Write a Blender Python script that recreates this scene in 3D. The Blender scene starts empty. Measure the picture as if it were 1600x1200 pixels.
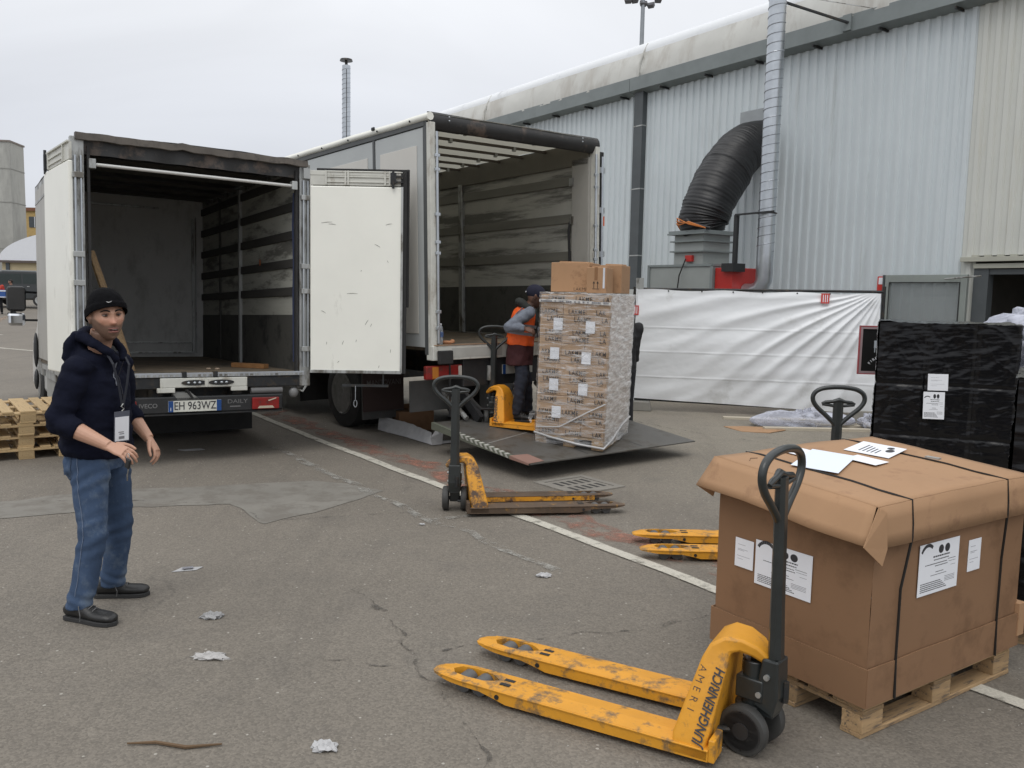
import bpy, math, random
from mathutils import Vector, Matrix, noise
random.seed(7)
R = math.radians
S = bpy.context.scene
COL = S.collection

# ------------------------------------------------------------------ camera
cam_d = bpy.data.cameras.new('camera'); cam = bpy.data.objects.new('camera', cam_d); COL.objects.link(cam)
P_, RL = R(6.0), R(-1.15)
f = Vector((0, math.cos(P_), -math.sin(P_))); r0 = Vector((1, 0, 0)); u0 = r0.cross(f)
r_ = math.cos(RL) * r0 - math.sin(RL) * u0; u_ = math.sin(RL) * r0 + math.cos(RL) * u0
m = Matrix.Identity(4)
for i in range(3):
    m[i][0] = r_[i]; m[i][1] = u_[i]; m[i][2] = -f[i]
m.translation = Vector((0, 0, 1.8))
cam.matrix_world = m
cam_d.sensor_width = 36; cam_d.lens = 36 * 1330 / 1600; cam_d.clip_end = 1500; cam_d.clip_start = .05
S.camera = cam

# ------------------------------------------------------------------ sky and sun (overcast)
SUN_EL, SUN_AZ = 58, 200      # azimuth clockwise from +Y
w = bpy.data.worlds.new("World"); S.world = w; w.use_nodes = True
nt = w.node_tree; nt.nodes.clear()
N = nt.nodes.new; L = nt.links.new
out = N('ShaderNodeOutputWorld'); bg = N('ShaderNodeBackground'); sky = N('ShaderNodeTexSky')
sky.sky_type = 'NISHITA'; sky.sun_disc = False; sky.sun_elevation = R(SUN_EL); sky.sun_rotation = R(SUN_AZ)
tc = N('ShaderNodeTexCoord'); sep = N('ShaderNodeSeparateXYZ'); L(tc.outputs['Generated'], sep.inputs[0])
rmp = N('ShaderNodeValToRGB'); rmp.color_ramp.interpolation = 'EASE'
e = rmp.color_ramp.elements
e[0].position = 0.0; e[0].color = (5.9, 6.05, 6.55, 1)
e[1].position = 1.0; e[1].color = (13.5, 13.6, 13.8, 1)
k = rmp.color_ramp.elements.new(.13); k.color = (6.9, 7.1, 7.6, 1)
k = rmp.color_ramp.elements.new(.36); k.color = (8.9, 9.05, 9.35, 1)
L(sep.outputs['Z'], rmp.inputs[0])
nz = N('ShaderNodeTexNoise'); nz.inputs['Scale'].default_value = 1.6; nz.inputs['Detail'].default_value = 5; nz.inputs['Distortion'].default_value = .6
mp = N('ShaderNodeMapping'); mp.inputs['Scale'].default_value = (1, 1, 2.5); L(tc.outputs['Generated'], mp.inputs[0]); L(mp.outputs[0], nz.inputs[0])
mr = N('ShaderNodeMapRange'); mr.inputs[1].default_value = .3; mr.inputs[2].default_value = .7; mr.inputs[3].default_value = .90; mr.inputs[4].default_value = 1.09
L(nz.outputs[0], mr.inputs[0])
mul = N('ShaderNodeVectorMath'); mul.operation = 'MULTIPLY'; L(rmp.outputs[0], mul.inputs[0]); L(mr.outputs[0], mul.inputs[1])
mix = N('ShaderNodeMixRGB'); mix.inputs[0].default_value = .93; L(sky.outputs[0], mix.inputs[1]); L(mul.outputs[0], mix.inputs[2])
L(mix.outputs[0], bg.inputs[0]); bg.inputs[1].default_value = .1; L(bg.outputs[0], out.inputs[0])
sd = bpy.data.lights.new('sun', 'SUN'); sun = bpy.data.objects.new('sun', sd); COL.objects.link(sun)
sd.energy = 0.9; sd.angle = R(35); sd.color = (1, .97, .92)
az = R(SUN_AZ); el = R(SUN_EL)
sdir = Vector((math.sin(az) * math.cos(el), math.cos(az) * math.cos(el), math.sin(el)))
sun.rotation_euler = sdir.to_track_quat('Z', 'Y').to_euler()
S.view_settings.view_transform = 'Standard'; S.view_settings.look = 'None'
S.view_settings.exposure = 0.08; S.view_settings.gamma = 1

# ------------------------------------------------------------------ materials
MC = {}
def mat(name, col, rough=.6, metal=0., var=.12, vs=4., bump=0., bs=60., dirt=None, stretch=(1, 1, 1), spec=.5, coat=0., rnd=0., attr=None, stretch_b=None):
    """procedural surface: base colour with two scales of variation, optional dirt (col, amount, scale), bump noise"""
    if name in MC: return MC[name]
    M_ = bpy.data.materials.new(name); M_.use_nodes = True; t = M_.node_tree; b = t.nodes['Principled BSDF']
    n = t.nodes.new; l = t.links.new
    tc = n('ShaderNodeTexCoord'); mp = n('ShaderNodeMapping'); mp.inputs['Scale'].default_value = stretch; l(tc.outputs['Object'], mp.inputs[0])
    n1 = n('ShaderNodeTexNoise'); n1.inputs['Scale'].default_value = vs; n1.inputs['Detail'].default_value = 8; n1.inputs['Roughness'].default_value = .62
    l(mp.outputs[0], n1.inputs[0])
    rg = n('ShaderNodeMapRange'); rg.inputs[1].default_value = .28; rg.inputs[2].default_value = .72
    rg.inputs[3].default_value = 1 - var; rg.inputs[4].default_value = 1 + var; l(n1.outputs[0], rg.inputs[0])
    fac = rg.outputs[0]
    if rnd:
        oi = n('ShaderNodeObjectInfo'); r2 = n('ShaderNodeMapRange'); r2.inputs[3].default_value = 1 - rnd; r2.inputs[4].default_value = 1 + rnd
        l(oi.outputs['Random'], r2.inputs[0]); mm = n('ShaderNodeMath'); mm.operation = 'MULTIPLY'; l(fac, mm.inputs[0]); l(r2.outputs[0], mm.inputs[1]); fac = mm.outputs[0]
    vm = n('ShaderNodeVectorMath'); vm.operation = 'SCALE'
    if attr:
        at = n('ShaderNodeAttribute'); at.attribute_name = attr; l(at.outputs['Color'], vm.inputs[0])
    else: vm.inputs[0].default_value = col
    l(fac, vm.inputs['Scale']); c = vm.outputs[0]
    rin = None
    if dirt:
        dc, da, ds = dirt[:3]
        n2 = n('ShaderNodeTexNoise'); n2.inputs['Scale'].default_value = ds; n2.inputs['Detail'].default_value = 9; n2.inputs['Roughness'].default_value = .7
        if len(dirt) > 3:
            m2 = n('ShaderNodeMapping'); m2.inputs['Scale'].default_value = dirt[3]; l(tc.outputs['Object'], m2.inputs[0]); l(m2.outputs[0], n2.inputs[0])
        else: l(mp.outputs[0], n2.inputs[0])
        d = n('ShaderNodeMapRange'); d.inputs[1].default_value = 1 - .62 * da - .08; d.inputs[2].default_value = 1 - .62 * da + .08 ; l(n2.outputs[0], d.inputs[0])
        d.inputs[1].default_value = .62 - .3 * da; d.inputs[2].default_value = .72 - .25 * da
        mx = n('ShaderNodeMixRGB'); l(d.outputs[0], mx.inputs[0]); l(c, mx.inputs[1]); mx.inputs[2].default_value = (*dc, 1); c = mx.outputs[0]
    l(c, b.inputs['Base Color'])
    b.inputs['Roughness'].default_value = rough; b.inputs['Metallic'].default_value = metal
    b.inputs['Specular IOR Level'].default_value = spec
    b.inputs['Coat Weight'].default_value = coat
    if bump:
        n3 = n('ShaderNodeTexNoise'); n3.inputs['Scale'].default_value = bs; n3.inputs['Detail'].default_value = 6
        if stretch_b:
            m3 = n('ShaderNodeMapping'); m3.inputs['Scale'].default_value = stretch_b; l(tc.outputs['Object'], m3.inputs[0]); l(m3.outputs[0], n3.inputs[0])
        else: l(mp.outputs[0], n3.inputs[0])
        bm = n('ShaderNodeBump'); bm.inputs['Strength'].default_value = bump; bm.inputs['Distance'].default_value = .01
        l(n3.outputs[0], bm.inputs['Height']); l(bm.outputs[0], b.inputs['Normal'])
    MC[name] = M_; return M_

def film_mat(name, col, dens0, dens1, scale=6, rough=.18, stretch=(1, 1, 6)):
    """stretch film: clear with milky folds; more layers are crossed at a glancing view (facing)"""
    M_ = bpy.data.materials.new(name); M_.use_nodes = True; t = M_.node_tree; b = t.nodes['Principled BSDF']; o = t.nodes['Material Output']
    n = t.nodes.new; l = t.links.new
    b.inputs['Base Color'].default_value = (*col, 1); b.inputs['Roughness'].default_value = rough
    tr = n('ShaderNodeBsdfTransparent'); ms = n('ShaderNodeMixShader')
    tc = n('ShaderNodeTexCoord'); mp = n('ShaderNodeMapping'); mp.inputs['Scale'].default_value = stretch; mp.inputs['Rotation'].default_value = (.1, .12, 0)
    l(tc.outputs['Object'], mp.inputs[0])
    nz = n('ShaderNodeTexNoise'); nz.inputs['Scale'].default_value = scale; nz.inputs['Detail'].default_value = 8; nz.inputs['Roughness'].default_value = .7; nz.inputs['Distortion'].default_value = .8
    l(mp.outputs[0], nz.inputs[0])
    mr = n('ShaderNodeMapRange'); mr.inputs[1].default_value = .46; mr.inputs[2].default_value = .74; mr.inputs[3].default_value = dens0; mr.inputs[4].default_value = dens1
    l(nz.outputs[0], mr.inputs[0])
    lw = n('ShaderNodeLayerWeight'); lw.inputs[0].default_value = .35
    pw = n('ShaderNodeMath'); pw.operation = 'MULTIPLY_ADD'; l(lw.outputs['Facing'], pw.inputs[0]); pw.inputs[1].default_value = .75; l(mr.outputs[0], pw.inputs[2]); pw.use_clamp = True
    l(pw.outputs[0], ms.inputs[0]); l(tr.outputs[0], ms.inputs[1]); l(b.outputs[0], ms.inputs[2]); l(ms.outputs[0], o.inputs[0])
    bm = n('ShaderNodeBump'); bm.inputs['Strength'].default_value = .35; bm.inputs['Distance'].default_value = .01; l(nz.outputs[0], bm.inputs['Height']); l(bm.outputs[0], b.inputs['Normal'])
    MC[name] = M_; return M_

def glass_mat(name, col, alpha, rough=.05):
    M_ = bpy.data.materials.new(name); M_.use_nodes = True; t = M_.node_tree; b = t.nodes['Principled BSDF']; o = t.nodes['Material Output']
    b.inputs['Base Color'].default_value = (*col, 1); b.inputs['Roughness'].default_value = rough
    nz = t.nodes.new('ShaderNodeTexNoise'); nz.inputs['Scale'].default_value = 3
    mr = t.nodes.new('ShaderNodeMapRange'); mr.inputs[3].default_value = alpha * .8; mr.inputs[4].default_value = alpha * 1.2; t.links.new(nz.outputs[0], mr.inputs[0])
    tr = t.nodes.new('ShaderNodeBsdfTransparent'); ms = t.nodes.new('ShaderNodeMixShader'); t.links.new(mr.outputs[0], ms.inputs[0])
    t.links.new(tr.outputs[0], ms.inputs[1]); t.links.new(b.outputs[0], ms.inputs[2]); t.links.new(ms.outputs[0], o.inputs[0])
    MC[name] = M_; return M_

# ------------------------------------------------------------------ mesh builder
class MB:
    def __init__(s): s.v = []; s.f = []
    def add(s, vs, fs, M=None):
        b = len(s.v)
        s.v += [(M @ Vector(p)) if M else Vector(p) for p in vs]
        s.f += [tuple(i + b for i in q) for q in fs]; return s
    def box(s, x0, x1, y0, y1, z0, z1, M=None):
        return s.add([(x0, y0, z0), (x1, y0, z0), (x1, y1, z0), (x0, y1, z0), (x0, y0, z1), (x1, y0, z1), (x1, y1, z1), (x0, y1, z1)],
                     [(3, 2, 1, 0), (4, 5, 6, 7), (0, 1, 5, 4), (1, 2, 6, 5), (2, 3, 7, 6), (3, 0, 4, 7)], M)
    def tube(s, pts, r, n=10, cap=True, closed=False, up=None, flat=1.0, phase=0):
        """loft along points; r scalar, list, or list of (ra, rb)"""
        pts = [Vector(p) for p in pts]; K = len(pts)
        rr = r if isinstance(r, (list, tuple)) else [r] * K
        base = len(s.v); ref = Vector(up) if up else None; prev = None
        for i, p in enumerate(pts):
            if closed: d = pts[(i + 1) % K] - pts[i - 1]
            else: d = pts[min(i + 1, K - 1)] - pts[max(i - 1, 0)]
            d.normalize()
            if ref is not None: a = ref - d * ref.dot(d)
            elif prev is None:
                q = Vector((0, 0, 1)) if abs(d.z) < .9 else Vector((1, 0, 0)); a = q - d * q.dot(d)
            else: a = prev - d * prev.dot(d)
            a.normalize(); prev = a; b = d.cross(a)
            q = rr[i]; ra, rb = q if isinstance(q, (tuple, list)) else (q, q * flat)
            for j in range(n):
                t = 2 * math.pi * j / n + phase
                s.v.append(p + a * (ra * math.cos(t)) + b * (rb * math.sin(t)))
        for i in range(K if closed else K - 1):
            for j in range(n):
                a0 = base + i * n + j; a1 = base + i * n + (j + 1) % n; k2 = ((i + 1) % K) * n + base
                s.f.append((a0, a1, k2 + (j + 1) % n, k2 + j))
        if cap and not closed:
            s.f.append(tuple(base + j for j in range(n))[::-1]); s.f.append(tuple(base + (K - 1) * n + j for j in range(n)))
        return s
    def cyl(s, p0, p1, r, n=16, r1=None): return s.tube([p0, p1], [r, r if r1 is None else r1], n)
    def bar(s, p0, p1, w_, h_):
        return s.tube([p0, p1], [(h_ * .7071, w_ * .7071)] * 2, 4, phase=math.pi / 4)
    def prism(s, poly, t0, t1, axis='y', M=None):
        k = len(poly)
        def mk(a, b, t): return {'y': (a, t, b), 'x': (t, a, b), 'z': (a, b, t)}[axis]
        vs = [mk(a, b, t0) for a, b in poly] + [mk(a, b, t1) for a, b in poly]
        fs = [tuple(range(k))[::-1], tuple(range(k, 2 * k))] + [(i, (i + 1) % k, k + (i + 1) % k, k + i) for i in range(k)]
        return s.add(vs, fs, M)
    def ball(s, c, r, n=16, k=10, M=None):
        if not isinstance(r, (tuple, list)): r = (r, r, r)
        vs = [(c[0], c[1], c[2] + r[2])]
        for i in range(1, k):
            ph = math.pi * i / k
            for j in range(n):
                t = 2 * math.pi * j / n
                vs.append((c[0] + r[0] * math.sin(ph) * math.cos(t), c[1] + r[1] * math.sin(ph) * math.sin(t), c[2] + r[2] * math.cos(ph)))
        vs.append((c[0], c[1], c[2] - r[2])); e_ = len(vs) - 1
        fs = [(0, 1 + j, 1 + (j + 1) % n) for j in range(n)]
        for i in range(k - 2):
            for j in range(n):
                a = 1 + i * n + j; b = 1 + i * n + (j + 1) % n; fs.append((a, a + n, b + n, b))
        fs += [(e_, 1 + (k - 2) * n + (j + 1) % n, 1 + (k - 2) * n + j) for j in range(n)]
        return s.add(vs, fs, M)
    def grid(s, fn, nu, nv, thick=None):
        b = len(s.v)
        for i in range(nu + 1):
            for j in range(nv + 1): s.v.append(Vector(fn(i / nu, j / nv)))
        for i in range(nu):
            for j in range(nv):
                a = b + i * (nv + 1) + j; s.f.append((a, a + nv + 1, a + nv + 2, a + 1))
        return s
    def mesh(s, name):
        me = bpy.data.meshes.new(name); me.from_pydata([tuple(v) for v in s.v], [], s.f); me.update()
        import bmesh
        bm = bmesh.new(); bm.from_mesh(me); bmesh.ops.recalc_face_normals(bm, faces=bm.faces); bm.to_mesh(me); bm.free()
        return me
    def build(s, name, mt, parent=None, smooth=False, bevel=0, kind=None, solid=0, sub=0, loc=None, rot=None):
        me = s.mesh(name); me.materials.append(mt)
        o = bpy.data.objects.new(name, me); COL.objects.link(o)
        if parent: o.parent = parent
        if loc: o.location = loc
        if rot: o.rotation_euler = rot
        if smooth: shade(me, smooth if isinstance(smooth, (int, float)) and smooth > 1 else 40)
        if solid:
            q = o.modifiers.new('s', 'SOLIDIFY'); q.thickness = solid; q.offset = 0
        if bevel:
            q = o.modifiers.new('b', 'BEVEL'); q.width = bevel; q.segments = 2; q.limit_method = 'ANGLE'; q.angle_limit = R(35)
            q.harden_normals = False
        if kind: o['kind'] = kind
        return o
def shade(me, ang=40):
    me.polygons.foreach_set('use_smooth', [True] * len(me.polygons))
    try: me.set_sharp_from_angle(angle=R(ang))
    except Exception: pass
    me.update()
def thing(name, label, cat, loc=(0, 0, 0), rz=0., rot=None, group=None):
    o = bpy.data.objects.new(name, None); COL.objects.link(o); o.location = loc
    o.rotation_euler = rot if rot else (0, 0, R(rz)); o.empty_display_size = .1
    o['label'] = label; o['category'] = cat
    if group: o['group'] = group
    return o
def tag(o, label, cat, group=None):
    o['label'] = label; o['category'] = cat
    if group: o['group'] = group
    return o
def copy_tree(o, parent=None):
    c = o.copy(); COL.objects.link(c); c.parent = parent
    for ch in [x for x in bpy.data.objects if x.parent == o]: copy_tree(ch, c)
    return c
TX = {}
def text_mb(body, size=1., thick=0., bold=0., sx=1., shear=0., align='CENTER', sp=1.):
    key = (body, thick, bold, shear, align, sp)
    if key not in TX:
        c = bpy.data.curves.new('t', 'FONT'); c.body = body; c.size = 1; c.extrude = 0; c.offset = bold; c.shear = shear; c.align_x = align; c.align_y = 'CENTER'; c.resolution_u = 3
        c.space_character = sp
        o = bpy.data.objects.new('t', c); COL.objects.link(o)
        dg = bpy.context.evaluated_depsgraph_get(); me = bpy.data.meshes.new_from_object(o.evaluated_get(dg))
        TX[key] = ([v.co.copy() for v in me.vertices], [tuple(p.vertices) for p in me.polygons])
        bpy.data.objects.remove(o); bpy.data.curves.remove(c); bpy.data.meshes.remove(me)
    vs, fs = TX[key]
    return [(v.x * size * sx, v.y * size, 0) for v in vs], fs
def text(body, size, M, mt, parent, name='lettering', **kw):
    vs, fs = text_mb(body, size, **kw)
    return MB().add(vs, fs, M).build(name, mt, parent)
def frame(origin, xdir, ydir):
    x = Vector(xdir).normalized(); y = Vector(ydir).normalized(); z = x.cross(y)
    M_ = Matrix.Identity(4)
    for i in range(3): M_[i][0] = x[i]; M_[i][1] = y[i]; M_[i][2] = z[i]
    M_.translation = Vector(origin); return M_
def nse(x, y=0, z=0, s=1.): return noise.noise(Vector((x * s, y * s, z * s)))
def fbm(x, y=0, z=0, o=4): return noise.fractal(Vector((x, y, z)), 1., 2., o)

black_pl = mat('black_plastic', (.018, .019, .02), .45, var=.2, vs=20)
black_rub = mat('black_rubber', (.022, .022, .022), .8, var=.25, vs=8, bump=.2)
dark_steel = mat('dark_steel', (.03, .032, .034), .5, .4, var=.3, vs=9, dirt=((.07, .055, .04), .35, 12))
alu = mat('aluminium', (.42, .43, .42), .45, .6, var=.15, vs=6, dirt=((.16, .15, .13), .45, 7), stretch=(1, 1, .3))
galv = mat('galvanised', (.5, .53, .56), .32, .85, var=.14, vs=5)
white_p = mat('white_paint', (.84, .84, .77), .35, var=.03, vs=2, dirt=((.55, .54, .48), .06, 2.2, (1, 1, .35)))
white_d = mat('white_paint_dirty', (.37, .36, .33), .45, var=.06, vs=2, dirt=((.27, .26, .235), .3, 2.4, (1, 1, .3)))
steel_w = mat('white_steel', (.58, .58, .53), .5, var=.1, vs=7, dirt=((.36, .33, .28), .3, 6, (1, 1, .3)))
paper = mat('paper', (.78, .8, .84), .7, var=.03)
ink = mat('ink', (.03, .03, .035), .6, var=.1)
inkgrey = mat('ink_grey', (.22, .22, .24), .6, var=.2, vs=80)
wood_new = mat('pale_pine', (.50, .36, .19), .75, var=.22, vs=3, stretch=(1.2, 14, 14), bump=.25, bs=30, rnd=.2, dirt=((.3, .2, .1), .25, 3))
wood_old = mat('grey_pine', (.36, .24, .125), .8, var=.25, vs=3, stretch=(1.2, 12, 12), bump=.3, bs=30, rnd=.22, dirt=((.13, .1, .075), .35, 5))
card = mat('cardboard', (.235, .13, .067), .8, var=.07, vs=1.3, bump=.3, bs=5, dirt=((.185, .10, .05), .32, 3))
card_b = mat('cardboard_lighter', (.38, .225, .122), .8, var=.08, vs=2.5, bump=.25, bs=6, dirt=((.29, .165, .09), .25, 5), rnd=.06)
red_p = mat('red_lens', (.23, .014, .012), .3, var=.2, vs=14, dirt=((.09, .03, .025), .35, 9))

# ================================================================== GROUND
def ground_z(y): 
    return .0008 * (min(max(y - 25, 0), 30)) ** 2 + max(0, min(y, 200) - 55) * .012
def asphalt():
    M_ = bpy.data.materials.new('asphalt'); M_.use_nodes = True; t = M_.node_tree; b = t.nodes['Principled BSDF']; n = t.nodes.new; l = t.links.new
    tc = n('ShaderNodeTexCoord')
    def nz(s, d, r=.6, src=None):
        q = n('ShaderNodeTexNoise'); q.inputs['Scale'].default_value = s; q.inputs['Detail'].default_value = d; q.inputs['Roughness'].default_value = r
        l(src or tc.outputs['Object'], q.inputs[0]); return q.outputs[0]
    def mr(i, a, b_, c, d):
        q = n('ShaderNodeMapRange'); l(i, q.inputs[0])
        for k, v in zip((1, 2, 3, 4), (a, b_, c, d)): q.inputs[k].default_value = v
        return q.outputs[0]
    def mx(fac, a, b_, mode='MIX'):
        q = n('ShaderNodeMixRGB'); q.blend_type = mode
        for k, v in zip((0, 1, 2), (fac, a, b_)):
            if isinstance(v, (tuple, float, int)): q.inputs[k].default_value = v if not isinstance(v, tuple) else (*v, 1)
            else: l(v, q.inputs[k])
        return q.outputs[0]
    # sandy, worn zone towards the hall: a soft edge along the hall side
    sp = n('ShaderNodeSeparateXYZ'); l(tc.outputs['Object'], sp.inputs[0])
    dd = n('ShaderNodeMath'); dd.operation = 'MULTIPLY'; l(sp.outputs[0], dd.inputs[0]); dd.inputs[1].default_value = .825
    d2 = n('ShaderNodeMath'); d2.operation = 'MULTIPLY_ADD'; l(sp.outputs[1], d2.inputs[0]); d2.inputs[1].default_value = .565; l(dd.outputs[0], d2.inputs[2])
    wob = n('ShaderNodeMath'); wob.operation = 'MULTIPLY_ADD'; l(nz(.35, 4), wob.inputs[0]); wob.inputs[1].default_value = 3.; l(d2.outputs[0], wob.inputs[2])
    zone = mr(wob.outputs[0], 6.6, 9.0, 0, 1)
    base = mx(zone, (.158, .140, .116), (.25, .224, .18))
    c = mx(mr(nz(.45, 7), .35, .68, 0, .7), base, (.20, .178, .148))
    c = mx(mr(nz(1.7, 8, .72), .52, .72, 0, .4), c, (.115, .105, .094))
    c = mx(mr(nz(9, 6, .8), .3, .7, .86, 1.14), (1., 1., 1.), (1., 1., 1.)) if False else c
    mpr = n('ShaderNodeMapping'); mpr.inputs['Rotation'].default_value = (0, 0, R(-36)); mpr.inputs['Scale'].default_value = (2.6, .35, 1); l(tc.outputs['Object'], mpr.inputs[0])
    c = mx(mr(nz(.9, 8, .65, mpr.outputs[0]), .5, .72, 0, .38), c, (.095, .086, .075))
    c = mx(mr(nz(3.1, 9, .75), .58, .7, 0, .35), c, (.27, .245, .205))
    v = n('ShaderNodeTexVoronoi'); v.inputs['Scale'].default_value = 95; l(tc.outputs['Object'], v.inputs[0])
    sp2 = n('ShaderNodeSeparateColor'); l(v.outputs['Color'], sp2.inputs[0])
    agg = mr(sp2.outputs[0], 0, 1, .8, 1.2)
    sc = n('ShaderNodeVectorMath'); sc.operation = 'SCALE'; l(c, sc.inputs[0]); l(agg, sc.inputs['Scale'])
    v3 = n('ShaderNodeTexVoronoi'); v3.inputs['Scale'].default_value = 38; l(tc.outputs['Object'], v3.inputs[0])
    s3 = n('ShaderNodeSeparateColor'); l(v3.outputs['Color'], s3.inputs[0])
    stone = n('ShaderNodeMath'); stone.operation = 'MULTIPLY'; l(mr(s3.outputs[1], .975, .98, 0, 1), stone.inputs[0]); l(mr(v3.outputs['Distance'], .2, .3, 1, 0), stone.inputs[1])
    c2 = mx(stone.outputs[0], sc.outputs[0], (.36, .34, .30))
    # fine cracks
    wv = n('ShaderNodeTexVoronoi'); wv.feature = 'DISTANCE_TO_EDGE'; wv.inputs['Scale'].default_value = .42
    nm = n('ShaderNodeTexNoise'); nm.inputs['Scale'].default_value = 1.4; nm.inputs['Detail'].default_value = 7; l(tc.outputs['Object'], nm.inputs[0])
    ad = n('ShaderNodeVectorMath'); ad.operation = 'MULTIPLY_ADD'; l(nm.outputs['Color'], ad.inputs[0]); ad.inputs[1].default_value = (.9, .9, 0); l(tc.outputs['Object'], ad.inputs[2])
    l(ad.outputs[0], wv.inputs[0])
    cf = n('ShaderNodeMath'); cf.operation = 'MULTIPLY'; l(mr(wv.outputs[0], .002, .009, 1, 0), cf.inputs[0]); l(mr(nz(.5, 3), .54, .66, 0, .4), cf.inputs[1])
    c3 = mx(cf.outputs[0], c2, (.045, .042, .038))
    l(c3, b.inputs['Base Color']); b.inputs['Roughness'].default_value = .85
    bm = n('ShaderNodeBump'); bm.inputs['Strength'].default_value = .55; bm.inputs['Distance'].default_value = .004
    h = n('ShaderNodeMath'); h.operation = 'SUBTRACT'; l(v.outputs['Distance'], h.inputs[1]); l(nz(60, 4), h.inputs[0]); l(h.outputs[0], bm.inputs['Height']); l(bm.outputs[0], b.inputs['Normal'])
    return M_
asp = asphalt()
g = MB()
ys = [-60, -20, 0, 5, 10, 20, 25, 30, 35, 40, 45, 50, 55, 80, 120, 200, 600]
xs = [-500, -200, -80, -40, -15, 0, 15, 40, 120, 500]
for y in ys:
    for x in xs: g.v.append(Vector((x, y, ground_z(y))))
for i in range(len(ys) - 1):
    for j in range(len(xs) - 1):
        a = i * len(xs) + j; g.f.append((a, a + 1, a + len(xs) + 1, a + len(xs)))
g.build('ground', asp, kind='structure')

def worn_mat(name, col, amt, scale=7, col2=None):
    """paint with holes worn through it (transparent where worn)"""
    M_ = bpy.data.materials.new(name); M_.use_nodes = True; t = M_.node_tree; b = t.nodes['Principled BSDF']; o = t.nodes['Material Output']; n = t.nodes.new; l = t.links.new
    tc = n('ShaderNodeTexCoord'); nz = n('ShaderNodeTexNoise'); nz.inputs['Scale'].default_value = scale; nz.inputs['Detail'].default_value = 10; nz.inputs['Roughness'].default_value = .78
    l(tc.outputs['Object'], nz.inputs[0]); mr = n('ShaderNodeMapRange'); mr.inputs[1].default_value = amt - .09; mr.inputs[2].default_value = amt + .09; l(nz.outputs[0], mr.inputs[0])
    n2 = n('ShaderNodeTexNoise'); n2.inputs['Scale'].default_value = 90; n2.inputs['Detail'].default_value = 3; l(tc.outputs['Object'], n2.inputs[0])
    m2 = n('ShaderNodeMapRange'); m2.inputs[3].default_value = .6; m2.inputs[4].default_value = 1.3; l(n2.outputs[0], m2.inputs[0])
    vm = n('ShaderNodeVectorMath'); vm.operation = 'SCALE'; vm.inputs[0].default_value = col; l(m2.outputs[0], vm.inputs['Scale']); l(vm.outputs[0], b.inputs['Base Color'])
    b.inputs['Roughness'].default_value = .8; tr = n('ShaderNodeBsdfTransparent'); ms = n('ShaderNodeMixShader')
    # fade along the ragged rim
    at = n('ShaderNodeAttribute'); at.attribute_name = 'rim'; mu = n('ShaderNodeMath'); mu.operation = 'MULTIPLY'; l(mr.outputs[0], mu.inputs[0]); l(at.outputs['Fac'], mu.inputs[1])
    l(mu.outputs[0], ms.inputs[0]); l(tr.outputs[0], ms.inputs[1]); l(b.outputs[0], ms.inputs[2]); l(ms.outputs[0], o.inputs[0]); return M_
def ribbon(name, pts, wid, z, mt, jitter=.01, seg=.12, soft=0):
    P = [Vector((x, y, 0)) for x, y in pts]; q = []
    for a, b in zip(P, P[1:]):
        k = max(1, int((b - a).length / seg))
        q += [a.lerp(b, i / k) for i in range(k)]
    q.append(P[-1]); mb = MB(); rim = []
    lv = [-1, -.8, 0, .8, 1]
    for i, p in enumerate(q):
        d = (q[min(i + 1, len(q) - 1)] - q[max(i - 1, 0)]).normalized(); nrm = Vector((-d.y, d.x, 0))
        wj = wid / 2 * (1 + jitter / wid * 2 * fbm(i * .7, z * 100)); off = jitter * 2 * fbm(i * .25, 7.3)
        for u in lv:
            mb.v.append(p + nrm * (u * wj + off) + Vector((0, 0, z + ground_z(p.y)))); rim.append(0. if abs(u) == 1 else 1.)
    for i in range(len(q) - 1):
        for j in range(4): a = i * 5 + j; mb.f.append((a, a + 1, a + 6, a + 5))
    o = mb.build(name, mt, kind='structure'); at = o.data.attributes.new('rim', 'FLOAT', 'POINT')
    at.data.foreach_set('value', rim); return o
line_m = worn_mat('worn_white_paint', (.50, .475, .41), .39)
ribbon('road_marking', [(-7.6, 17.8), (-3.942, 12.543), (-2.288, 10.1), (.171, 6.68), (1.29, 5.12), (4.2, 1.1)], .115, .008, line_m, .006)
ribbon('road_marking', [(-2.75, 9.65), (-1.75, 8.2), (-.55, 6.55), (.35, 5.4)], .09, .006, worn_mat('worn_thin_paint', (.33, .32, .29), .53, 6), .03)
ribbon('road_marking', [(-.62, 6.62), (.1, 6.95)], .08, .006, worn_mat('worn_thin_paint_b', (.33, .32, .29), .55, 9), .02)
ribbon('road_marking', [(3.9, 5.2), (2.6, 3.9), (2.9, 3.3), (4.5, 2.5)], .12, .006, worn_mat('worn_thin_paint_c', (.36, .34, .31), .52, 6), .02)
ribbon('road_marking', [(-6.9, 17.4), (-3.75, 12.78), (-2.0, 10.2), (.45, 6.75), (1.6, 5.2)], .34, .004, worn_mat('worn_red_paint', (.33, .16, .115), .53, 2.6), .09)
ribbon('road_marking', [(-16.6, 25.3), (-13.0, 23.2)], .16, .006, line_m, .01)
ribbon('road_marking', [(-22, 33), (-18, 30.)], .16, .006, line_m, .01)
ribbon('road_marking', [(-25, 42), (-17.5, 27), (-13.5, 20)], .25, .006, worn_mat('worn_tan_paint', (.3, .22, .16), .5, 2), .05)
crk = mat('crack_fill', (.042, .04, .037), .95, var=.3, vs=12)
crk_w = worn_mat('crack_worn', (.095, .086, .075), .55, 9)
ribbon('pavement_crack', [(1.2, 4.75), (.72, 4.46), (.45, 4.42), (.19, 4.3), (-.2, 4.22), (-.53, 3.96), (-.9, 4.0)], .009, .004, crk_w, .02, .04)
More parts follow.
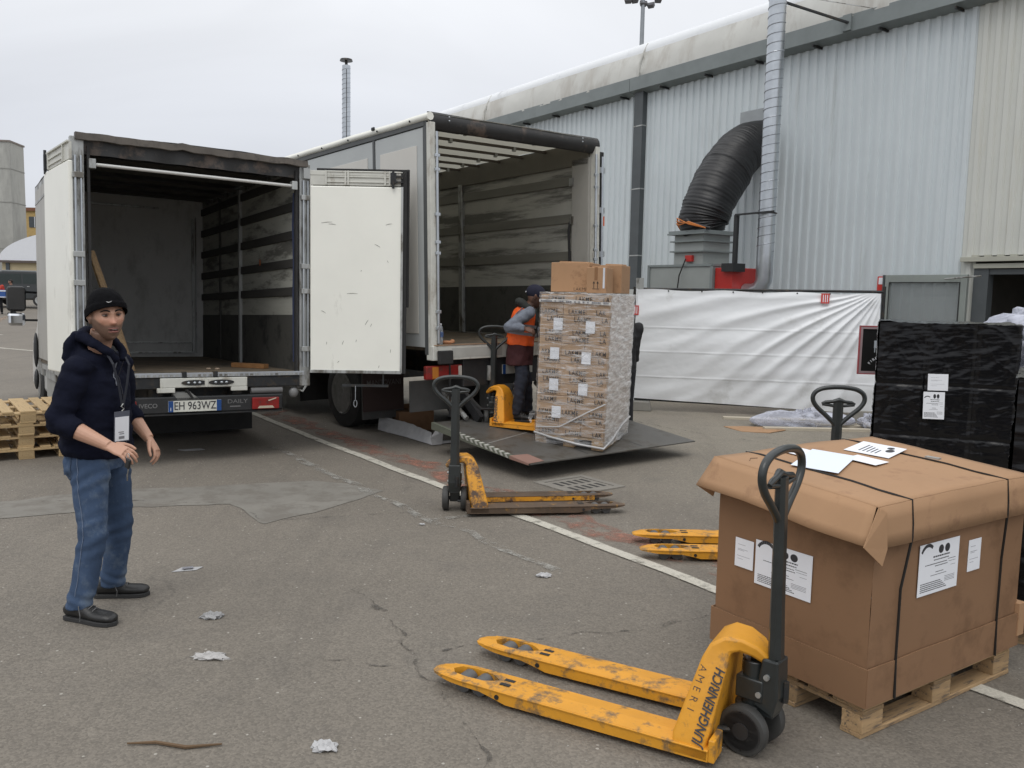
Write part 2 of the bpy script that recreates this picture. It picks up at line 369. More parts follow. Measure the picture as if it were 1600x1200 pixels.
ribbon('pavement_crack', [(-.95, 5.0), (-.69, 4.62), (-.45, 4.05), (-.25, 3.58), (-.12, 3.3), (-.07, 3.08), (.02, 2.7)], .012, .004, crk_w, .025, .04)
ribbon('pavement_crack', [(-3.9, 6.95), (-3.0, 7.05), (-2.35, 7.0), (-1.9, 6.5), (-1.3, 6.7), (-.6, 6.9)], .014, .0075, crk_w, .015, .04)
ribbon('pavement_crack', [(1.2, 13.2), (2.4, 11.4), (4.1, 9.8), (5.0, 8.6)], .02, .004, crk_w, .02, .06)
# smoother grey repair patch on the tarmac
pm = mat('grey_repair_patch', (.195, .184, .162), .8, var=.12, vs=2.5, bump=.2, bs=120, dirt=((.155, .142, .122), .5, 4))
pp = [(-7.5, 6.2), (-5.3, 7.0), (-4.23, 6.95), (-3.41, 7.45), (-1.92, 7.93), (-1.5, 7.85), (-1.14, 7.57), (-1.45, 7.0), (-1.88, 6.43), (-2.35, 7.0), (-3.13, 6.83), (-3.91, 6.42), (-5.1, 6.3), (-7.5, 5.6)]
q = []
for i in range(len(pp)):
    a, b = Vector(pp[i]), Vector(pp[(i + 1) % len(pp)])
    for k in range(8):
        p = a.lerp(b, k / 8); q.append((p.x + .05 * fbm(p.x * 3, p.y * 3), p.y + .05 * fbm(p.x * 3, p.y * 3 + 9)))
MB().add([(x, y, .0035) for x, y in q], [tuple(range(len(q)))]).build('repair_patch', pm, kind='structure')

# drain cover
dr = thing('drain_cover', 'square concrete drain cover with two rows of slots in the tarmac', 'drain', (.66, 8.0, 0), 38)
conc = mat('concrete', (.27, .26, .235), .85, var=.12, vs=6, bump=.2, bs=50)
fr = MB()
fr.box(-.31, .31, -.31, -.24, -.05, .012).box(-.31, .31, .24, .31, -.05, .012).box(-.31, -.24, -.24, .24, -.05, .012).box(.24, .31, -.24, .24, -.05, .012)
dcn = mat('drain_concrete', (.215, .2, .175), .85, var=.15, vs=8, bump=.2, bs=50); fr.build('cover_frame', dcn, dr)
MB().box(-.235, .235, -.235, .235, -.05, .006).build('cover_plate', mat('drain_concrete', (1, 1, 1)), dr)
sl = MB()
for yy in (-.11, .1):
    for k in range(5): sl.box(-.19 + k * .085, -.15 + k * .085, yy - .07, yy + .07, .0062, .0072)
sl.build('slot', crk, dr, kind='stuff')

# ================================================================== EXHIBITION HALL
HX, HY, HROT = 6.3, 14.0, math.degrees(math.atan2(-.825, .565))
hall = thing('exhibition_hall', 'long white exhibition hall with ribbed metal walls and a dirty fabric roof edge', 'building', (HX, HY, 0), HROT)
wall_b = mat('ribbed_wall_blue_grey', (.56, .61, .63), .4, .0, var=.05, vs=.8, dirt=((.5, .54, .55), .2, 1.3, (3, 1, .25)))
wall_c = mat('ribbed_wall_cream', (.56, .57, .53), .45, .0, var=.05, vs=.8, dirt=((.52, .51, .44), .2, 1.3, (3, 1, .25)))
def corr(x0, x1, z0, z1, mt, name, per=.185, dep=.032, y=0.):
    mb = MB(); x = x0; pr = [(0, 0), (.42, 0), (.52, -1), (.88, -1)]; vs = []
    while x < x1:
        for a, d in pr:
            if x + a * per <= x1: vs.append((x + a * per, y + d * dep))
        x += per
    vs.append((x1, y))
    k = len(vs)
    mb.add([(a, b, z0) for a, b in vs] + [(a, b, z1) for a, b in vs], [(i, i + 1, k + i + 1, k + i) for i in range(k - 1)])
    return mb.build(name, mt, hall)
edges = [1.0, -6.26, -12.5, -18.8, -25.1, -31.4, -37.7, -44.]
for i in range(len(edges) - 1):
    corr(edges[i + 1] + .02, edges[i] - .02, 0, 6.3, wall_b, 'wall_panel')
corr(.975, 7.4, 2.52, 6.3, wall_c, 'wall_panel')
corr(.975, 1.2, 0, 2.52, wall_c, 'wall_panel'); corr(5.4, 7.4, 0, 2.52, wall_c, 'wall_panel')
trim = mat('hall_trim_grey_green', (.20, .225, .225), .5, .1, var=.12, vs=2)
trim_c = mat('hall_trim_cream', (.40, .40, .34), .5, var=.08, vs=3)
dkcol = mat('column_dark_grey', (.085, .095, .10), .5, .2, var=.15, vs=2)
for x in edges[1:]:
    c = MB().box(x - .14, x + .14, -.16, .02, 0, 6.24).build('column', dkcol, hall, bevel=.006)
    for z in (1.0, 2.7, 4.15, 5.5): MB().box(x - .146, x + .146, -.166, .02, z, z + .025).build('column_joint', alu, c)
# gutter, fascia, roof
x0, x1 = -44., 7.4
for a, b in zip([7.4] + [e_ - .2 for e_ in edges[1:]], [e_ - .2 for e_ in edges[1:]]):
    MB().prism([(-.26, 6.26), (-.02, 6.2), (.0, 6.54), (-.26, 6.54)], b + .006, a - .006, 'x').build('gutter', trim, hall, bevel=.004)
br = MB(); x = 7.
while x > -40:
    br.box(x - .012, x + .012, -.27, .0, 6.17, 6.215); x -= 1.25
br.build('gutter_bracket', dark_steel, hall, kind='stuff')
fab = mat('dirty_fabric', (.54, .54, .51), .6, var=.08, vs=1.2, dirt=((.44, .425, .39), .4, 1.1, (1.3, 1, .45)), bump=.3, bs=3)
fabw = mat('roof_membrane', (.72, .74, .76), .5, var=.04, vs=.6, dirt=((.5, .52, .54), .2, .8))
bays = [7.4] + [e_ + .06 for e_ in edges[1:]]
for a, b in zip(bays, bays[1:]):
    def fn(u, v, a=a, b=b):
        x = a + (b - a) * u; bulge = .06 * math.sin(math.pi * u) ** .3
        wr = .012 * fbm(x * 3.1, v * 1.2) + .05 * math.exp(-((u * abs(b - a)) / .15) ** 2) * fbm(x * 22, v * 3) + .05 * math.exp(-(((1 - u) * abs(b - a)) / .15) ** 2) * fbm(x * 22, v * 3)
        return (x, -.2 - bulge - wr + .12 * v * v, 6.5 + .56 * v)
    MB().grid(fn, 90, 8).build('roof_edge_fabric', fab, hall, smooth=80)
def rf(u, v):
    x = x0 + (x1 - x0) * u; t = v
    if t < .3: a = t / .3 * math.pi / 2; return (x, -.08 + .32 * (1 - math.cos(a)), 7.06 + .3 * math.sin(a))
    d = (t - .3) / .7 * 14; return (x, .24 + d, 7.36 + d * .13)
MB().grid(rf, 40, 24).build('roof', fabw, hall, smooth=80)
for x in bays[1:-1]:
    s_ = MB().tube([(x, -.24, 6.52), (x, -.225, 6.8), (x, -.12, 7.03), (x, .0, 7.24), (x, .3, 7.36)], [(.012, .03)] * 5, 8); s_.build('roof_seam', fab, hall, smooth=80)
# doorway in the cream bay
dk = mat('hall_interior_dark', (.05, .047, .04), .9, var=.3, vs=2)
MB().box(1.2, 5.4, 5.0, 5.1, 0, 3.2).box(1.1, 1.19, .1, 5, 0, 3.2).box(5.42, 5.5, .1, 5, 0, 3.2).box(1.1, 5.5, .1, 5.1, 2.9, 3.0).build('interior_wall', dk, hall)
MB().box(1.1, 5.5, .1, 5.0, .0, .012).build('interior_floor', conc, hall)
MB().box(1.02, 5.6, -.12, .04, 2.43, 2.50).box(1.2, 5.5, -.07, .06, 2.33, 2.40).build('lintel', trim_c, hall, bevel=.004)
MB().box(1.2, 5.5, -.02, .1, 2.24, 2.32).build('lintel', dkcol, hall)
for k in range(23): MB().box(1.16 + k * .185, 1.16 + k * .185 + .1, -.06, -.0, 2.505, 2.53).build('wall_clip', trim_c, hall)
MB().box(1.2, 1.42, -.04, .12, 0, 2.33).build('door_post', dkcol, hall, bevel=.004)
# open glazed door leaf standing against the wall
dl = MB()
dl.box(-.17, -.09, -.16, -.10, .02, 2.24).box(1.07, 1.17, -.16, -.10, .02, 2.24).box(-.09, 1.07, -.16, -.10, 2.12, 2.24).box(-.09, 1.07, -.16, -.10, .02, .14)
fr_m = mat('door_frame_grey_green', (.30, .33, .31), .4, .3, var=.08, vs=3)
leaf = dl.build('door', fr_m, hall, bevel=.006)
MB().box(-.09, 1.07, -.135, -.125, .14, 2.12).build('door_pane', glass_mat('smoky_glass', (.33, .36, .36), .45), leaf)
MB().box(-.094, -.086, -.17, -.155, .14, 2.12).box(1.062, 1.074, -.17, -.155, .14, 2.12).box(-.09, 1.07, -.17, -.155, 2.112, 2.124).build('door_seal', black_rub, leaf)
MB().cyl((.85, -.2, 2.17), (1.45, -.3, 2.21), .012, 8).build('door_closer', alu, leaf)
MB().box(-.22, -.185, -.15, -.04, 0, 2.24).build('door_post', dkcol, hall)
# red wall sign
sg = thing('fire_sign', 'small red and white fire equipment sign on the ribbed wall beside the glazed door', 'sign', (HX, HY, 0), HROT)
MB().box(-.36, -.235, -.075, -.06, 1.98, 2.22).build('sign_board', mat('sign_red', (.55, .04, .03), .4), sg)
MB().box(-.335, -.26, -.079, -.0755, 2.09, 2.2).build('sign_picture', paper, sg)
MB().box(-.34, -.25, -.08, -.06, 1.86, 1.95).build('sign_plate', inkgrey, sg)

# flue on the air heater, etc.
def heater():
    t = thing('air_heater', 'grey and red hot air heater feeding a thick black hose into the hall wall', 'heater', (HX, HY, 0), HROT)
    gm = mat('heater_grey', (.30, .32, .31), .45, .1, var=.06, vs=3); rm = mat('heater_red', (.42, .025, .02), .4, var=.12, vs=3)
    # body centred at x=-3.7..-1.9, y=-1.9..-1.2
    t0 = t; t = bpy.data.objects.new('heater_body', None) if False else t0
    MB().box(-3.95, -2.35, -1.85, -1.1, .25, 2.36).build('heater_body', gm, t, bevel=.01)
    fr = MB()
    for xx in (-3.97, -2.4): fr.box(xx, xx + .06, -1.87, -1.83, .2, 2.38)
    fr.box(-3.97, -2.34, -1.87, -1.83, 2.36, 2.40).box(-2.37, -2.33, -1.87, -1.08, 2.36, 2.40).build('body_frame', trim, t)
    MB().box(-2.33, -1.95, -1.82, -1.12, .25, 2.33).build('burner_box', rm, t, bevel=.01)
    MB().box(-2.12, -1.86, -1.9, -1.6, 2.26, 2.40).build('control_box', black_pl, t)
    pl = MB().box(-3.35, -2.65, -1.8, -1.12, 2.40, 2.93); pl.build('plenum', gm, t)
    fl = MB()
    for z, d in ((2.93, .1), (2.80, .06), (2.62, .06)): fl.box(-3.35 - d, -2.65 + d, -1.8 - d, -1.12 + d, z, z + .025)
    fl.box(-3.43, -2.57, -1.88, -1.04, 2.955, 3.0).build('flange', trim, t)
    MB().box(-3.02, -2.86, -1.86, -1.8, 2.45, 2.56).build('damper_motor', rm, t)
    MB().tube([(-2.97, -1.89, 2.5), (-3.08, -1.93, 2.2), (-3.15, -1.95, 1.5)], .012, 6).build('cable', black_rub, t)
    # flexible hose
    cp = [Vector(p) for p in [(-2.94, -1.46, 2.98), (-2.96, -1.48, 3.2), (-2.92, -1.35, 3.6), (-2.92, -1.05, 4.05), (-2.93, -.72, 4.42), (-2.96, -.36, 4.66), (-2.98, .0, 4.74)]]
    pts = []; n = 150
    for i in range(n + 1):
        t_ = i / n * (len(cp) - 1); k = min(int(t_), len(cp) - 2); u = t_ - k
        p0, p1, p2, p3 = cp[max(k - 1, 0)], cp[k], cp[k + 1], cp[min(k + 2, len(cp) - 1)]
        pts.append(.5 * ((2 * p1) + (-p0 + p2) * u + (2 * p0 - 5 * p1 + 4 * p2 - p3) * u * u + (-p0 + 3 * p1 - 3 * p2 + p3) * u ** 3))
    rr = []
    for i in range(n + 1):
        u = i / n; base = .40 + .06 * math.sin(math.pi * min(1, u * 1.15)) - .05 * math.exp(-(u / .05) ** 2)
        rr.append(base + .007 * math.cos(i * 2.1) + .02 * fbm(i * .12, 3.))
    hm = mat('black_hose_fabric', (.009, .009, .010), .45, var=.3, vs=3, bump=.35, bs=26, stretch_b=(1, 1, 3))
    h = MB().tube(pts, rr, 40)
    for v in h.v: v += Vector((fbm(v.x * 4, v.y * 4, v.z * 4), fbm(v.x * 4, v.z * 4, 5), 0)) * .016
    h.build('flexible_hose', hm, t, smooth=60)
    MB().tube([(-3.38, -1.5, 3.0), (-3.34, -1.62, 3.28), (-3.2, -1.75, 3.32), (-2.85, -1.95, 3.12), (-2.5, -1.8, 3.02)], [.05, .09, .06, .03, .03], 10).build('hose_cuff', hm, t, smooth=60)
    om = mat('orange_strap', (.5, .16, .03), .6, var=.2)
    rp = MB()
    for k in range(3):
        rp.tube([(-3.38 + .02 * k, -1.6 - .03 * k, 3.02), (-3.4, -1.72, 3.25 - k * .05), (-3.15, -1.9, 3.2 - k * .05), (-2.85, -1.985, 3.1 + .02 * k), (-2.52, -1.9, 3.02)], .011, 6)
    rp.build('strap', om, t)
    MB().box(-3.45, -2.62, -.09, -.045, 4.35, 5.36).build('wall_plate', mat('wall_plate_grey', (.3, .32, .33), .45, .2), t, bevel=.008)
    # spiral flue pipe rising past the gutter
    px, py = -1.6, -1.42
    fp = MB()
    zs = [2.62]; z = 2.62
    while z < 9.6: z += .148; zs.append(z)
    fp.tube([(-1.95, -1.46, 1.93), (-1.8, -1.45, 1.93), (-1.66, -1.43, 1.99), (px, py, 2.12), (px, py, 2.62)] + [(px, py, z) for z in zs[1:]], .14, 24)
    fp.build('flue_pipe', galv, t, smooth=50)
    hx = []; tt = 0.; z = 2.6
    while z < 9.55:
        hx.append((px + .142 * math.cos(tt), py + .142 * math.sin(tt), z)); tt += .35; z += .148 * .35 / (2 * math.pi)
    MB().tube(hx, .0075, 5).build('spiral_seam', mat('seam_metal', (.33, .35, .38), .35, .8), t)
    # stays
    st = MB().box(-2.05, -1.98, -1.72, -1.66, 2.4, 3.22).bar((-2.02, -1.72, 3.22), (-1.3, -1.62, 3.24), .04, .03); st.build('stay', black_pl, t)
    MB().tube([(px + .155 * math.cos(a * .52), py + .155 * math.sin(a * .52), 3.24) for a in range(12)], .012, 6, closed=True).build('pipe_clamp', dark_steel, t)
    b2 = MB().bar((-1.68, -1.6, 6.72), (-1.05, -.28, 6.40), .045, .03); b2.build('wall_bracket', dark_steel, t)
    MB().bar((-1.6, -1.3, 6.80), (-.6, -.27, 6.52), .01, .01).build('wire_stay', alu, t)
    MB().box(-1.16, -1.0, -.3, -.262, 6.28, 6.54).build('bracket_plate', trim, t)
heater()

# far flue behind the trucks
ff = thing('flue_pipe', 'slim galvanised flue with a flat cap rising behind the open lorry', 'pipe', (-5.87, 30, 0), 0)
MB().cyl((0, 0, 0), (0, 0, 9.45), .14, 20).build('pipe', galv, ff, smooth=50)
hx = []; tt = 0.; z = 6.
while z < 9.4: hx.append((.142 * math.cos(tt), .142 * math.sin(tt), z)); tt += .4; z += .16 * .4 / 6.283
MB().tube(hx, .009, 5).build('spiral_seam', MC['seam_metal'], ff)
MB().cyl((0, 0, 9.45), (0, 0, 9.6), .05, 10).cyl((0, 0, 9.6), (0, 0, 9.66), .22, 20, .2).build('flue_cap', dark_steel, ff)
MB().bar((.04, -.155, 6), (.04, -.155, 9.3), .02, .02).build('stay', dark_steel, ff)

# flood light mast
mast = thing('floodlight_mast', 'tall grey mast topped with floodlights behind the hall roof', 'lamp post', (8.35, 60, 1.), 0)
MB().cyl((0, 0, 0), (0, 0, 21.2), .26, 14, .13).build('pole', mat('mast_grey', (.28, .3, .32), .5, .4), mast, smooth=50)
MB().cyl((-1.0, 0, 20.9), (1.0, 0, 20.9), .07, 8).cyl((-.7, 0, 21.5), (.7, 0, 21.5), .07, 8).build('crossbar', dark_steel, mast)
for x, z in ((-1.0, 20.72), (-.55, 20.75), (0.02, 20.55), (.55, 20.45), (1.0, 20.8), (-.6, 21.4), (.6, 21.4)):
    lm = MB().prism([(-.2, -.15), (.2, -.15), (.26, .15), (-.26, .15)], -.15, .15, 'y'); lm.build('floodlight', mat('lamp_housing', (.1, .1, .11), .5), mast, loc=(x, 0, z), rot=(R(50), 0, R(random.uniform(-40, 40))), bevel=.03)

# ================================================================== TRUCKS
def wheel(t, x, y, z, r, wid, dual=False, mt=None):
    """axis along local x; x is the outer face, wid signed inwards"""
    for k in range(2 if dual else 1):
        xa = x + k * (wid + math.copysign(.05, wid)); xb = xa + wid
        c = (xa + xb) / 2; h = abs(wid) / 2
        prof = [(-h, r * .62), (-h * .98, r * .9), (-h * .8, r * .985), (-h * .3, r), (h * .3, r), (h * .8, r * .985), (h * .98, r * .9), (h, r * .62)]
        ty = MB().tube([(c + a, y, z) for a, b in prof], [b for a, b in prof], 36).build('tyre', black_rub, t, smooth=50)
        s = -math.copysign(1, wid)
        rim = MB().tube([(xa + .0 * s, y, z), (xa + .012 * s, y, z), (xa - .03 * s, y, z), (xa - .05 * s, y, z), (xa + .01 * s, y, z)], [r * .62, r * .58, r * .5, r * .22, r * .18], 24)
        rim.build('rim', mat('rim_steel', (.22, .22, .21), .5, .5, var=.3, vs=12), ty, smooth=30)
def quarter_turn_lock(t, x, y0, z): pass

ply = mat('grey_plywood', (.42, .42, .37), .75, var=.12, vs=3, dirt=((.15, .148, .13), .42, 2.5, (1, .5, 2.5)), stretch=(1, .35, 3), bump=.1, bs=20)
ply_dk = mat('dark_kickboard', (.075, .074, .066), .7, var=.2, vs=3, dirt=((.03, .03, .028), .4, 3))
batten = mat('dark_batten', (.055, .053, .048), .7, var=.25, vs=6, stretch=(1, .3, 2))
flr = mat('worn_truck_floor', (.16, .125, .085), .75, var=.2, vs=2.5, dirt=((.08, .07, .055), .5, 2), bump=.1, bs=40)
tarp_dk = mat('black_tarpaulin', (.022, .022, .022), .6, var=.3, vs=3, bump=.3, bs=8, dirt=((.10, .075, .06), .3, 4))

def truck1():
    t = thing('box_truck', 'smaller dirty white box lorry with both rear doors open and an empty dark load space', 'truck', (-3.212, 8.734, .932), rot=(R(-1.8), R(1.0), R(34.1)))
    W, Hh, Ln = 1.1, 2.27, 4.15
    zg = lambda x, y: -.932 + .0314 * y + .0175 * x
    # ---- box
    MB().box(-W + .03, W - .03, 0.02, Ln, -.06, 0.0).build('load_floor', flr, t)
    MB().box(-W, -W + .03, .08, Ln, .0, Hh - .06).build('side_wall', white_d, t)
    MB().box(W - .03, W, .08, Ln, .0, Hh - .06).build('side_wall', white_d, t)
    MB().box(-W, -W + .035, .08, Ln + .01, Hh - .06, Hh).box(W - .035, W, .08, Ln + .01, Hh - .06, Hh).box(-W - .006, -W + .02, .08, Ln, Hh - .23, Hh - .2).build('top_rail', alu, t)
    MB().box(-W - .008, W + .008, .06, Ln, -.12, -.062).build('base_rail', alu, t)
    hump = MB()
    hump.grid(lambda u, v: (-W + 2 * W * u, .03 + (Ln - .03) * v, Hh + .012 + .02 * math.sin(math.pi * u) + .012 * fbm(u * 5, v * 7)), 20, 20)
    hump.build('roof', tarp_dk, t, smooth=60, solid=.012)
    MB().box(-W + .03, W - .03, Ln - .05, Ln, 0, Hh + .012).build('front_wall', mat('front_wall_grey', (.55, .55, .53), .7, var=.06, vs=2, dirt=((.42, .42, .40), .3, 3, (1, 1, .5))), t)
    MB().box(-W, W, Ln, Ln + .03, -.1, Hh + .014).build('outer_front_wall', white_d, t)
    # raised frame on the front wall
    MB().box(-W + .06, .93, Ln - .085, Ln - .05, .05, .075).box(.90, .93, Ln - .085, Ln - .05, .075, 2.02).box(.95, .965, Ln - .085, Ln - .05, .05, 2.05).box(-W + .06, .9, Ln - .085, Ln - .05, .2, .215).box(-.9, .45, Ln - .09, Ln - .05, 2.12, 2.15).build('front_frame', alu, t)
    # interior of the right wall: kick board, ply panels and battens
    xi = W - .032
    MB().box(xi - .012, xi, 2.17, Ln - .06, 0, .62).build('kick_board', ply_dk, t); MB().box(xi - .012, xi, .09, 2.13, 0, .62).build('kick_board', ply_dk, t)
    for z in (.62, .93, 1.24, 1.55, 1.86):
        for a, b in ((.12, 2.12), (2.18, Ln - .06)):
            MB().box(xi - .006, xi, a, b, z, z + .21).build('ply_panel', ply, t)
            MB().box(xi - .03, xi, a, b, z + .212, z + .308).build('batten', batten, t, bevel=.004)
    MB().box(xi - .045, xi, 2.125, 2.175, 0, Hh - .05).build('wall_post', alu, t)
    MB().box(xi - .03, xi, 3.1, 3.13, 0, Hh - .05).build('wall_post', batten, t)
    MB().box(-W + .03, -W + .04, .09, Ln - .05, .62, Hh - .06).build('ply_panel', ply, t)
    MB().box(-W + .03, -W + .045, .09, Ln - .05, 0, .62).build('kick_board', ply_dk, t)
    for z in (.84, 1.15, 1.46, 1.77): MB().box(-W + .03, -W + .06, .1, Ln - .06, z, z + .09).build('batten', batten, t)
    for k in range(6): MB().box(-W + .04, W - .04, .5 + k * .62, .53 + k * .62, Hh - .05, Hh - .01).build('roof_bow', batten, t)
    MB().box(xi - .034, xi - .03, 1.3, 1.335, 1.22, 1.29).build('orange_tag', mat('orange_tag', (.5, .12, .02), .5), t)
    strap_b = MB().tube([(W - .06, .14, 1.95), (W - .075, .13, 1.6), (W - .06, .14, 1.2), (W - .07, .13, .8), (W - .06, .14, .1)], .012, 6); strap_b.build('hanging_strap', mat('strap_blue', (.03, .04, .09), .8), t)
    # ---- rear frame
    for s in (-1, 1):
        MB().box(s * (W + .012) - .06, s * (W + .012) + .06, -.005, .07, -.1 if s < 0 else -.16, Hh - .02).build('rear_post', alu, t, bevel=.006)
        MB().box(s * (W - .085) - .012, s * (W - .085) + .012, -.014, .03, 0, Hh - .1).build('post_seal', black_rub, t)
        bx = s * (W + .01)
        MB().cyl((bx - .022, -.03, .05), (bx - .022, -.03, Hh - .2), .011, 8).cyl((bx + .028, -.03, .05), (bx + .028, -.03, Hh - .2), .009, 8).build('lock_rod', galv, t)
        for z in (.22, .85, 1.12, 1.86): MB().box(bx - .05, bx + .05, -.045, -.006, z, z + .055).build('hinge', alu, t, bevel=.005)
    for s in (-1, 1): MB().box(s * .985 - .03, s * .985 + .03, -.05, .02, 1.96, 2.05).build('bar_bracket', alu, t, bevel=.004)
    MB().cyl((-.97, -.02, 2.0), (.97, -.02, 2.0), .017, 12).build('cross_bar', mat('bar_white', (.6, .6, .58), .35, .2), t, smooth=50)
    # header beam with battered dark cover
    hb = MB()
    for i in range(40):
        pass
    hb.tube([(-W - .03 + (2 * W + .06) * i / 40, -.02 + .006 * fbm(i * .5), Hh - .02 + .012 * fbm(i * .35, 2) + (.018 * math.exp(-((i - 17) / 1.2) ** 2))) for i in range(41)], .046, 4, phase=math.pi / 4)
    hb.build('header_rail', mat('header_brown', (.115, .10, .085), .6, var=.3, vs=6, dirt=((.05, .045, .04), .4, 5)), t)
    MB().grid(lambda u, v: (-W + .02 + 2 * (W - .02) * u, .0 + .015 * math.sin(u * 40) * v, Hh - .04 - .14 * v), 60, 4).build('header_flap', tarp_dk, t, solid=.006)
    # ---- right door, swung out to face the viewer
    MB().box(W - .02, W + .05, -.06, -.005, Hh - .18, Hh - .07).build('hinge_block', alu, t)
    def door(side, ang, name):
        # hinge at (side*(W+.05), -.05); local door frame: u from the hinge outwards, n = inner face
        d = bpy.data.objects.new(name, MB().mesh(name)); 
        return d
    hingeR = Vector((W + .06, -.05, 0)); aR = R(-34.1 + 1.0)     # door direction in truck frame = world +x
    MR = Matrix.Translation(hingeR) @ Matrix.Rotation(aR, 4, 'Z')
    dz0, dz1 = -.0, 2.02
    D = MB().box(.0, 1.0, -.02, .02, dz0, dz1, MR); dr_ = D.build('rear_door', white_p, t, bevel=.012)
    MB().box(.98, 1.045, -.012, .03, dz0 - .01, 2.2, MR).build('door_seal', black_rub, dr_)
    MB().box(.06, 1.06, .03, .05, 2.19, 2.215, MR).box(1.045, 1.07, .02, .05, .72, 2.215, MR).build('door_seal', black_rub, dr_)
    MB().box(.02, 1.03, .022, .055, dz0 + .02, 2.15, MR).build('door_back', mat('door_back_grey', (.12, .12, .12), .6), dr_)
    # ribbed top section
    tp = MB().box(-.03, 1.03, -.012, .012, 2.135, 2.185, MR).box(0, 1.03, -.008, .008, 2.03, 2.14, MR)
    for x in (.16, .37, .40, .80, .85): tp.box(x, x + .02, -.025, -.008, 2.03, 2.185, MR)
    for z in (2.06, 2.115, 2.17): tp.box(.18, 1.0, -.02, -.008, z, z + .01, MR)
    tp.build('door_top_section', steel_w, dr_, bevel=.003)
    MB().box(.87, .93, -.05, -.01, 2.05, 2.17, MR).cyl(MR @ Vector((.9, -.045, 2.0)), MR @ Vector((.9, -.045, 2.18)), .014, 8).box(.93, 1.0, -.04, -.012, 2.12, 2.14, MR).box(.93, 1.0, -.04, -.012, 2.06, 2.08, MR).build('door_latch', dark_steel, dr_)
    ed = MB().box(.985, 1.008, -.03, -.018, dz0, dz1, MR).box(0, 1.0, -.03, -.018, dz0 - .012, dz0 + .02, MR)
    ed.build('door_edge', alu, dr_)
    sc = MB()
    for (u, z, l, a) in ((.12, 1.62, .12, .1), (.2, 1.61, .08, -.1), (.82, 1.61, .07, .2), (.7, 1.4, .07, -.5), (.4, .86, .12, 0), (.12, .67, .06, -.5), (.6, .52, .07, 1.0), (.66, .5, .04, 1.2), (.5, .33, .03, 1.3), (.35, .3, .05, 1.2), (.18, .3, .03, 1.5), (.88, .22, .04, 1.5), (.75, .05, .03, 1.3), (.3, .1, .03, .8), (.55, 1.1, .02, 1), (.85, 1.2, .03, 2)):
        p0 = MR @ Vector((u, -.0212, z)); p1 = MR @ Vector((u + l * math.cos(a), -.0212, z + l * math.sin(a)))
        sc.tube([p0, (p0 + p1) / 2 + Vector((0, 0, .004)), p1], [.0015, .003, .001], 4)
    sc.build('scratch', mat('scratch_grey', (.25, .25, .22), .7), dr_, kind='stuff')
    # lock gear hanging below the door
    MB().cyl(MR @ Vector((.8, .0, -.14)), MR @ Vector((.8, .0, .0)), .01, 8).box(.35, .86, -.03, .03, -.16, -.135, MR).build('door_step', dark_steel, dr_)
    ch = MB()
    ch.tube([MR @ Vector((.5, -.03, -.15)), MR @ Vector((.5, -.035, -.3))], .004, 6)
    ch.tube([MR @ Vector((.5 + .018 * math.sin(a * .7), -.035, -.345 + .04 * math.cos(a * .7))) for a in range(9)], .005, 6, closed=True)
    ch.build('chain_hook', galv, dr_)
    # ---- left door folded back along the side
    ML = Matrix.Translation(Vector((-W - .07, -.03, 0))) @ Matrix.Rotation(R(96), 4, 'Z')
    dl = MB().box(.0, 1.02, -.02, .02, dz0 - .0, dz1, ML).build('rear_door', white_p, t, bevel=.012)
    dt = MB().box(0, .86, -.012, .012, 2.03, 2.19, ML).box(.2, .22, -.0, .03, 2.03, 2.19, ML).box(.80, .82, -.0, .03, 2.03, 2.19, ML).box(.0, .86, 0, .03, 2.185, 2.20, ML)
    for z in (2.06, 2.12): dt.box(.22, .8, .012, .024, z, z + .014, ML)
    dt.build('door_top_section', steel_w, dl)
    MB().box(.93, .98, -.02, .03, 2.04, 2.2, ML).cyl(ML @ Vector((.95, .02, 2.0)), ML @ Vector((.95, .02, 2.24)), .014, 8).build('door_latch', dark_steel, dl)
    # ---- sill with lamps, bracket and locks
    MB().box(-W, W, -.02, .02, -.04, .004).build('sill_strip', galv, t, bevel=.003)
    st = MB()
    for k in range(40): st.box(-W + .04 + k * .054, -W + .07 + k * .054, -.026, -.02, -.034, -.012)
    st.build('sill_stud', alu, t, kind='stuff')
    MB().box(-W, W, .0, .1, -.16, -.045).build('sill_beam', dark_steel, t, bevel=.01)
    for x_ in (-.19, .12): MB().box(x_, x_ + .045, -.035, .02, -.04, .015).build('sill_clip', dark_steel, t)
    wb = MB().box(-.40, .47, -.035, -.002, -.145, -.048).box(-.43, -.26, -.04, .0, -.195, -.147).box(.3, .47, -.04, 0, -.19, -.147).build('white_bracket', steel_w, t, bevel=.006)
    for cx in (-.07, .2):
        ov = [(cx + .13 * math.cos(a * math.pi / 12) * (1), -.097 + .028 * math.sin(a * math.pi / 12)) for a in range(24)]
        MB().prism(ov, -.044, -.034, 'y').build('oval_vent', dark_steel, wb)
        for dx in (-.06, 0, .05): MB().ball((cx + dx, -.046, -.097), (.016, .008, .012), 8, 6).build('vent_lamp', galv, wb)
    MB().box(.03, .06, -.045, -.034, -.14, -.05).build('bracket_rib', steel_w, wb)
    # lower gear
    MB().box(-.27, -.1, .0, .08, -.30, -.19).prism([(-.28, -.2), (-.1, -.2), (.02, -.3), (-.2, -.32)], -.02, .02, 'y').build('tow_plate', mat('tow_grey', (.2, .2, .19), .6), t)
    MB().bar((-.15, -.02, -.17), (-.09, .0, -.26), .05, .02).build('strap_bar', black_rub, t)
    MB().cyl((.52, .02, -.2), (.86, .02, -.2), .035, 10).build('side_tube', mat('tube_grey', (.14, .14, .14), .5), t, smooth=50)
    MB().ball((1.0, .05, -.23), (.055, .05, .06), 14, 10).build('lamp_round', mat('lamp_dusty', (.2, .2, .2), .3), t, smooth=50)
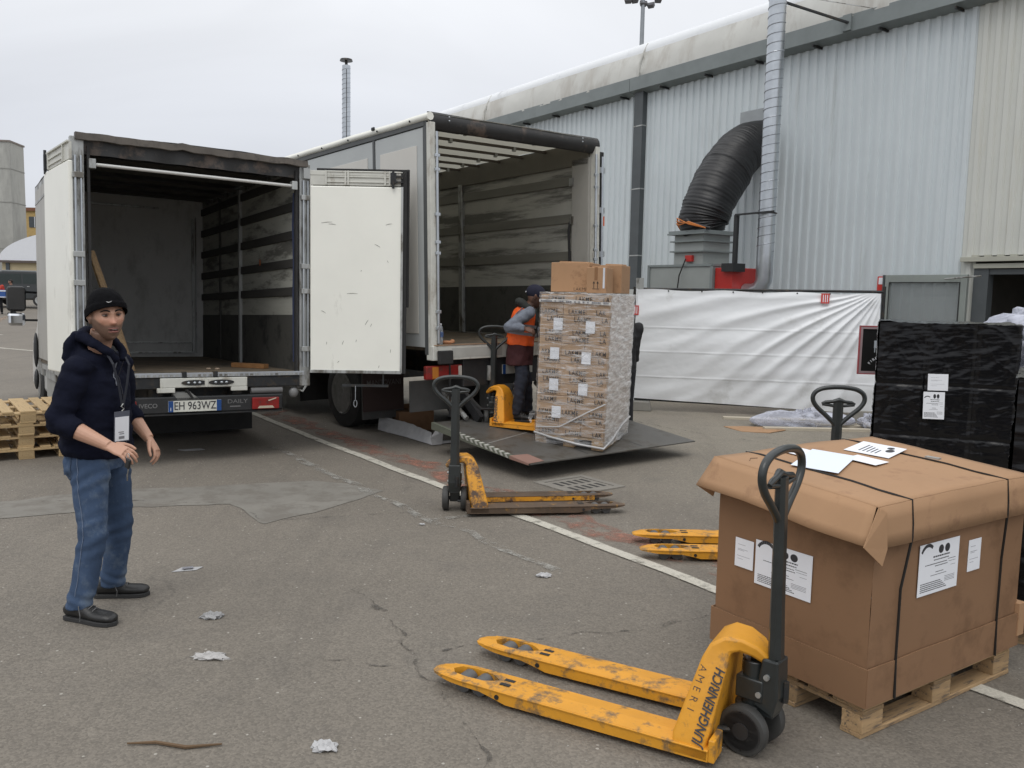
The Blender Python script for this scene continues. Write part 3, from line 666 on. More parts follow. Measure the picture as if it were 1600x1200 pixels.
    MB().tube([(1.05, .03, -.2), (1.09, .0, -.22), (1.12, .0, -.17), (1.15, .02, -.15)], .012, 6).build('cable', alu, t)
    bp = MB().box(-.95, .86, -.02, .06, -.41, -.235); bp = bp.build('bumper', black_pl, t, bevel=.015)
    MB().box(-.95, .86, -.03, .0, -.425, -.41).build('bumper_lip', dark_steel, bp)
    for s in (-1, 1):
        lx = s * .665 if s > 0 else -.77
        la = MB().box(lx - .145, lx + .145, -.045, -.02, -.395, -.27).build('tail_lamp', red_p, bp, bevel=.008)
        MB().prism([(lx - .09, -.385), (lx + .09, -.385), (lx + .07, -.36), (lx - .07, -.36)], -.05, -.044, 'y').prism([(lx + .02, -.30), (lx + .11, -.275), (lx + .11, -.285), (lx + .03, -.312)], -.05, -.044, 'y').build('reflector', mat('clear_lens', (.5, .45, .35), .2), la)
    # number plate
    pz = -.335; px = -.064
    pl = MB().box(px - .262, px + .262, -.034, -.02, pz - .056, pz + .056).build('number_plate', mat('plate_white', (.62, .62, .56), .4), t)
    pb = mat('plate_blue', (.01, .06, .22), .4)
    MB().box(px - .262, px - .215, -.036, -.0341, pz - .056, pz + .056).box(px + .215, px + .262, -.036, -.0341, pz - .056, pz + .056).build('plate_band', pb, pl)
    text('EH 963WZ', .115, frame((px, -.0362, pz), (1, 0, 0), (0, 0, 1)), ink, pl, sx=.78, bold=.006)
    text('I', .05, frame((px - .24, -.0372, pz - .03), (1, 0, 0), (0, 0, 1)), paper, pl)
    lg = mat('letter_grey', (.16, .16, .16), .5)
    text('IVECO', .062, frame((-.515, -.0215, -.325), (1, 0, 0), (0, 0, 1)), lg, t, bold=.012, sx=1.0)
    text('DAILY', .06, frame((.37, -.0215, -.305), (1, 0, 0), (0, 0, 1)), lg, t, bold=.002, sx=1.3)
    MB().box(.29, .40, -.0215, -.02, -.362, -.35).build('badge_line', lg, t)
    MB().box(-.80, -.9, -.02, .0, -.6, -.41).build('mud_bracket', black_pl, t)
    # chassis, wheels
    MB().box(-.45, -.35, .1, 6.0, -.3, -.12).box(.35, .45, .1, 6.0, -.3, -.12).box(-.45, .45, .3, .4, -.3, -.15).box(-.45, .45, 2.8, 2.9, -.3, -.15).build('chassis', dark_steel, t)
    ry = 2.05
    for s in (-1, 1):
        wheel(t, s * 1.0, ry, zg(s * 1., ry) + .34, .34, -s * .2, True)
        wheel(t, s * .98, 5.4, zg(s, 5.4) + .34, .34, -s * .21)
        MB().prism([(ry - .42, zg(0, ry) + .3), (ry - .42, zg(0, ry) + .72), (ry + .42, zg(0, ry) + .72), (ry + .42, zg(0, ry) + .3), (ry + .39, zg(0, ry) + .3), (ry + .38, zg(0, ry) + .69), (ry - .38, zg(0, ry) + .69), (ry - .39, zg(0, ry) + .3)], s * .55, s * 1.02, 'x').build('mudguard', black_pl, t)
    MB().box(-1.02, 1.02, ry - .45, ry - .43, zg(0, ry) + .06, zg(0, ry) + .66).build('mud_flap', black_rub, t)
    MB().cyl((-.95, ry, zg(0, ry) + .34), (.95, ry, zg(0, ry) + .34), .07, 10).ball((0, ry, zg(0, ry) + .34), .17).build('rear_axle', dark_steel, t)
    MB().box(-1.06, -.7, 2.7, 3.6, -.5, -.15).build('tool_box', mat('toolbox_grey', (.3, .3, .28), .5), t, bevel=.02)
    for i in range(3): MB().box(-1.09, -1.07, 1.0 + i * 1.3, 2.1 + i * 1.3, -.22, -.13).build('side_guard', alu, t)
    # cab
    cw = mat('cab_white', (.6, .6, .58), .3, coat=.3)
    cab = [(4.35, -.55), (4.35, 1.35), (4.5, 1.45), (5.3, 1.42), (5.62, 1.25), (6.05, .45), (6.75, .2), (6.9, -.1), (6.92, -.55)]
    cb = MB().prism([(a, b) for a, b in cab], -.95, .95, 'x').build('cab', cw, t, bevel=.06)
    gl = mat('cab_glass', (.03, .035, .04), .08)
    for s in (-1, 1): MB().prism([(4.6, .5), (4.6, 1.2), (5.35, 1.2), (5.8, .5)], s * .951, s * .956, 'x').build('side_window', gl, cb)
    MB().prism([(5.66, 1.22), (6.04, .50), (6.046, .505), (5.666, 1.225)], -.85, .85, 'x').build('windscreen', gl, cb)
    for s in (-1, 1):
        for z_ in (.9, .5): MB().bar((s * .95, 5.2, z_), (s * 1.28, 4.92, z_), .03, .03).build('mirror_arm', black_pl, cb)
        mi = MB().box(s * 1.3 - .12, s * 1.3 + .12, 4.84, 4.96, .62, .98).build('mirror_housing', black_pl, cb, bevel=.05)
        MB().box(s * 1.3 - .11, s * 1.3 + .11, 4.86, 4.94, .42, .6).build('mirror_housing', mat('chrome_mirror', (.7, .72, .75), .06, 1.), cb, bevel=.04)
        MB().box(s * 1.3 - .1, s * 1.3 + .1, 4.835, 4.84, .65, .95).build('mirror_glass', mat('mirror_dark', (.06, .06, .06), .25, .3), cb)
    # side lamp / bump stop hanging at the far left edge
    for z_, h_ in ((.1, .24), (-.3, .14)): MB().ball((-1.125, 4.2, z_), (.032, .08, h_), 12, 8).build('side_marker', black_pl, t)
    return t
T1 = truck1()

# loose things in truck 1
M1 = Matrix.Translation((-3.212, 8.734, .932)) @ Matrix.Rotation(R(34.1), 4, 'Z') @ Matrix.Rotation(R(-1.8), 4, 'X') @ Matrix.Rotation(R(1.0), 4, 'Y')
a, b = M1 @ Vector((-.93, .55, 1.22)), M1 @ Vector((-.60, .34, .005))
pw = MB().tube([a, a.lerp(b, .3) + Vector((.004, 0, 0)), a.lerp(b, .7), b], [(.03, .045), (.035, .05), (.038, .055), (.036, .052)], 8, up=(1, 0, 0))
for v in pw.v: v += Vector((fbm(v.x * 9, v.y * 9, v.z * 6), fbm(v.x * 9, v.z * 9, 4), 0)) * .004
tag(pw.build('wooden_post', wood_old, smooth=40), 'weathered wooden post leaning in the open rear of the smaller lorry', 'wooden post')
a = M1 @ Vector((.62, 1.0, .03)); b = M1 @ Vector((.86, .55, .03))
tag(MB().bar(a, b, .075, .05).build('timber_offcut', mat('orange_brown_wood', (.26, .13, .05), .7, var=.3, vs=9)), 'short reddish timber offcut lying on the floor of the smaller lorry', 'timber')
for k, (x, y) in enumerate(((.22, .55), (.3, .5))):
    c = M1 @ Vector((x, y, .012))
    tag(MB().ball((0, 0, 0), (.028, .018, .012), 8, 5).build('rubbish_scrap', mat('scrap_tan', (.35, .27, .2), .8), loc=c),
        ('small pale scrap of rubbish left of its twin on the empty lorry floor', 'small pale scrap of rubbish right of its twin on the empty lorry floor')[k], 'litter', 'scraps on the lorry floor')

def truck2():
    t = thing('curtainside_truck', 'larger white lorry behind, open at the rear with its tail lift lowered', 'truck', (.099, 10.182, 1.232), rot=(R(-.9), R(-.79), R(38.67)))
    W, Hh, Ln = 1.25, 2.52, 7.2
    zg = lambda x, y: -1.232 + .0157 * y - .0138 * x
    MB().box(-W + .03, W - .03, 0.03, Ln, -.06, 0).build('load_floor', flr, t)
    MB().box(-W + .03, W - .03, Ln - .05, Ln, 0, Hh - .03).build('front_wall', ply, t)
    MB().box(W - .03, W, .1, Ln, 0, Hh - .06).build('side_wall', white_d, t)
    sgry = mat('side_panel_grey', (.42, .44, .435), .35, .0, var=.06, vs=2); sgr2 = mat('side_panel_pale', (.58, .56, .51), .3, var=.05, vs=1.5, coat=.2)
    MB().box(-W, -W + .02, .1, Ln, 0, Hh - .08).build('side_wall', sgry, t)
    for a, b in ((.14, 1.18), (1.24, 3.6), (3.66, 5.4), (5.46, 7.1)):
        fr_ = MB().box(-W - .02, -W, a, b, -.02, Hh - .14).build('side_panel', sgry, t, bevel=.004)
        MB().box(-W - .026, -W - .02, a + .12, b - .12, .13, Hh - .32).build('panel_face', sgr2, fr_, bevel=.003)
    MB().box(-W - .026, -W - .0, 1.185, 1.235, -.1, Hh - .1).box(-W - .026, -W, .06, .13, -.1, Hh - .08).build('side_post', mat('side_post_dark', (.07, .075, .075), .5), t)
    MB().box(-W - .03, -W, .1, Ln, Hh - .13, Hh - .08).build('curtain_rail', MC['side_post_dark'], t)
    rl = MB().tube([(-W - .01, .0 + Ln * i / 20, Hh - .04 + .01 * fbm(i * .7)) for i in range(21)], .045, 8); rl.build('roof_edge', white_p, t, smooth=60)
    for i in range(7): MB().ball((-W - .055, .35 + i * .72, Hh - .05), .012, 8, 6).build('roof_rivet', dark_steel, t)
    MB().box(-W - .07, -W - .05, 1.12, 1.19, Hh - .03, Hh + .01).build('rail_knob', dark_steel, t, bevel=.01)
    MB().box(W - .04, W + .02, .1, Ln, Hh - .14, Hh - .02).build('roof_edge', alu, t)
    roofm = mat('translucent_roof', (.62, .62, .56), .6, var=.05, vs=1)
    nt_ = roofm.node_tree; pb_ = nt_.nodes['Principled BSDF']; trn = nt_.nodes.new('ShaderNodeBsdfTranslucent'); trn.inputs[0].default_value = (.75, .73, .62, 1)
    ms = nt_.nodes.new('ShaderNodeMixShader'); ms.inputs[0].default_value = .22; nt_.links.new(pb_.outputs[0], ms.inputs[1]); nt_.links.new(trn.outputs[0], ms.inputs[2]); nt_.links.new(ms.outputs[0], nt_.nodes['Material Output'].inputs[0])
    MB().grid(lambda u, v: (-W + 2 * W * u, .02 + (Ln - .02) * v, Hh - .01 + .015 * math.sin(math.pi * u) + .006 * math.sin(v * Ln / .58 * math.pi)), 16, 60).build('roof', roofm, t, smooth=60)
    bow = mat('roof_bow_brown', (.085, .07, .055), .6)
    for k in range(13):
        bo = MB().bar((-W + .04, .42 + k * .5, Hh - .06), (W - .04, .42 + k * .5, Hh - .06), .035, .03).build('roof_bow', bow, t)
        if k < 6:
            for x in (-.5 + .13 * k, .55 + .08 * k): MB().box(x - .02, x + .02, .40 + k * .5, .44 + k * .5, Hh - .1, Hh - .05).build('bow_clip', alu, bo)
    # inside right wall
    xi = W - .032
    wm = mat('scuffed_wall', (.44, .435, .395), .7, var=.1, vs=2, dirt=((.15, .148, .132), .5, 1.5, (1, .35, 4)))
    MB().box(xi - .05, xi, .1, Ln - .05, 2.22, Hh - .03).build('top_rail', mat('rail_brown_grey', (.15, .14, .115), .5, .1), t)
    for a, b in ((.42, 2.86), (2.94, 5.2), (5.26, 7.1)):
        for z0, z1, mm in ((0.02, .7, ply_dk), (.7, 1.02, wm), (1.13, 1.5, wm), (1.62, 1.98, wm), (2.1, 2.22, wm)):
            MB().box(xi - .008, xi, a, b, z0, z1).build('lining_board' if mm == wm else 'kick_board', mm, t)
        for z in (1.02, 1.5, 1.98): MB().box(xi - .032, xi, a, b, z, z + .118).build('batten', mat('batten_grey', (.19, .185, .16), .6, var=.15, vs=4, stretch=(1, .3, 2)), t, bevel=.005)
    for y in (2.9, 5.23): MB().box(xi - .06, xi, y - .05, y + .05, 0, 2.24).build('wall_post', alu, t, bevel=.006)
    MB().box(xi - .05, xi + .02, .08, .4, 0, 2.3).build('corner_pillar', white_d, t, bevel=.008)
    MB().tube([(xi - .055, .42, 1.52), (xi - .07, .43, 1.4), (xi - .06, .42, 1.0), (xi - .07, .42, .8)], .018, 6).build('hanging_strap', black_rub, t)
    for z in (1.97, 1.48): MB().box(xi - .07, xi - .05, .36, .43, z, z + .1).build('strap_hook', alu, t)
    MB().box(-W + .03, -W + .04, .1, Ln - .05, 0, Hh - .1).build('lining_board', wm, t)
    # rear frame
    for s in (-1, 1):
        MB().box(s * (W - .01) - .035, s * (W - .01) + .035, -.01, .1, -.16, Hh - .1).build('rear_post', steel_w, t, bevel=.006)
        MB().cyl((s * (W - .055), -.025, .03), (s * (W - .055), -.025, Hh - .2), .016, 10).build('lock_rod', galv, t, smooth=50)
        for z in (.18, .36, 1.0, 1.12, 1.42, 1.9, 2.05): MB().box(s * (W - .055) - .03, s * (W - .055) + .03, -.04, -.01, z, z + .035).build('hinge', galv, t, bevel=.004)
    # right door folded back along the side, seen edge on
    dd = MB().box(W + .035, W + .075, .0, 1.2, 0.0, 2.36).build('rear_door', white_p, t, bevel=.006)
    MB().box(W + .025, W + .085, -.015, .004, 0, 2.36).build('door_seal', black_rub, dd)
    for z in (.4, 1.05, 1.6, 2.1): MB().box(W + .02, W + .1, -.03, -.01, z, z + .07).build('hinge', galv, dd)
    MB().box(W + .05, W + .09, -.035, -.03, 1.44, 1.56).build('orange_tag', mat('orange_tag2', (.55, .1, .03), .5), dd)
    # header: drooping black tarpaulin roll
    def hd(u, v):
        x = -W - .02 + (2 * W + .05) * u; a = v * math.pi * 1.1
        return (x, .05 - .045 * math.sin(a), Hh - .005 - .155 * v + .016 * math.cos(a) + .006 * fbm(u * 6, v * 2))
    MB().grid(hd, 60, 8).build('header_tarpaulin', tarp_dk, t, smooth=60, solid=.01)
    for x in (-1.03, .96):
        for z in (-.03, -.07): MB().ball((x, -.025, Hh + z), .009, 8, 6).build('eyelet', galv, t)
    # sill with embossed word
    sl_ = MB().box(-W - .03, W + .03, -.04, .04, -.16, .0).build('rear_sill', steel_w, t, bevel=.006)
    MB().box(-W, W, -.045, .03, 0.001, .012).build('sill_strip', mat('rusty_edge', (.3, .2, .13), .6), t)
    text('ESSEGCAR', .095, frame((-.72, -.0415, -.082), (1, 0, 0), (0, 0, 1)), mat('emboss_grey', (.33, .33, .3), .5), sl_, bold=.004, sx=1.05)
    MB().box(-1.03, -.32, -.042, -.0405, -.135, -.028).build('word_plate', mat('emboss_plate', (.42, .42, .39), .5), sl_)
    MB().box(-W + .02, -W + .2, -.1, -.04, -.2, -.05).build('rubber_buffer', black_rub, t, bevel=.01)
    MB().cyl((W + .05, -.03, .05), (W + .05, -.03, 2.3), .014, 8).build('lock_rod', galv, t)
    # lights, bumper, tail lift gear
    la = MB().box(-1.36, -.88, -.02, .04, -.37, -.22).build('tail_lamp', red_p, t, bevel=.01)
    MB().box(-1.28, -1.2, -.024, -.02, -.36, -.23).build('amber_lens', mat('amber', (.45, .16, .02), .3), la)
    MB().box(-.93, -.885, -.024, -.02, -.36, -.23).build('clear_lens', mat('clear_lens2', (.45, .42, .38), .3), la)
    MB().box(.88, 1.36, -.02, .04, -.37, -.22).build('tail_lamp', red_p, t, bevel=.01)
    gg = mat('lift_gear_dark', (.035, .036, .038), .5, .3, var=.3, vs=6)
    MB().box(-.85, .85, .0, .25, -.48, -.17).build('lift_beam', gg, t, bevel=.01)
    MB().cyl((-.5, -.03, -.42), (-.5, -.03, -.25), .03, 12).build('grey_fitting', alu, t)
    MB().box(-.3, .15, -.03, -.01, -.36, -.25).build('number_plate', mat('plate_white2', (.5, .5, .46), .4), t)
    MB().box(-.3, -.26, -.034, -.03, -.36, -.25).build('plate_band', mat('plate_blue', (.01, .06, .22)), t)
    text('DK 271', .09, frame((-.02, -.0345, -.305), (1, 0, 0), (0, 0, 1)), ink, t, sx=.8) if False else None
    # lift arms down to the platform
    for x in (-.72, .72):
        MB().bar((x, .35, -.45), (x + .02, -.12, -.86), .06, .11).build('lift_arm', gg, t)
        MB().cyl((x - .12, .45, -.55), (x - .12, -.05, -.84), .03, 10).build('lift_cylinder', alu, t)
    MB().bar((-1.05, -.02, -.2), (-1.05, -.02, -.80), .02, .02).build('lift_chain', dark_steel, t)
    MB().tube([(-.9, -.05, -.5), (-.75, -.2, -.72), (-.5, -.25, -.74), (-.2, -.1, -.5)], .018, 6).build('hose', black_rub, t)
    # chassis, wheels, mudguards, MANTOVANI flap
    MB().box(-.45, -.35, .1, 9.0, -.42, -.14).box(.35, .45, .1, 9.0, -.42, -.14).box(-.45, .45, 3.8, 3.95, -.42, -.2).build('chassis', dark_steel, t)
    ry = 2.3
    for s in (-1, 1):
        wheel(t, s * 1.2, ry, zg(s, ry) + .46, .46, -s * .26, True)
        wheel(t, s * 1.16, 8.4, zg(s, 8.4) + .46, .46, -s * .27)
        MB().box(s * .62, s * 1.23, ry - .62, ry - .6, zg(0, ry) + .18, zg(0, ry) + .95).build('mud_flap', mat('mud_flap_grey', (.07, .07, .068), .7, var=.2), t)
        MB().box(s * .62, s * 1.23, ry - .6, ry + .6, zg(0, ry) + .97, zg(0, ry) + 1.0).build('mudguard', black_pl, t)
    MB().box(-1.2, 1.2, ry + 1.6, ry + 2.6, -.75, -.2).build('tank', dark_steel, t)
    fl = MB().box(-1.24, -.62, ry + 1.2, ry + 1.22, zg(0, ry) + .25, zg(0, ry) + .95).build('mud_flap', black_rub, t)
    for i in range(2): MB().box(-1.27, -1.24, 3.4, 6.9, -.45 - i * .3, -.35 - i * .3).build('side_guard', alu, t)
    MB().box(-1.3, -.55, .42, .44, -.78, -.42).build('mud_flap', MC['mud_flap_grey'], t)
    # cab
    cw = mat('cab_white2', (.6, .6, .6), .3, coat=.3)
    cb = MB().prism([(7.5, -.8), (7.5, 1.6), (7.8, 2.0), (8.9, 1.6), (9.35, 1.2), (9.6, .2), (9.62, -.8)], -1.15, 1.15, 'x').build('cab', cw, t, bevel=.08)
    for s in (-1, 1): MB().prism([(8.1, .45), (8.1, 1.2), (9.1, 1.2), (9.35, .45)], s * 1.151, s * 1.158, 'x').build('side_window', MC['cab_glass'], cb)
    MB().prism([(9.37, 1.16), (9.57, .35), (9.577, .352), (9.377, 1.162)], -1.05, 1.05, 'x').build('windscreen', MC['cab_glass'], cb)
    # mudflap with the haulier's name behind the smaller lorry's open door
    mf = MB().box(-1.25, -.66, 1.62, 1.64, zg(0, 1.6) + .3, zg(0, 1.6) + .8).build('name_flap', mat('flap_dark_red', (.04, .022, .02), .7), t)
    text('MANTOVANI', .1, frame((-.95, 1.615, zg(0, 1.6) + .66), (1, 0, 0), (0, 0, 1)), mat('faded_letters', (.14, .13, .13), .7), mf, sx=.85, bold=.004)
    # tail lift platform: lowered, free edge close to the ground (local frame of the lorry)
    inv = (Matrix.Translation((.099, 10.182, 1.232)) @ Matrix.Rotation(R(38.67), 4, 'Z') @ Matrix.Rotation(R(-.9), 4, 'X') @ Matrix.Rotation(R(-.79), 4, 'Y')).inverted()
    A = Vector((.19, 8.1, .175)); ex = Vector((.781, .625, 0)); ey = Vector((-.625, .781, 0))
    def pf(u, v, d=0): return inv @ (A + ex * u + ey * v + Vector((0, 0, v * .105 - d)))
    pm_ = mat('platform_steel', (.13, .125, .115), .5, .35, var=.15, vs=3, dirt=((.085, .075, .06), .4, 3), bump=.15, bs=120)
    P = MB(); P.add([pf(0, 0, .012), pf(2.46, 0, .012), pf(2.46, 0), pf(0, 0), pf(0, 1.72, .07), pf(2.46, 1.72, .07), pf(2.46, 1.72), pf(0, 1.72)],
          [(0, 1, 2, 3), (4, 7, 6, 5), (3, 2, 6, 7), (0, 4, 5, 1), (0, 3, 7, 4), (1, 5, 6, 2)])
    pl = P.build('tail_lift_platform', pm_, t)
    edm = mat('edge_dull_green', (.12, .13, .10), .6, var=.2)
    MB().add([pf(-.012, .3, .03), pf(-.012, 1.72, .075), pf(-.012, 1.72, -.004), pf(-.012, .3, -.004), pf(0.03, .3, .03), pf(.03, 1.72, .075), pf(.03, 1.72, -.004), pf(.03, .3, -.004)], [(0, 1, 2, 3), (4, 7, 6, 5), (3, 2, 6, 7), (0, 4, 5, 1), (0, 3, 7, 4), (1, 5, 6, 2)]).build('platform_edge', edm, pl)
    s1 = MB()
    for k in range(11):
        v0 = .32 + k * .085
        s1.add([pf(-.0145, v0, .028), pf(-.0145, v0 + .042, .028), pf(-.0145, v0 + .072, -.006), pf(-.0145, v0 + .03, -.006), pf(.035, v0 + .072, -.006), pf(.035, v0 + .03, -.006)], [(0, 1, 2, 3), (3, 2, 4, 5)])
    s1.build('warning_stripe', mat('pale_stripe', (.42, .42, .38), .6, var=.2), pl, kind='stuff')
    MB().add([pf(-.016, .0, .014), pf(-.016, .3, .03), pf(-.016, .3, -.005), pf(-.016, 0, -.005), pf(.2, .28, -.005), pf(.2, .02, -.005)], [(0, 1, 2, 3), (3, 2, 4, 5)]).build('platform_corner', mat('corner_pinkish', (.26, .15, .12), .7), pl)
    for u in (.82, 1.64):
        MB().add([pf(u, .06, -.002), pf(u + .012, .06, -.002), pf(u + .012, 1.66, -.002), pf(u, 1.66, -.002)], [(0, 1, 2, 3)]).build('platform_seam', dark_steel, pl)
    MB().add([pf(.05, .75, -.0025), pf(.8, .98, -.0025), pf(.8, 1.0, -.0025), pf(.05, .77, -.0025)], [(0, 1, 2, 3)]).build('scrape_mark', mat('scrape_pale', (.24, .235, .22), .6), pl)
    u_ = MB()
    for u in (.5, 1.9): u_.add([pf(u, .5, .05), pf(u + .08, .5, .05), pf(u + .08, 1.7, .13), pf(u, 1.7, .13), pf(u, .5, .02), pf(u + .08, .5, .02), pf(u + .08, 1.7, .06), pf(u, 1.7, .06)], [(0, 1, 2, 3), (4, 7, 6, 5), (3, 2, 6, 7), (0, 4, 5, 1), (0, 3, 7, 4), (1, 5, 6, 2)])
    u_.build('platform_beam', dark_steel, pl)
    return t
T2 = truck2()
def plat_z(x, y): # height of the platform surface at a world point
    v = (x - .19) * -.625 + (y - 8.1) * .781
    return .175 + .105 * v

# bottle and cloth on the sill of truck 2
M2 = Matrix.Translation((.099, 10.182, 1.232)) @ Matrix.Rotation(R(38.67), 4, 'Z') @ Matrix.Rotation(R(-.9), 4, 'X') @ Matrix.Rotation(R(-.79), 4, 'Y')
bt = thing('water_bottle', 'half empty clear plastic water bottle standing on the larger lorry floor edge', 'bottle', M2 @ Vector((-1.12, .06, .012)))
MB().tube([(0, 0, z) for z in (0, .01, .07, .075, .15, .19, .215)], [.028, .033, .033, .03, .033, .025, .014], 16).build('bottle_body', glass_mat('clear_plastic', (.6, .65, .7), .35, .1), bt, smooth=50)
MB().cyl((0, 0, .085), (0, 0, .14), .034, 16).build('bottle_label', mat('label_blue', (.08, .14, .3), .5), bt)
MB().cyl((0, 0, .215), (0, 0, .235), .015, 10).build('bottle_cap', paper, bt)
gl_ = MB().ball((0, 0, .02), (.07, .04, .025), 16, 8).ball((.05, .01, .03), (.03, .03, .025), 12, 6)
for v in gl_.v: v += Vector((fbm(v.x * 30, v.y * 30), fbm(v.y * 30, v.z * 40), fbm(v.z * 30, v.x * 30))) * .008
tag(gl_.build('work_glove', mat('glove_orange', (.42, .2, .1), .8), loc=M2 @ Vector((-1.02, .06, .012)), smooth=60), 'crumpled orange work glove beside the bottle on the lorry floor', 'glove')

# ================================================================== PALLETS
PM = {}
def pallet_parts(parent, mt, z0=0., rot=0., W=.8, tilt=None, key='a', flip=False):
    """EUR pallet: every board and block a part; meshes shared"""
    defs = []
    for i, y in enumerate((-.3275, -.18, 0, .18, .3275)):
        wd = (.145, .1, .145, .1, .145)[i]; defs.append(('top_board', 1.2, wd, .022, 0, y * W / .8, .122))
    for x in (-.5275, 0, .5275): defs.append(('cross_board', .145, W, .022, x, 0, .1))
    for x in (-.5275, 0, .5275):
        for y in (-W / 2 + .05, 0, W / 2 - .05): defs.append(('block', .145, .1 if y else .145, .078, x, y, .022))
    for y in (-W / 2 + .05, 0, W / 2 - .05): defs.append(('bottom_board', 1.2, .1 if y else .145, .022, 0, y, 0))
    for nm, lx, ly, lz, x, y, z in defs:
        k = (nm, lx, ly, lz, mt.name, key)
        if k not in PM:
            mb = MB().box(-lx / 2, lx / 2, -ly / 2, ly / 2, 0, lz)
            me = mb.mesh(nm); me.materials.append(mt); PM[k] = me
        o = bpy.data.objects.new(nm, PM[k]); COL.objects.link(o); o.parent = parent
        j = random.uniform
        zz = (.144 - z - lz) if flip else z
        o.location = (x + j(-.004, .004), y + j(-.004, .004), z0 + zz); o.rotation_euler = (0, 0, R(j(-.5, .5)))
        q = o.modifiers.new('b', 'BEVEL'); q.width = .003; q.segments = 1
for k in range(4):
    lb = ['bottom pallet of the pale wooden stack behind the man, resting on the tarmac', 'second pallet from the ground in the stack behind the man',
          'third pallet from the ground in the stack behind the man', 'top pallet of the stack behind the man, its pale deck boards facing up'][k]
    p = thing('wooden_pallet', lb, 'pallet', (-5.36 + random.uniform(-.02, .02), 9.2 + random.uniform(-.02, .02), k * .1255), 125 + random.uniform(-1.5, 1.5), group='pallets stacked at the left edge')
    pallet_parts(p, wood_new)
    if k % 2 == 1 and k < 3: pass
    p.scale = (1, 1, .87)

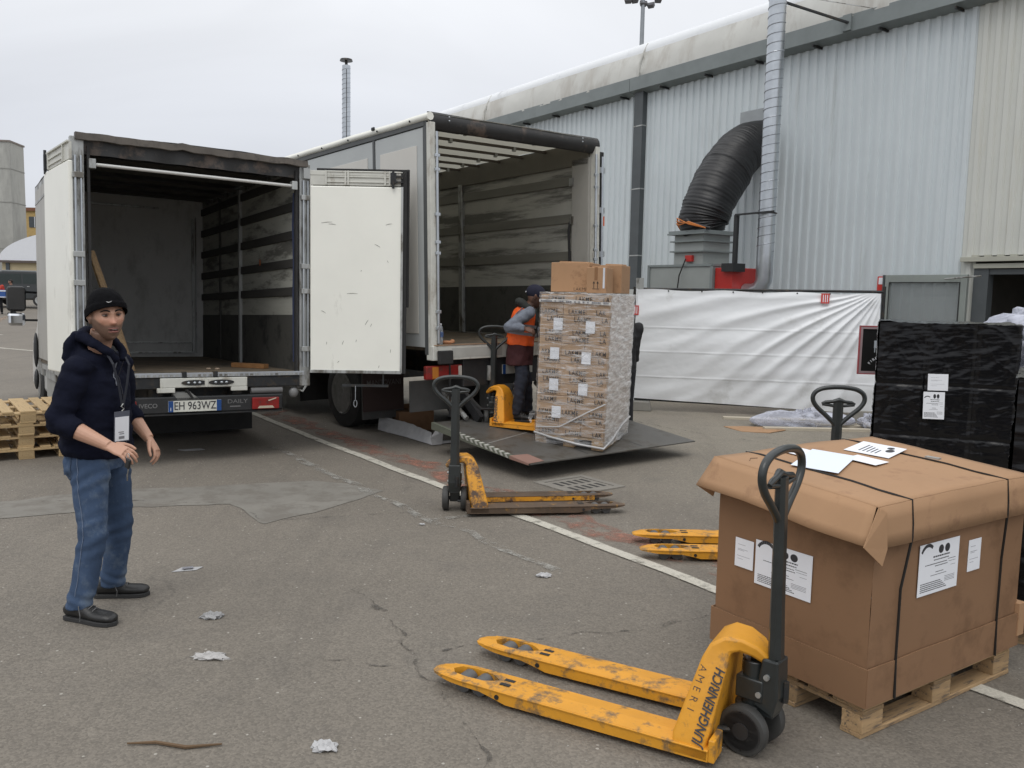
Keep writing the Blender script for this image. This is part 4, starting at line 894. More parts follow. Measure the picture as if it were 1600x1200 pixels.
# ================================================================== PALLET JACKS
def yellow(name, dirt, col=(.66, .30, .022), rust=(.09, .055, .035)):
    return mat(name, col, .5, 0., var=.1, vs=5, dirt=(rust, dirt, 9, (1, 1, 1)), bump=.15, bs=40)
def jack(label, loc, rz, steer, yel, fork_m, zlift=0., hs=1., text_on=None, group=None, handle_m=None, tilt=(0, 0)):
    t = thing('pallet_jack', label, 'pallet jack', loc, rot=(R(tilt[0]), R(tilt[1]), R(rz)), group='hand pallet jacks in the yard')
    hm = handle_m or mat('jack_black', (.02, .024, .024), .38, .0, var=.25, vs=8, coat=.25)
    stn = [(-.03, .08, 0), (.78, .08, 0), (.845, .08, 0), (.87, .08, .022), (.9, .079, .04), (.98, .077, .046), (1.04, .07, .036), (1.065, .066, .0), (1.10, .058, 0), (1.135, .045, 0), (1.15, .028, 0)]
    stn = [(x * (1.113 if x > 0 else 1), h, inn) for x, h, inn in stn]
    for s in (-1, 1):
        mb = MB(); yc = s * .19
        for i, (x, h, inn) in enumerate(stn):
            x_ = x / 1.113; zt = .085 - (.012 * max(0, (x_ - 1.06) / .09)); zb = .03 + (.02 if x_ > .8 else 0) * min(1, (x_ - .8) / .1 if x_ > .8 else 0) + max(0, (x_ - 1.05) / .1) * .012
            if .15 < x_ < .8: zb = .022
            for y in (-h, -inn, inn, h):
                for z in (zt - (.0 if abs(y) < h else .006), zb): mb.v.append(Vector((x, yc + y, z + zlift)))
        for i in range(len(stn) - 1):
            a = i * 8; b = a + 8
            hole = stn[i][2] > 0 or stn[i + 1][2] > 0
            mb.f += [(a, b, b + 2, a + 2), (a + 4, b + 4, b + 6, a + 6), (a + 1, a + 3, b + 3, b + 1), (a + 5, a + 7, b + 7, b + 5), (a, a + 1, b + 1, b), (a + 6, b + 6, b + 7, a + 7)]
            if hole: mb.f += [(a + 2, b + 2, b + 3, a + 3), (a + 4, a + 5, b + 5, b + 4)]
            else: mb.f += [(a + 2, b + 2, b + 4, a + 4), (a + 3, a + 5, b + 5, b + 3)]
        mb.f += [(0, 2, 3, 1), (2, 4, 5, 3), (4, 6, 7, 5)]
        e_ = (len(stn) - 1) * 8; mb.f += [(e_, e_ + 1, e_ + 3, e_ + 2), (e_ + 2, e_ + 3, e_ + 5, e_ + 4), (e_ + 4, e_ + 5, e_ + 7, e_ + 6)]
        fk = mb.build('fork', fork_m, t, bevel=.005)
        lip = MB()
        for sy in (-1, 1): lip.tube([(-.03, yc + sy * .082, .075 + zlift), (.89, yc + sy * .082, .075 + zlift), (1.113, yc + sy * .079, .075 + zlift), (1.22, yc + sy * .06, .072 + zlift)], .004, 6)
        lip.build('fork_edge', fork_m, fk)
        if fork_m.name.startswith('brown') and s > 0: MB().box(.06, 1.1, yc - .0835, yc - .081, .034, .074).build('fork_flange', yel, fk)
        ro = MB()
        for x in (1.03, 1.115): ro.cyl((x, yc - .036, .042), (x, yc + .036, .042), .04, 18)
        ro.build('roller', mat('roller_grey', (.10, .10, .10), .5, var=.2), fk, smooth=50)
        sl = MB()
        for y in (-.032, .012): sl.box(.875, .925, yc + y, yc + y + .022, .0852 + zlift, .0858 + zlift)
        sl.build('fork_slot', black_rub, fk)
        MB().cyl((.91, yc - .0845, .048 + zlift), (.91, yc + .0845, .048 + zlift), .011, 10).build('pin', dark_steel, fk)
    # torsion box and yoke
    pth = [(.05, .03, .27, .07), (.05, .10, .262, .068), (.0, .37, .135, .052), (-.012, .41, .118, .045), (-.04, .437, .10, .034), (-.09, .44, .085, .028), (-.14, .42, .068, .026), (-.19, .38, .045, .018), (-.205, .365, .03, .012)]
    yk = MB().tube([(x, 0, z + zlift) for x, z, a, b in pth], [(a * 1.414, b * 1.414) for x, z, a, b in pth], 4, up=(0, 1, 0), phase=math.pi / 4)
    yo = yk.build('yoke', yel, t, bevel=.014, smooth=35)
    MB().box(-.03, .13, -.27, .27, .03 + zlift, .078 + zlift).build('cross_plate', fork_m, t, bevel=.006)
    for s in (-1, 1): MB().box(-.055, -.03, s * .16, s * .27, .03 + zlift, .12 + zlift).build('heel_lug', fork_m, t, bevel=.004)
    A = Vector((.05, .262, .10)); B = Vector((.0, .135, .37)); d = (B - A).normalized()
    if text_on:
        for s in (-1, 1):
            a_ = Vector((A.x, A.y * s, A.z + zlift)); b_ = Vector((B.x, B.y * s, B.z + zlift)); dd = (b_ - a_).normalized()
            yd = Vector((s * 1., 0, 0)); yd = (yd - dd * yd.dot(dd)).normalized(); nn = dd.cross(yd)
            c = a_.lerp(b_, .44) + Vector((-.036, 0, 0)) + nn * .0035
            if 'J' in text_on: text('JUNGHEINRICH', .056, frame(c, dd, yd), ink, yo, bold=.022, sx=.76, shear=.2)
            if 'A' in text_on:
                c = a_.lerp(b_, .68) + Vector((.012, 0, 0)) + nn * .0035
                for q, (ch, of) in enumerate(zip('AMERI', (0, .035, .072, .105, .13))):
                    cc = a_.lerp(b_, .9 - q * .135) + Vector((.034 - .001 * q, 0, 0)) + nn * .0035
                    text(ch, .042, frame(cc, -dd + yd * .15 * (q % 2), -yd), ink, yo, bold=-.012)
    # steering group
    px = -.13; st = math.pi + R(steer)
    Mst = Matrix.Translation((px, 0, 0)) @ Matrix.Rotation(st, 4, 'Z')
    T = lambda *p: Mst @ Vector(p)
    pu = MB().cyl(T(0, 0, .17), T(0, 0, .37), .046, 20).cyl(T(0, 0, .37), T(0, 0, .405), .02, 12)
    pu.box(-.055, .06, -.055, .055, .215, .305, Mst).box(-.02, .10, -.04, .04, .16, .27, Mst).build('pump', hm, t, bevel=.006, smooth=40)
    MB().cyl(T(-.01, 0, .165), T(-.01, 0, .19), .062, 20).box(-.05, .03, -.035, .035, .085, .17, Mst).prism([(-.045, .17), (.05, .17), (.03, .075), (-.03, .075)], -.04, .04, 'y', Mst).build('wheel_bracket', hm, t, bevel=.005, smooth=40)
    MB().cyl(T(0, -.06, .1), T(0, .06, .1), .016, 12).build('axle', dark_steel, t)
    for s in (-1, 1):
        y0 = s * .05; y1 = s * .102
        pr = [(.0, .06), (.001, .088), (.004, .097), (.012, .1), (.04, .1), (.048, .097), (.051, .088), (.052, .06)]
        ty = MB().tube([T(0, y0 + s * a, .1) for a, r in pr], [r for a, r in pr], 32).build('wheel', mat('wheel_rubber', (.045, .045, .043), .6, var=.2, vs=10), t, smooth=40)
        rm = MB().tube([T(0, y1 - s * .006, .1), T(0, y1 + s * .001, .1), T(0, y1 + s * .001, .1), T(0, y1 - s * .006, .1), T(0, y1 - s * .007, .1), T(0, y1 + s * .004, .1), T(0, y1 + s * .004, .1)], [.082, .082, .076, .072, .036, .034, .02], 28)
        rm.build('hub', mat('hub_black', (.035, .035, .036), .4, .2), ty, smooth=40)
    # hinge, shaft, loop
    hb = MB().box(.045, .115, -.046, .046, .23, .40, Mst); hb.prism([(.05, .40), (.115, .40), (.12, .25), (.10, .17), (.02, .20)], -.05, .05, 'y', Mst).build('handle_socket', hm, t, bevel=.008)
    for xp, zp in ((.075, .33), (.045, .25)): MB().cyl(T(xp, -.061, zp), T(xp, .061, zp), .012, 10).build('pivot_pin', alu, t, smooth=40)
    MB().tube([T(.12, .02, .22 + .012 * i) for i in range(8)], .016, 8).build('spring', dark_steel, t)
    sh = MB().tube([T(.085, 0, .38), T(.08, 0, .6 * hs), T(.07, 0, 1.12 * hs)], [(.023 * 1.3, .033 * 1.3), (.02 * 1.3, .03 * 1.3), (.018 * 1.3, .028 * 1.3)], 8, up=tuple((Mst.to_3x3() @ Vector((1, 0, 0)))), phase=math.pi / 8).build('handle_shaft', hm, t, smooth=30)
    x = .071
    half = [(0, .925), (.03, .965), (.085, 1.02), (.14, 1.07), (.172, 1.115), (.178, 1.155), (.16, 1.19), (.115, 1.215), (.05, 1.226)]
    lp = [(y, z) for y, z in half] + [(0, 1.228)] + [(-y, z) for y, z in half[::-1][:-1]]
    def cat(pts, k=4):
        o = []; n = len(pts)
        for i in range(n):
            p0, p1, p2, p3 = pts[i - 1], pts[i], pts[(i + 1) % n], pts[(i + 2) % n]
            for j in range(k):
                u = j / k; o.append(tuple(.5 * (2 * b + (-a + c) * u + (2 * a - 5 * b + 4 * c - d_) * u * u + (-a + 3 * b - 3 * c + d_) * u ** 3) for a, b, c, d_ in zip(p0, p1, p2, p3)))
        return o
    MB().tube([T(x, y, z * hs) for y, z in cat(lp)], .0165, 12, closed=True).build('handle_loop', hm, t, smooth=60)
    lv = MB().tube([T(x_, y_, z_ * hs) for x_, y_, z_ in ((x, -.115, 1.105), (x, -.09, 1.115), (x - .006, -.04, 1.122), (x - .012, 0, 1.135), (x - .006, .04, 1.122), (x, .09, 1.115), (x, .115, 1.105))], [.008, .013, .013, .018, .013, .013, .008], 10)
    lv.tube([T(x, y_, z_ * hs) for y_, z_ in ((-.11, 1.10), (-.05, 1.092), (0, 1.085), (.05, 1.092), (.11, 1.10))], .011, 8).build('release_lever', hm, t, smooth=60)
    MB().tube([T(.065, -.031, .9), T(.07, -.031, 1.0)], .003, 6).build('lever_rod', alu, t)
    MB().tube([(px + .02, .06, .09), (-.02, .1, .09 + zlift), (.2, .19, .05 + zlift)], .012, 8).tube([(px + .02, -.06, .09), (-.02, -.1, .09 + zlift), (.2, -.19, .05 + zlift)], .012, 8).build('push_rod', dark_steel, t)
    return t
yA = yellow('worn_yellow_paint', .16, rust=(.30, .16, .05)); yAf = yellow('worn_yellow_fork', .36, rust=(.17, .11, .055))
yB = yellow('rusty_yellow_paint', .55); yBf = mat('brown_rusty_fork', (.10, .068, .045), .65, .1, var=.3, vs=7, dirt=((.5, .25, .03), .15, 8), bump=.2, bs=30)
yC = yellow('clean_orange_paint', .2, col=(.74, .31, .02))
jack('scuffed yellow pallet jack in the foreground with its forks pointing left', (.885, 3.345, 0), 150.5, -12, yA, yAf, text_on='JA')
jack('yellow pallet jack with brown rusty forks standing on the white line', (-.33, 7.0, 0), 9, 82, yB, yBf, hs=.915, text_on='A')
jack('yellow pallet jack half hidden behind the large strapped carton, forks to the left', (2.19, 5.95, 0), 180, 84, yA, yAf, hs=.97)
jx, jy = -.10, 9.72
jack('clean orange pallet jack on the tail lift under the wrapped load', (jx, jy, .262), -20.6, -62, yC, yC, zlift=.03, hs=.95, tilt=(0, 1.0), text_on='J')

# ================================================================== LARGE CARTON ON A PALLET
def label_sheet(parent, M_, w_, h_, style, mt=paper):
    """printed sheet: M_ origin at its lower left, x right, y up"""
    s = MB().box(0, w_, 0, h_, .0005, .0022, M_).build('label_sheet', mt, parent)
    pr = MB(); rnd = random.Random(int(w_ * 1000) + style * 17)
    def line(x, y, l, th):
        x0_ = x
        while x0_ < x + l:
            ww = rnd.uniform(.3, 1.2) * th * 2.2; x1_ = min(x0_ + ww, x + l)
            pr.box(x0_, x1_, y, y + th, .0023, .0026, M_); x0_ = x1_ + th * .5
    if style == 1:
        # printed notice: arc logo, two dark oval pictures, lines of type and a dense foot
        for i in range(9):
            a = R(50 + i * 11); a2 = a + R(10.5)
            r1, r2 = .17 * w_, .22 * w_
            cx, cy = .20 * w_, .70 * h_
            pr.add([(cx + .9 * r1 * math.cos(a), cy + r1 * math.sin(a), .0024), (cx + .9 * r2 * math.cos(a), cy + r2 * math.sin(a), .0024), (cx + .9 * r2 * math.cos(a2), cy + r2 * math.sin(a2), .0024), (cx + .9 * r1 * math.cos(a2), cy + r1 * math.sin(a2), .0024)], [(0, 1, 2, 3)], M_)
        for cx in (.53, .69):
            for rr, dx, dy in ((1, 0, 0), (.55, 0, .3)):
                n_ = 14; pr.add([(cx * w_ + dx + .065 * rr * w_ * math.cos(6.283 * i / n_), .84 * h_ + dy * .1 * h_ + .085 * h_ * rr * math.sin(6.283 * i / n_), .0024 + .0001 * rr) for i in range(n_)], [tuple(range(n_))], M_)
        line(.34 * w_, .70 * h_, .42 * w_, .028 * h_); line(.36 * w_, .64 * h_, .38 * w_, .02 * h_)
        line(.15 * w_, .57 * h_, .55 * w_, .016 * h_); line(.4 * w_, .52 * h_, .32 * w_, .016 * h_); line(.42 * w_, .40 * h_, .2 * w_, .014 * h_)
        line(.3 * w_, .35 * h_, .4 * w_, .01 * h_)
        for k in range(5): line(.06 * w_, (.22 - k * .038) * h_, (.5 + .04 * k) * w_, .018 * h_)
        for k in range(4): line(.66 * w_, (.27 - k * .03) * h_, .26 * w_, .007 * h_)
        line(.72 * w_, .6 * h_, .2 * w_, .01 * h_); line(.74 * w_, .55 * h_, .18 * w_, .007 * h_)
        pr.box(.8 * w_, .92 * w_, .47 * h_, .475 * h_, .0023, .0026, M_)
    else:
        line(.15 * w_, .78 * h_, .4 * w_, .012 * h_); line(.15 * w_, .62 * h_, .55 * w_, .014 * h_); line(.15 * w_, .58 * h_, .35 * w_, .012 * h_)
        line(.12 * w_, .38 * h_, .7 * w_, .012 * h_); line(.15 * w_, .28 * h_, .3 * w_, .012 * h_)
    pr.build('print', inkgrey if style == 0 else ink, s, kind='stuff')
    return s
def crate():
    t = thing('strapped_carton', 'large brown carton with flared lid strapped to a pallet beside the front jack', 'carton', (1.741, 4.006, 0), 34.1)
    pallet_parts(t, wood_old, key='c')
    # carton walls: slightly bowed sheets
    X, Y, Z0, Z1 = .608, .408, .146, .965
    cb = MB()
    def wallg(fn): cb.grid(fn, 14, 10)
    bow = lambda u, v: .008 * math.sin(math.pi * u) * math.sin(math.pi * v) + .003 * fbm(u * 3, v * 3)
    wallg(lambda u, v: (-X - bow(u, v), -Y + 2 * Y * u, Z0 + (Z1 - Z0) * v))
    wallg(lambda u, v: (X + bow(u, v), Y - 2 * Y * u, Z0 + (Z1 - Z0) * v))
    wallg(lambda u, v: (-X + 2 * X * u, -Y - bow(u, v), Z0 + (Z1 - Z0) * v))
    wallg(lambda u, v: (X - 2 * X * u, Y + bow(u, v), Z0 + (Z1 - Z0) * v))
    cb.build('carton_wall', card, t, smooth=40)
    # lower tray sleeve
    tr = MB(); g_ = .012; zt = .315
    for (xa, ya, xb, yb) in ((-X - g_, -Y - g_, X + g_, -Y - g_), (-X - g_, Y + g_, -X - g_, -Y - g_), (X + g_, -Y - g_, X + g_, Y + g_), (X + g_, Y + g_, -X - g_, Y + g_)):
        tr.grid(lambda u, v, xa=xa, ya=ya, xb=xb, yb=yb: (xa + (xb - xa) * u, ya + (yb - ya) * u, .15 + (zt - .15 + .004 * fbm(u * 5, 2)) * v), 12, 3)
    tr.build('carton_tray', card, t, solid=.006)
    MB().box(X - .01, X + .05, -Y - .02, -Y + .16, .20, .36).build('loose_flap', card_b, t)
    # lid: top sheet domed, right skirt hanging, left skirt flared out, folded corner
    zt_ = lambda x, y: 1.02 + .028 * (y / Y) + .006 * math.sin(math.pi * (x + X) / (2 * X)) + .004 * fbm(x * 3, y * 3)
    lx, ly = X + .018, Y + .018
    top = MB().grid(lambda u, v: (-lx + 2 * lx * u, -ly + 2 * ly * v, zt_(-lx + 2 * lx * u, -ly + 2 * ly * v)), 24, 16)
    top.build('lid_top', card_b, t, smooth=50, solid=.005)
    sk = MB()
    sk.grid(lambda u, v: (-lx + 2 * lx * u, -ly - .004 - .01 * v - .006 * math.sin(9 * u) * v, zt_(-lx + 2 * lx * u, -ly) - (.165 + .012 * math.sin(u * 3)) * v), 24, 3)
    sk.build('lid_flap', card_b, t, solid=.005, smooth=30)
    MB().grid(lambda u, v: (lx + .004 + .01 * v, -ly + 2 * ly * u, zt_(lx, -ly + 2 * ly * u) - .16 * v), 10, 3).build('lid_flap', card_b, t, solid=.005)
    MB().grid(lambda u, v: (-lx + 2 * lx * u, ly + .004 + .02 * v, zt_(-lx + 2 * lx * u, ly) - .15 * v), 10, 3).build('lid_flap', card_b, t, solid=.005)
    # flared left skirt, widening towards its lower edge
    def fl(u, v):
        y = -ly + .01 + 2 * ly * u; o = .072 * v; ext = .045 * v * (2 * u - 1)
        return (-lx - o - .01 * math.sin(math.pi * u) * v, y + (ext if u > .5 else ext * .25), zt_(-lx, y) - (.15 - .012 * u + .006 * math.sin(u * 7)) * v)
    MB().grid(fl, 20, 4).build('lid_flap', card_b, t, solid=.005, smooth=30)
    # folded corner gusset at the front corner and at the left corner
    g1 = MB().add([(-lx, -ly, zt_(-lx, -ly)), (-lx - .086, -ly + .0, zt_(-lx, -ly) - .15), (-lx + .012, -ly - .022, zt_(-lx, -ly) - .235), (-lx + .04, -ly - .022, zt_(-lx, -ly) - .17), (-lx + .03, -ly - .016, zt_(-lx, -ly) - .02)], [(0, 1, 2, 3, 4)])
    g1.build('lid_corner', card_b, t, solid=.005)
    g2 = MB().add([(-lx, ly, zt_(-lx, ly)), fl(1, 1), (-lx + .01, ly + .02, zt_(-lx, ly) - .2), (-lx + .04, ly + .012, zt_(-lx, ly) - .1)], [(0, 1, 2, 3)])
    g2.build('lid_corner', card_b, t, solid=.005)
    # straps
    sm = mat('strap_black', (.018, .018, .018), .35)
    for xs, xb in ((-.405, -.43), (.37, .39)):
        pts = [(xb, Y + .03, .15), (xb, Y + .03, .8), (xs, ly + .008, zt_(xs, ly) + .004)]
        pts += [(xs + .01 * math.sin(k), ly - 2 * ly * k / 12, zt_(xs, ly - 2 * ly * k / 12) + .0055) for k in range(1, 12)]
        pts += [(xs, -ly - .006, zt_(xs, -ly) + .002), (xs, -ly - .016, .9), (xs - .004, -ly - .02, .84), (xb, -Y - .016, .62), (xb, -Y - .016, .32), (xb, -Y - .022, .15)]
        MB().tube(pts, [(.0016, .0065)] * len(pts), 6, up=(0, .3, .95) if False else None).build('strap', sm, t)
    MB().box(.37, .4, -.1, -.03, 1.032, 1.04).build('strap_buckle', alu, t)
    # printed labels on the two visible sides
    fL = frame((-X - .0095, .172, .505), (0, -1, 0), (0, 0, 1)); label_sheet(t, fL, .305, .205, 1)
    label_sheet(t, frame((-X - .0085, .292, .555), (0, -1, 0), (0, 0, 1)), .107, .136, 0)
    label_sheet(t, frame((-.295, -Y - .0095, .556), (1, 0, 0), (0, 0, 1)), .31, .226, 1)
    label_sheet(t, frame((.1, -Y - .0085, .602), (1, 0, 0), (0, 0, 1)), .105, .145, 0)
    # crease marks and scuffs
    cm = MB()
    for (x, y, a, l) in ((-.54, .30, .6, .05), (-.5, .33, -.3, .04)): 
        p0 = Vector((x, y, zt_(x, y) + .004)); cm.tube([p0, p0 + Vector((l * math.cos(a), l * math.sin(a), 0))], .0015, 4)
    cm.build('scuff', mat('scuff_dark', (.1, .06, .04), .8), t)
    return t, zt_
CR, ZT = crate()
Mc = Matrix.Translation((1.741, 4.006, 0)) @ Matrix.Rotation(R(34.1), 4, 'Z')
def top_paper(label, pts, dz, style=None, mt=paper):
    c = sum((Vector((x, y, 0)) for x, y in pts), Vector()) / len(pts)
    o_ = Mc @ Vector((c.x, c.y, ZT(c.x, c.y) + dz))
    mb = MB().prism([(x - c.x, y - c.y) for x, y in pts], 0, .0012, 'z')
    r = mb.build('paper_sheet', mt, None, loc=o_, rot=(R(2.0) * 0, 0, R(34.1)))
    r.rotation_euler = (R(3.8), 0, R(34.1)); return tag(r, label, 'paper', 'papers on the carton lid')
def quad(cx, cy, w_, h_, a):
    return [(cx + x * math.cos(a) - y * math.sin(a), cy + x * math.sin(a) + y * math.cos(a)) for x, y in ((-w_ / 2, -h_ / 2), (w_ / 2, -h_ / 2), (w_ / 2, h_ / 2), (-w_ / 2, h_ / 2))]
bl = mat('paper_bluish', (.72, .78, .88), .6, var=.02)
top_paper('large blank bluish paper lying on the carton lid behind the jack handle', quad(-.215, .125, .43, .21, .42), .012, mt=bl)
top_paper('narrow blank slip sticking out from under the blue paper, towards the right', quad(.005, .05, .13, .16, .1), .010)
top_paper('blank slip showing beyond the far edge of the blue paper', quad(-.17, .29, .16, .1, .1), .0095)
pp_ = top_paper('printed notice with dark pictures on the middle of the carton lid', quad(.28, .18, .31, .22, .28), .0105)
pr = MB(); rn = random.Random(4)
for k in range(5): pr.box(-.1, .08 - .02 * k, .05 - k * .02, .057 - k * .02, .0013, .0016)
pr.ball((.02, -.065, .0013), (.045, .02, .0004), 12, 4).ball((.09, -.05, .0013), (.03, .018, .0004), 12, 4)
pr.build('print', ink, pp_, rot=(0, 0, .28), kind='stuff')

# ================================================================== WRAPPED LAKME STACK ON THE TAIL LIFT
def lakme():
    yaw = -20.6
    ox, oy = .61, 8.885
    t = thing('wrapped_pallet_load', 'tall stack of LAKME cartons in clear stretch film standing on the tail lift', 'pallet load', (ox, oy, .2), rot=(R(.4), R(1.2), R(yaw)))
    # local: x across the front face, y away. pallet long side away
    p_ = bpy.data.objects.new
    for nm, a, b, c, d_, e_, f_ in [('top_board', -.37, .37, .0, 1.12, .10, .122)]:
        MB().box(a, b, c, d_, e_, f_).build(nm, wood_old, t)
    for x in (-.31, 0, .31):
        MB().box(x - .06, x + .06, 0, 1.12, 0, .022).build('bottom_board', wood_old, t)
        for y in (.07, .56, 1.05): MB().box(x - .06, x + .06, y - .07, y + .07, .022, .1).build('block', wood_old, t)
    cm = mat('lakme_carton', (.40, .27, .165), .7, var=.1, vs=4, rnd=.16)
    inkb = mat('carton_ink', (.03, .02, .016), .6)
    h = .212; rows = 7; z = .124
    rn = random.Random(3)
    tv, tf = text_mb('LAKME', 1, bold=-.012)
    tw = max(v[0] for v in tv) - min(v[0] for v in tv)
    for r in range(rows):
        xs = [(-.37, -.125), (-.122, .122), (.125, .37)] if r % 2 == 0 else [(-.37, -.19), (-.187, .05), (.053, .37)]
        for c, (a, b) in enumerate(xs):
            dy = rn.uniform(-.004, .006)
            o = MB().box(a, b, dy, .38, z + .002, z + h - .002).build('carton', cm, t, bevel=.004)
            ys_ = dy; last = o
            MB().box(a + .02, b - .03, dy - .001, dy, z + h - .084, z + h - .081).build('print_line', inkb, o)
        for zz, off in ((z + h - .042, rn.uniform(-.36, -.28)), (z + .036, rn.uniform(-.42, -.3))):
            mb = MB(); u = off
            while u < .37:
                for q, ch in enumerate('LAKME'):
                    cv, cf = text_mb(ch, 1, bold=.014, align='CENTER'); cx = u + .02 + (0, .036, .074, .114, .155)[q]
                    if -.355 < cx < .355: mb.add(cv, cf, frame((cx, -.0095, zz), (1, 0, 0), (0, 0, 1)) @ Matrix.Diagonal((.054, .070, 1, 1)))
                u += .295
            mb.build('lettering', inkb, last, kind='stuff')
        z += h
    # body of the load behind the front row, and cartons on the right side
    z = .124
    for r in range(rows):
        for c, (a, b) in enumerate(((.384, .745), (.75, 1.12))):
            MB().box(-.37, .37, a, b, z + .002, z + h - .002).build('carton', cm, t, bevel=.004)
        z += h
    top = z
    for (x, zz) in ((-.22, 1.24), (.13, 1.22), (-.245, .93), (.10, .9), (-.24, .60), (.08, .57), (-.2, .31)):
        w_ = .1; MB().box(x, x + w_, -.012, -.0105, zz, zz + .125).build('label_sheet', paper, t)
    # film: wrinkled skin
    fm = film_mat('stretch_film', (.82, .82, .82), .02, .75, 5, .2, (1, 1, 7))
    m_ = .014
    def film(u, v):
        per = 2 * (.74 + 1.12); s_ = u * per
        if s_ < .74: x, y, nx, ny = -.37 + s_, 0, 0, -1
        elif s_ < 1.86: x, y, nx, ny = .37, s_ - .74, 1, 0
        elif s_ < 2.6: x, y, nx, ny = .37 - (s_ - 1.86), 1.12, 0, 1
        else: x, y, nx, ny = -.37, 1.12 - (s_ - 2.6), -1, 0
        zz = .03 + (top + .02 - .03) * v
        w_ = m_ + .006 * fbm(s_ * 5, zz * 14) + .012 * abs(fbm(s_ * 2.2 + zz * 1.2, zz * 9, 5)) + (.02 * fbm(s_ * 9, 3) if v > .96 or v < .04 else 0)
        return (x + nx * w_, y + ny * w_, zz)
    MB().grid(film, 150, 110).build('stretch_film', fm, t, smooth=60)
    MB().grid(lambda u, v: (-.38 + .76 * u, -.01 + 1.14 * v, top + .012 + .012 * fbm(u * 9, v * 9)), 30, 40).build('top_film', fm, t, smooth=60)
    tp = mat('printed_tape', (.55, .54, .52), .35, var=.2, vs=30)
    tpb = MB().grid(lambda u, v: (-.385 + .77 * u, -.02 - .004 * fbm(u * 12, v * 2), top - .085 + .03 * v + .006 * math.sin(u * 5)), 40, 2).build('tape', tp, t)
    mb = MB(); u = -.37
    while u < .36:
        w_ = rn.uniform(.006, .02); mb.box(u, u + w_, -.0265, -.0255, top - .078, top - .062); u += w_ + rn.choice((.004, .004, .03))
    mb.build('tape_print', inkgrey, tpb, kind='stuff')
    rope = mat('twisted_film', (.5, .5, .5), .3, var=.1)
    MB().tube([(-.385, -.02, .14), (-.2, -.028, .10), (.1, -.03, .055), (.385, -.02, .03), (.39, .3, .07), (.39, .7, .17), (.39, 1.12, .22)], .012, 6).tube([(.385, -.028, .5), (.2, -.032, .40), (-.1, -.03, .22), (-.36, -.028, .20)], .007, 6).build('film_rope', rope, t, smooth=60)
    MB().tube([(-.385, .05, .36), (-.43, .02, .33), (-.46, .05, .27), (-.44, .03, .22)], [.02, .03, .02, .006], 6, flat=.2).build('film_tail', fm, t)
    top += .004
    # loose cartons on top (lifted off one by one)
    MT = Matrix.Translation((ox, oy, .2)) @ Matrix.Rotation(R(yaw), 4, 'Z') @ Matrix.Rotation(R(1.2), 4, 'Y') @ Matrix.Rotation(R(.4), 4, 'X')
    for (label, x0, x1, y0, y1, hh, w_) in (
        ('brown LAKME carton on the left of the three loose ones above the wrapped load', -.33, .09, .18, .62, .31, 1),
        ('small brown carton with two upright arrows, front right on top of the wrapped load', .10, .31, .05, .35, .265, 2),
        ('brown carton at the back right on top of the wrapped load', .14, .385, .4, .8, .30, 0)):
        c = MT @ Vector(((x0 + x1) / 2, (y0 + y1) / 2, top + .022))
        o = thing('loose_carton', label, 'carton', c, rot=(0, 0, R(yaw)), group='loose cartons on the wrapped load')
        dx, dy = (x1 - x0) / 2, (y1 - y0) / 2
        MB().box(-dx, dx, -dy, dy, 0, hh).build('carton_body', card_b, o, bevel=.006)
        MB().box(-dx * .9, dx * .6, -dy * .1, dy, hh, hh + .018).build('carton_flap', card_b, o, bevel=.004, rot=(R(1), R(1.5), 0))
        if w_ == 1: text('LAKME', .05, frame((dx - .09, -dy - .002, .03), (1, 0, 0), (0, 0, 1)), inkb, o, bold=-.012)
        if w_ == 2:
            ar = MB()
            for ax in (-.025, .015):
                ar.box(ax - .003, ax + .003, -dy - .002, -dy - .001, .05, .11).prism([(ax - .012, .1), (ax + .012, .1), (ax, .125)], -dy - .002, -dy - .001, 'y')
            ar.box(-.04, .03, -dy - .002, -dy - .001, .042, .047); ar.build('arrow_mark', inkb, o)
            MB().box(-.02, .012, -dy - .003, -dy - .0015, .135, hh).build('tape', mat('brown_tape', (.24, .12, .05), .3), o)
            MB().box(dx - .035, dx - .015, -dy - .004, -dy - .001, .05, hh - .005).build('tape', mat('white_tape', (.6, .62, .66), .3), o)
lakme()

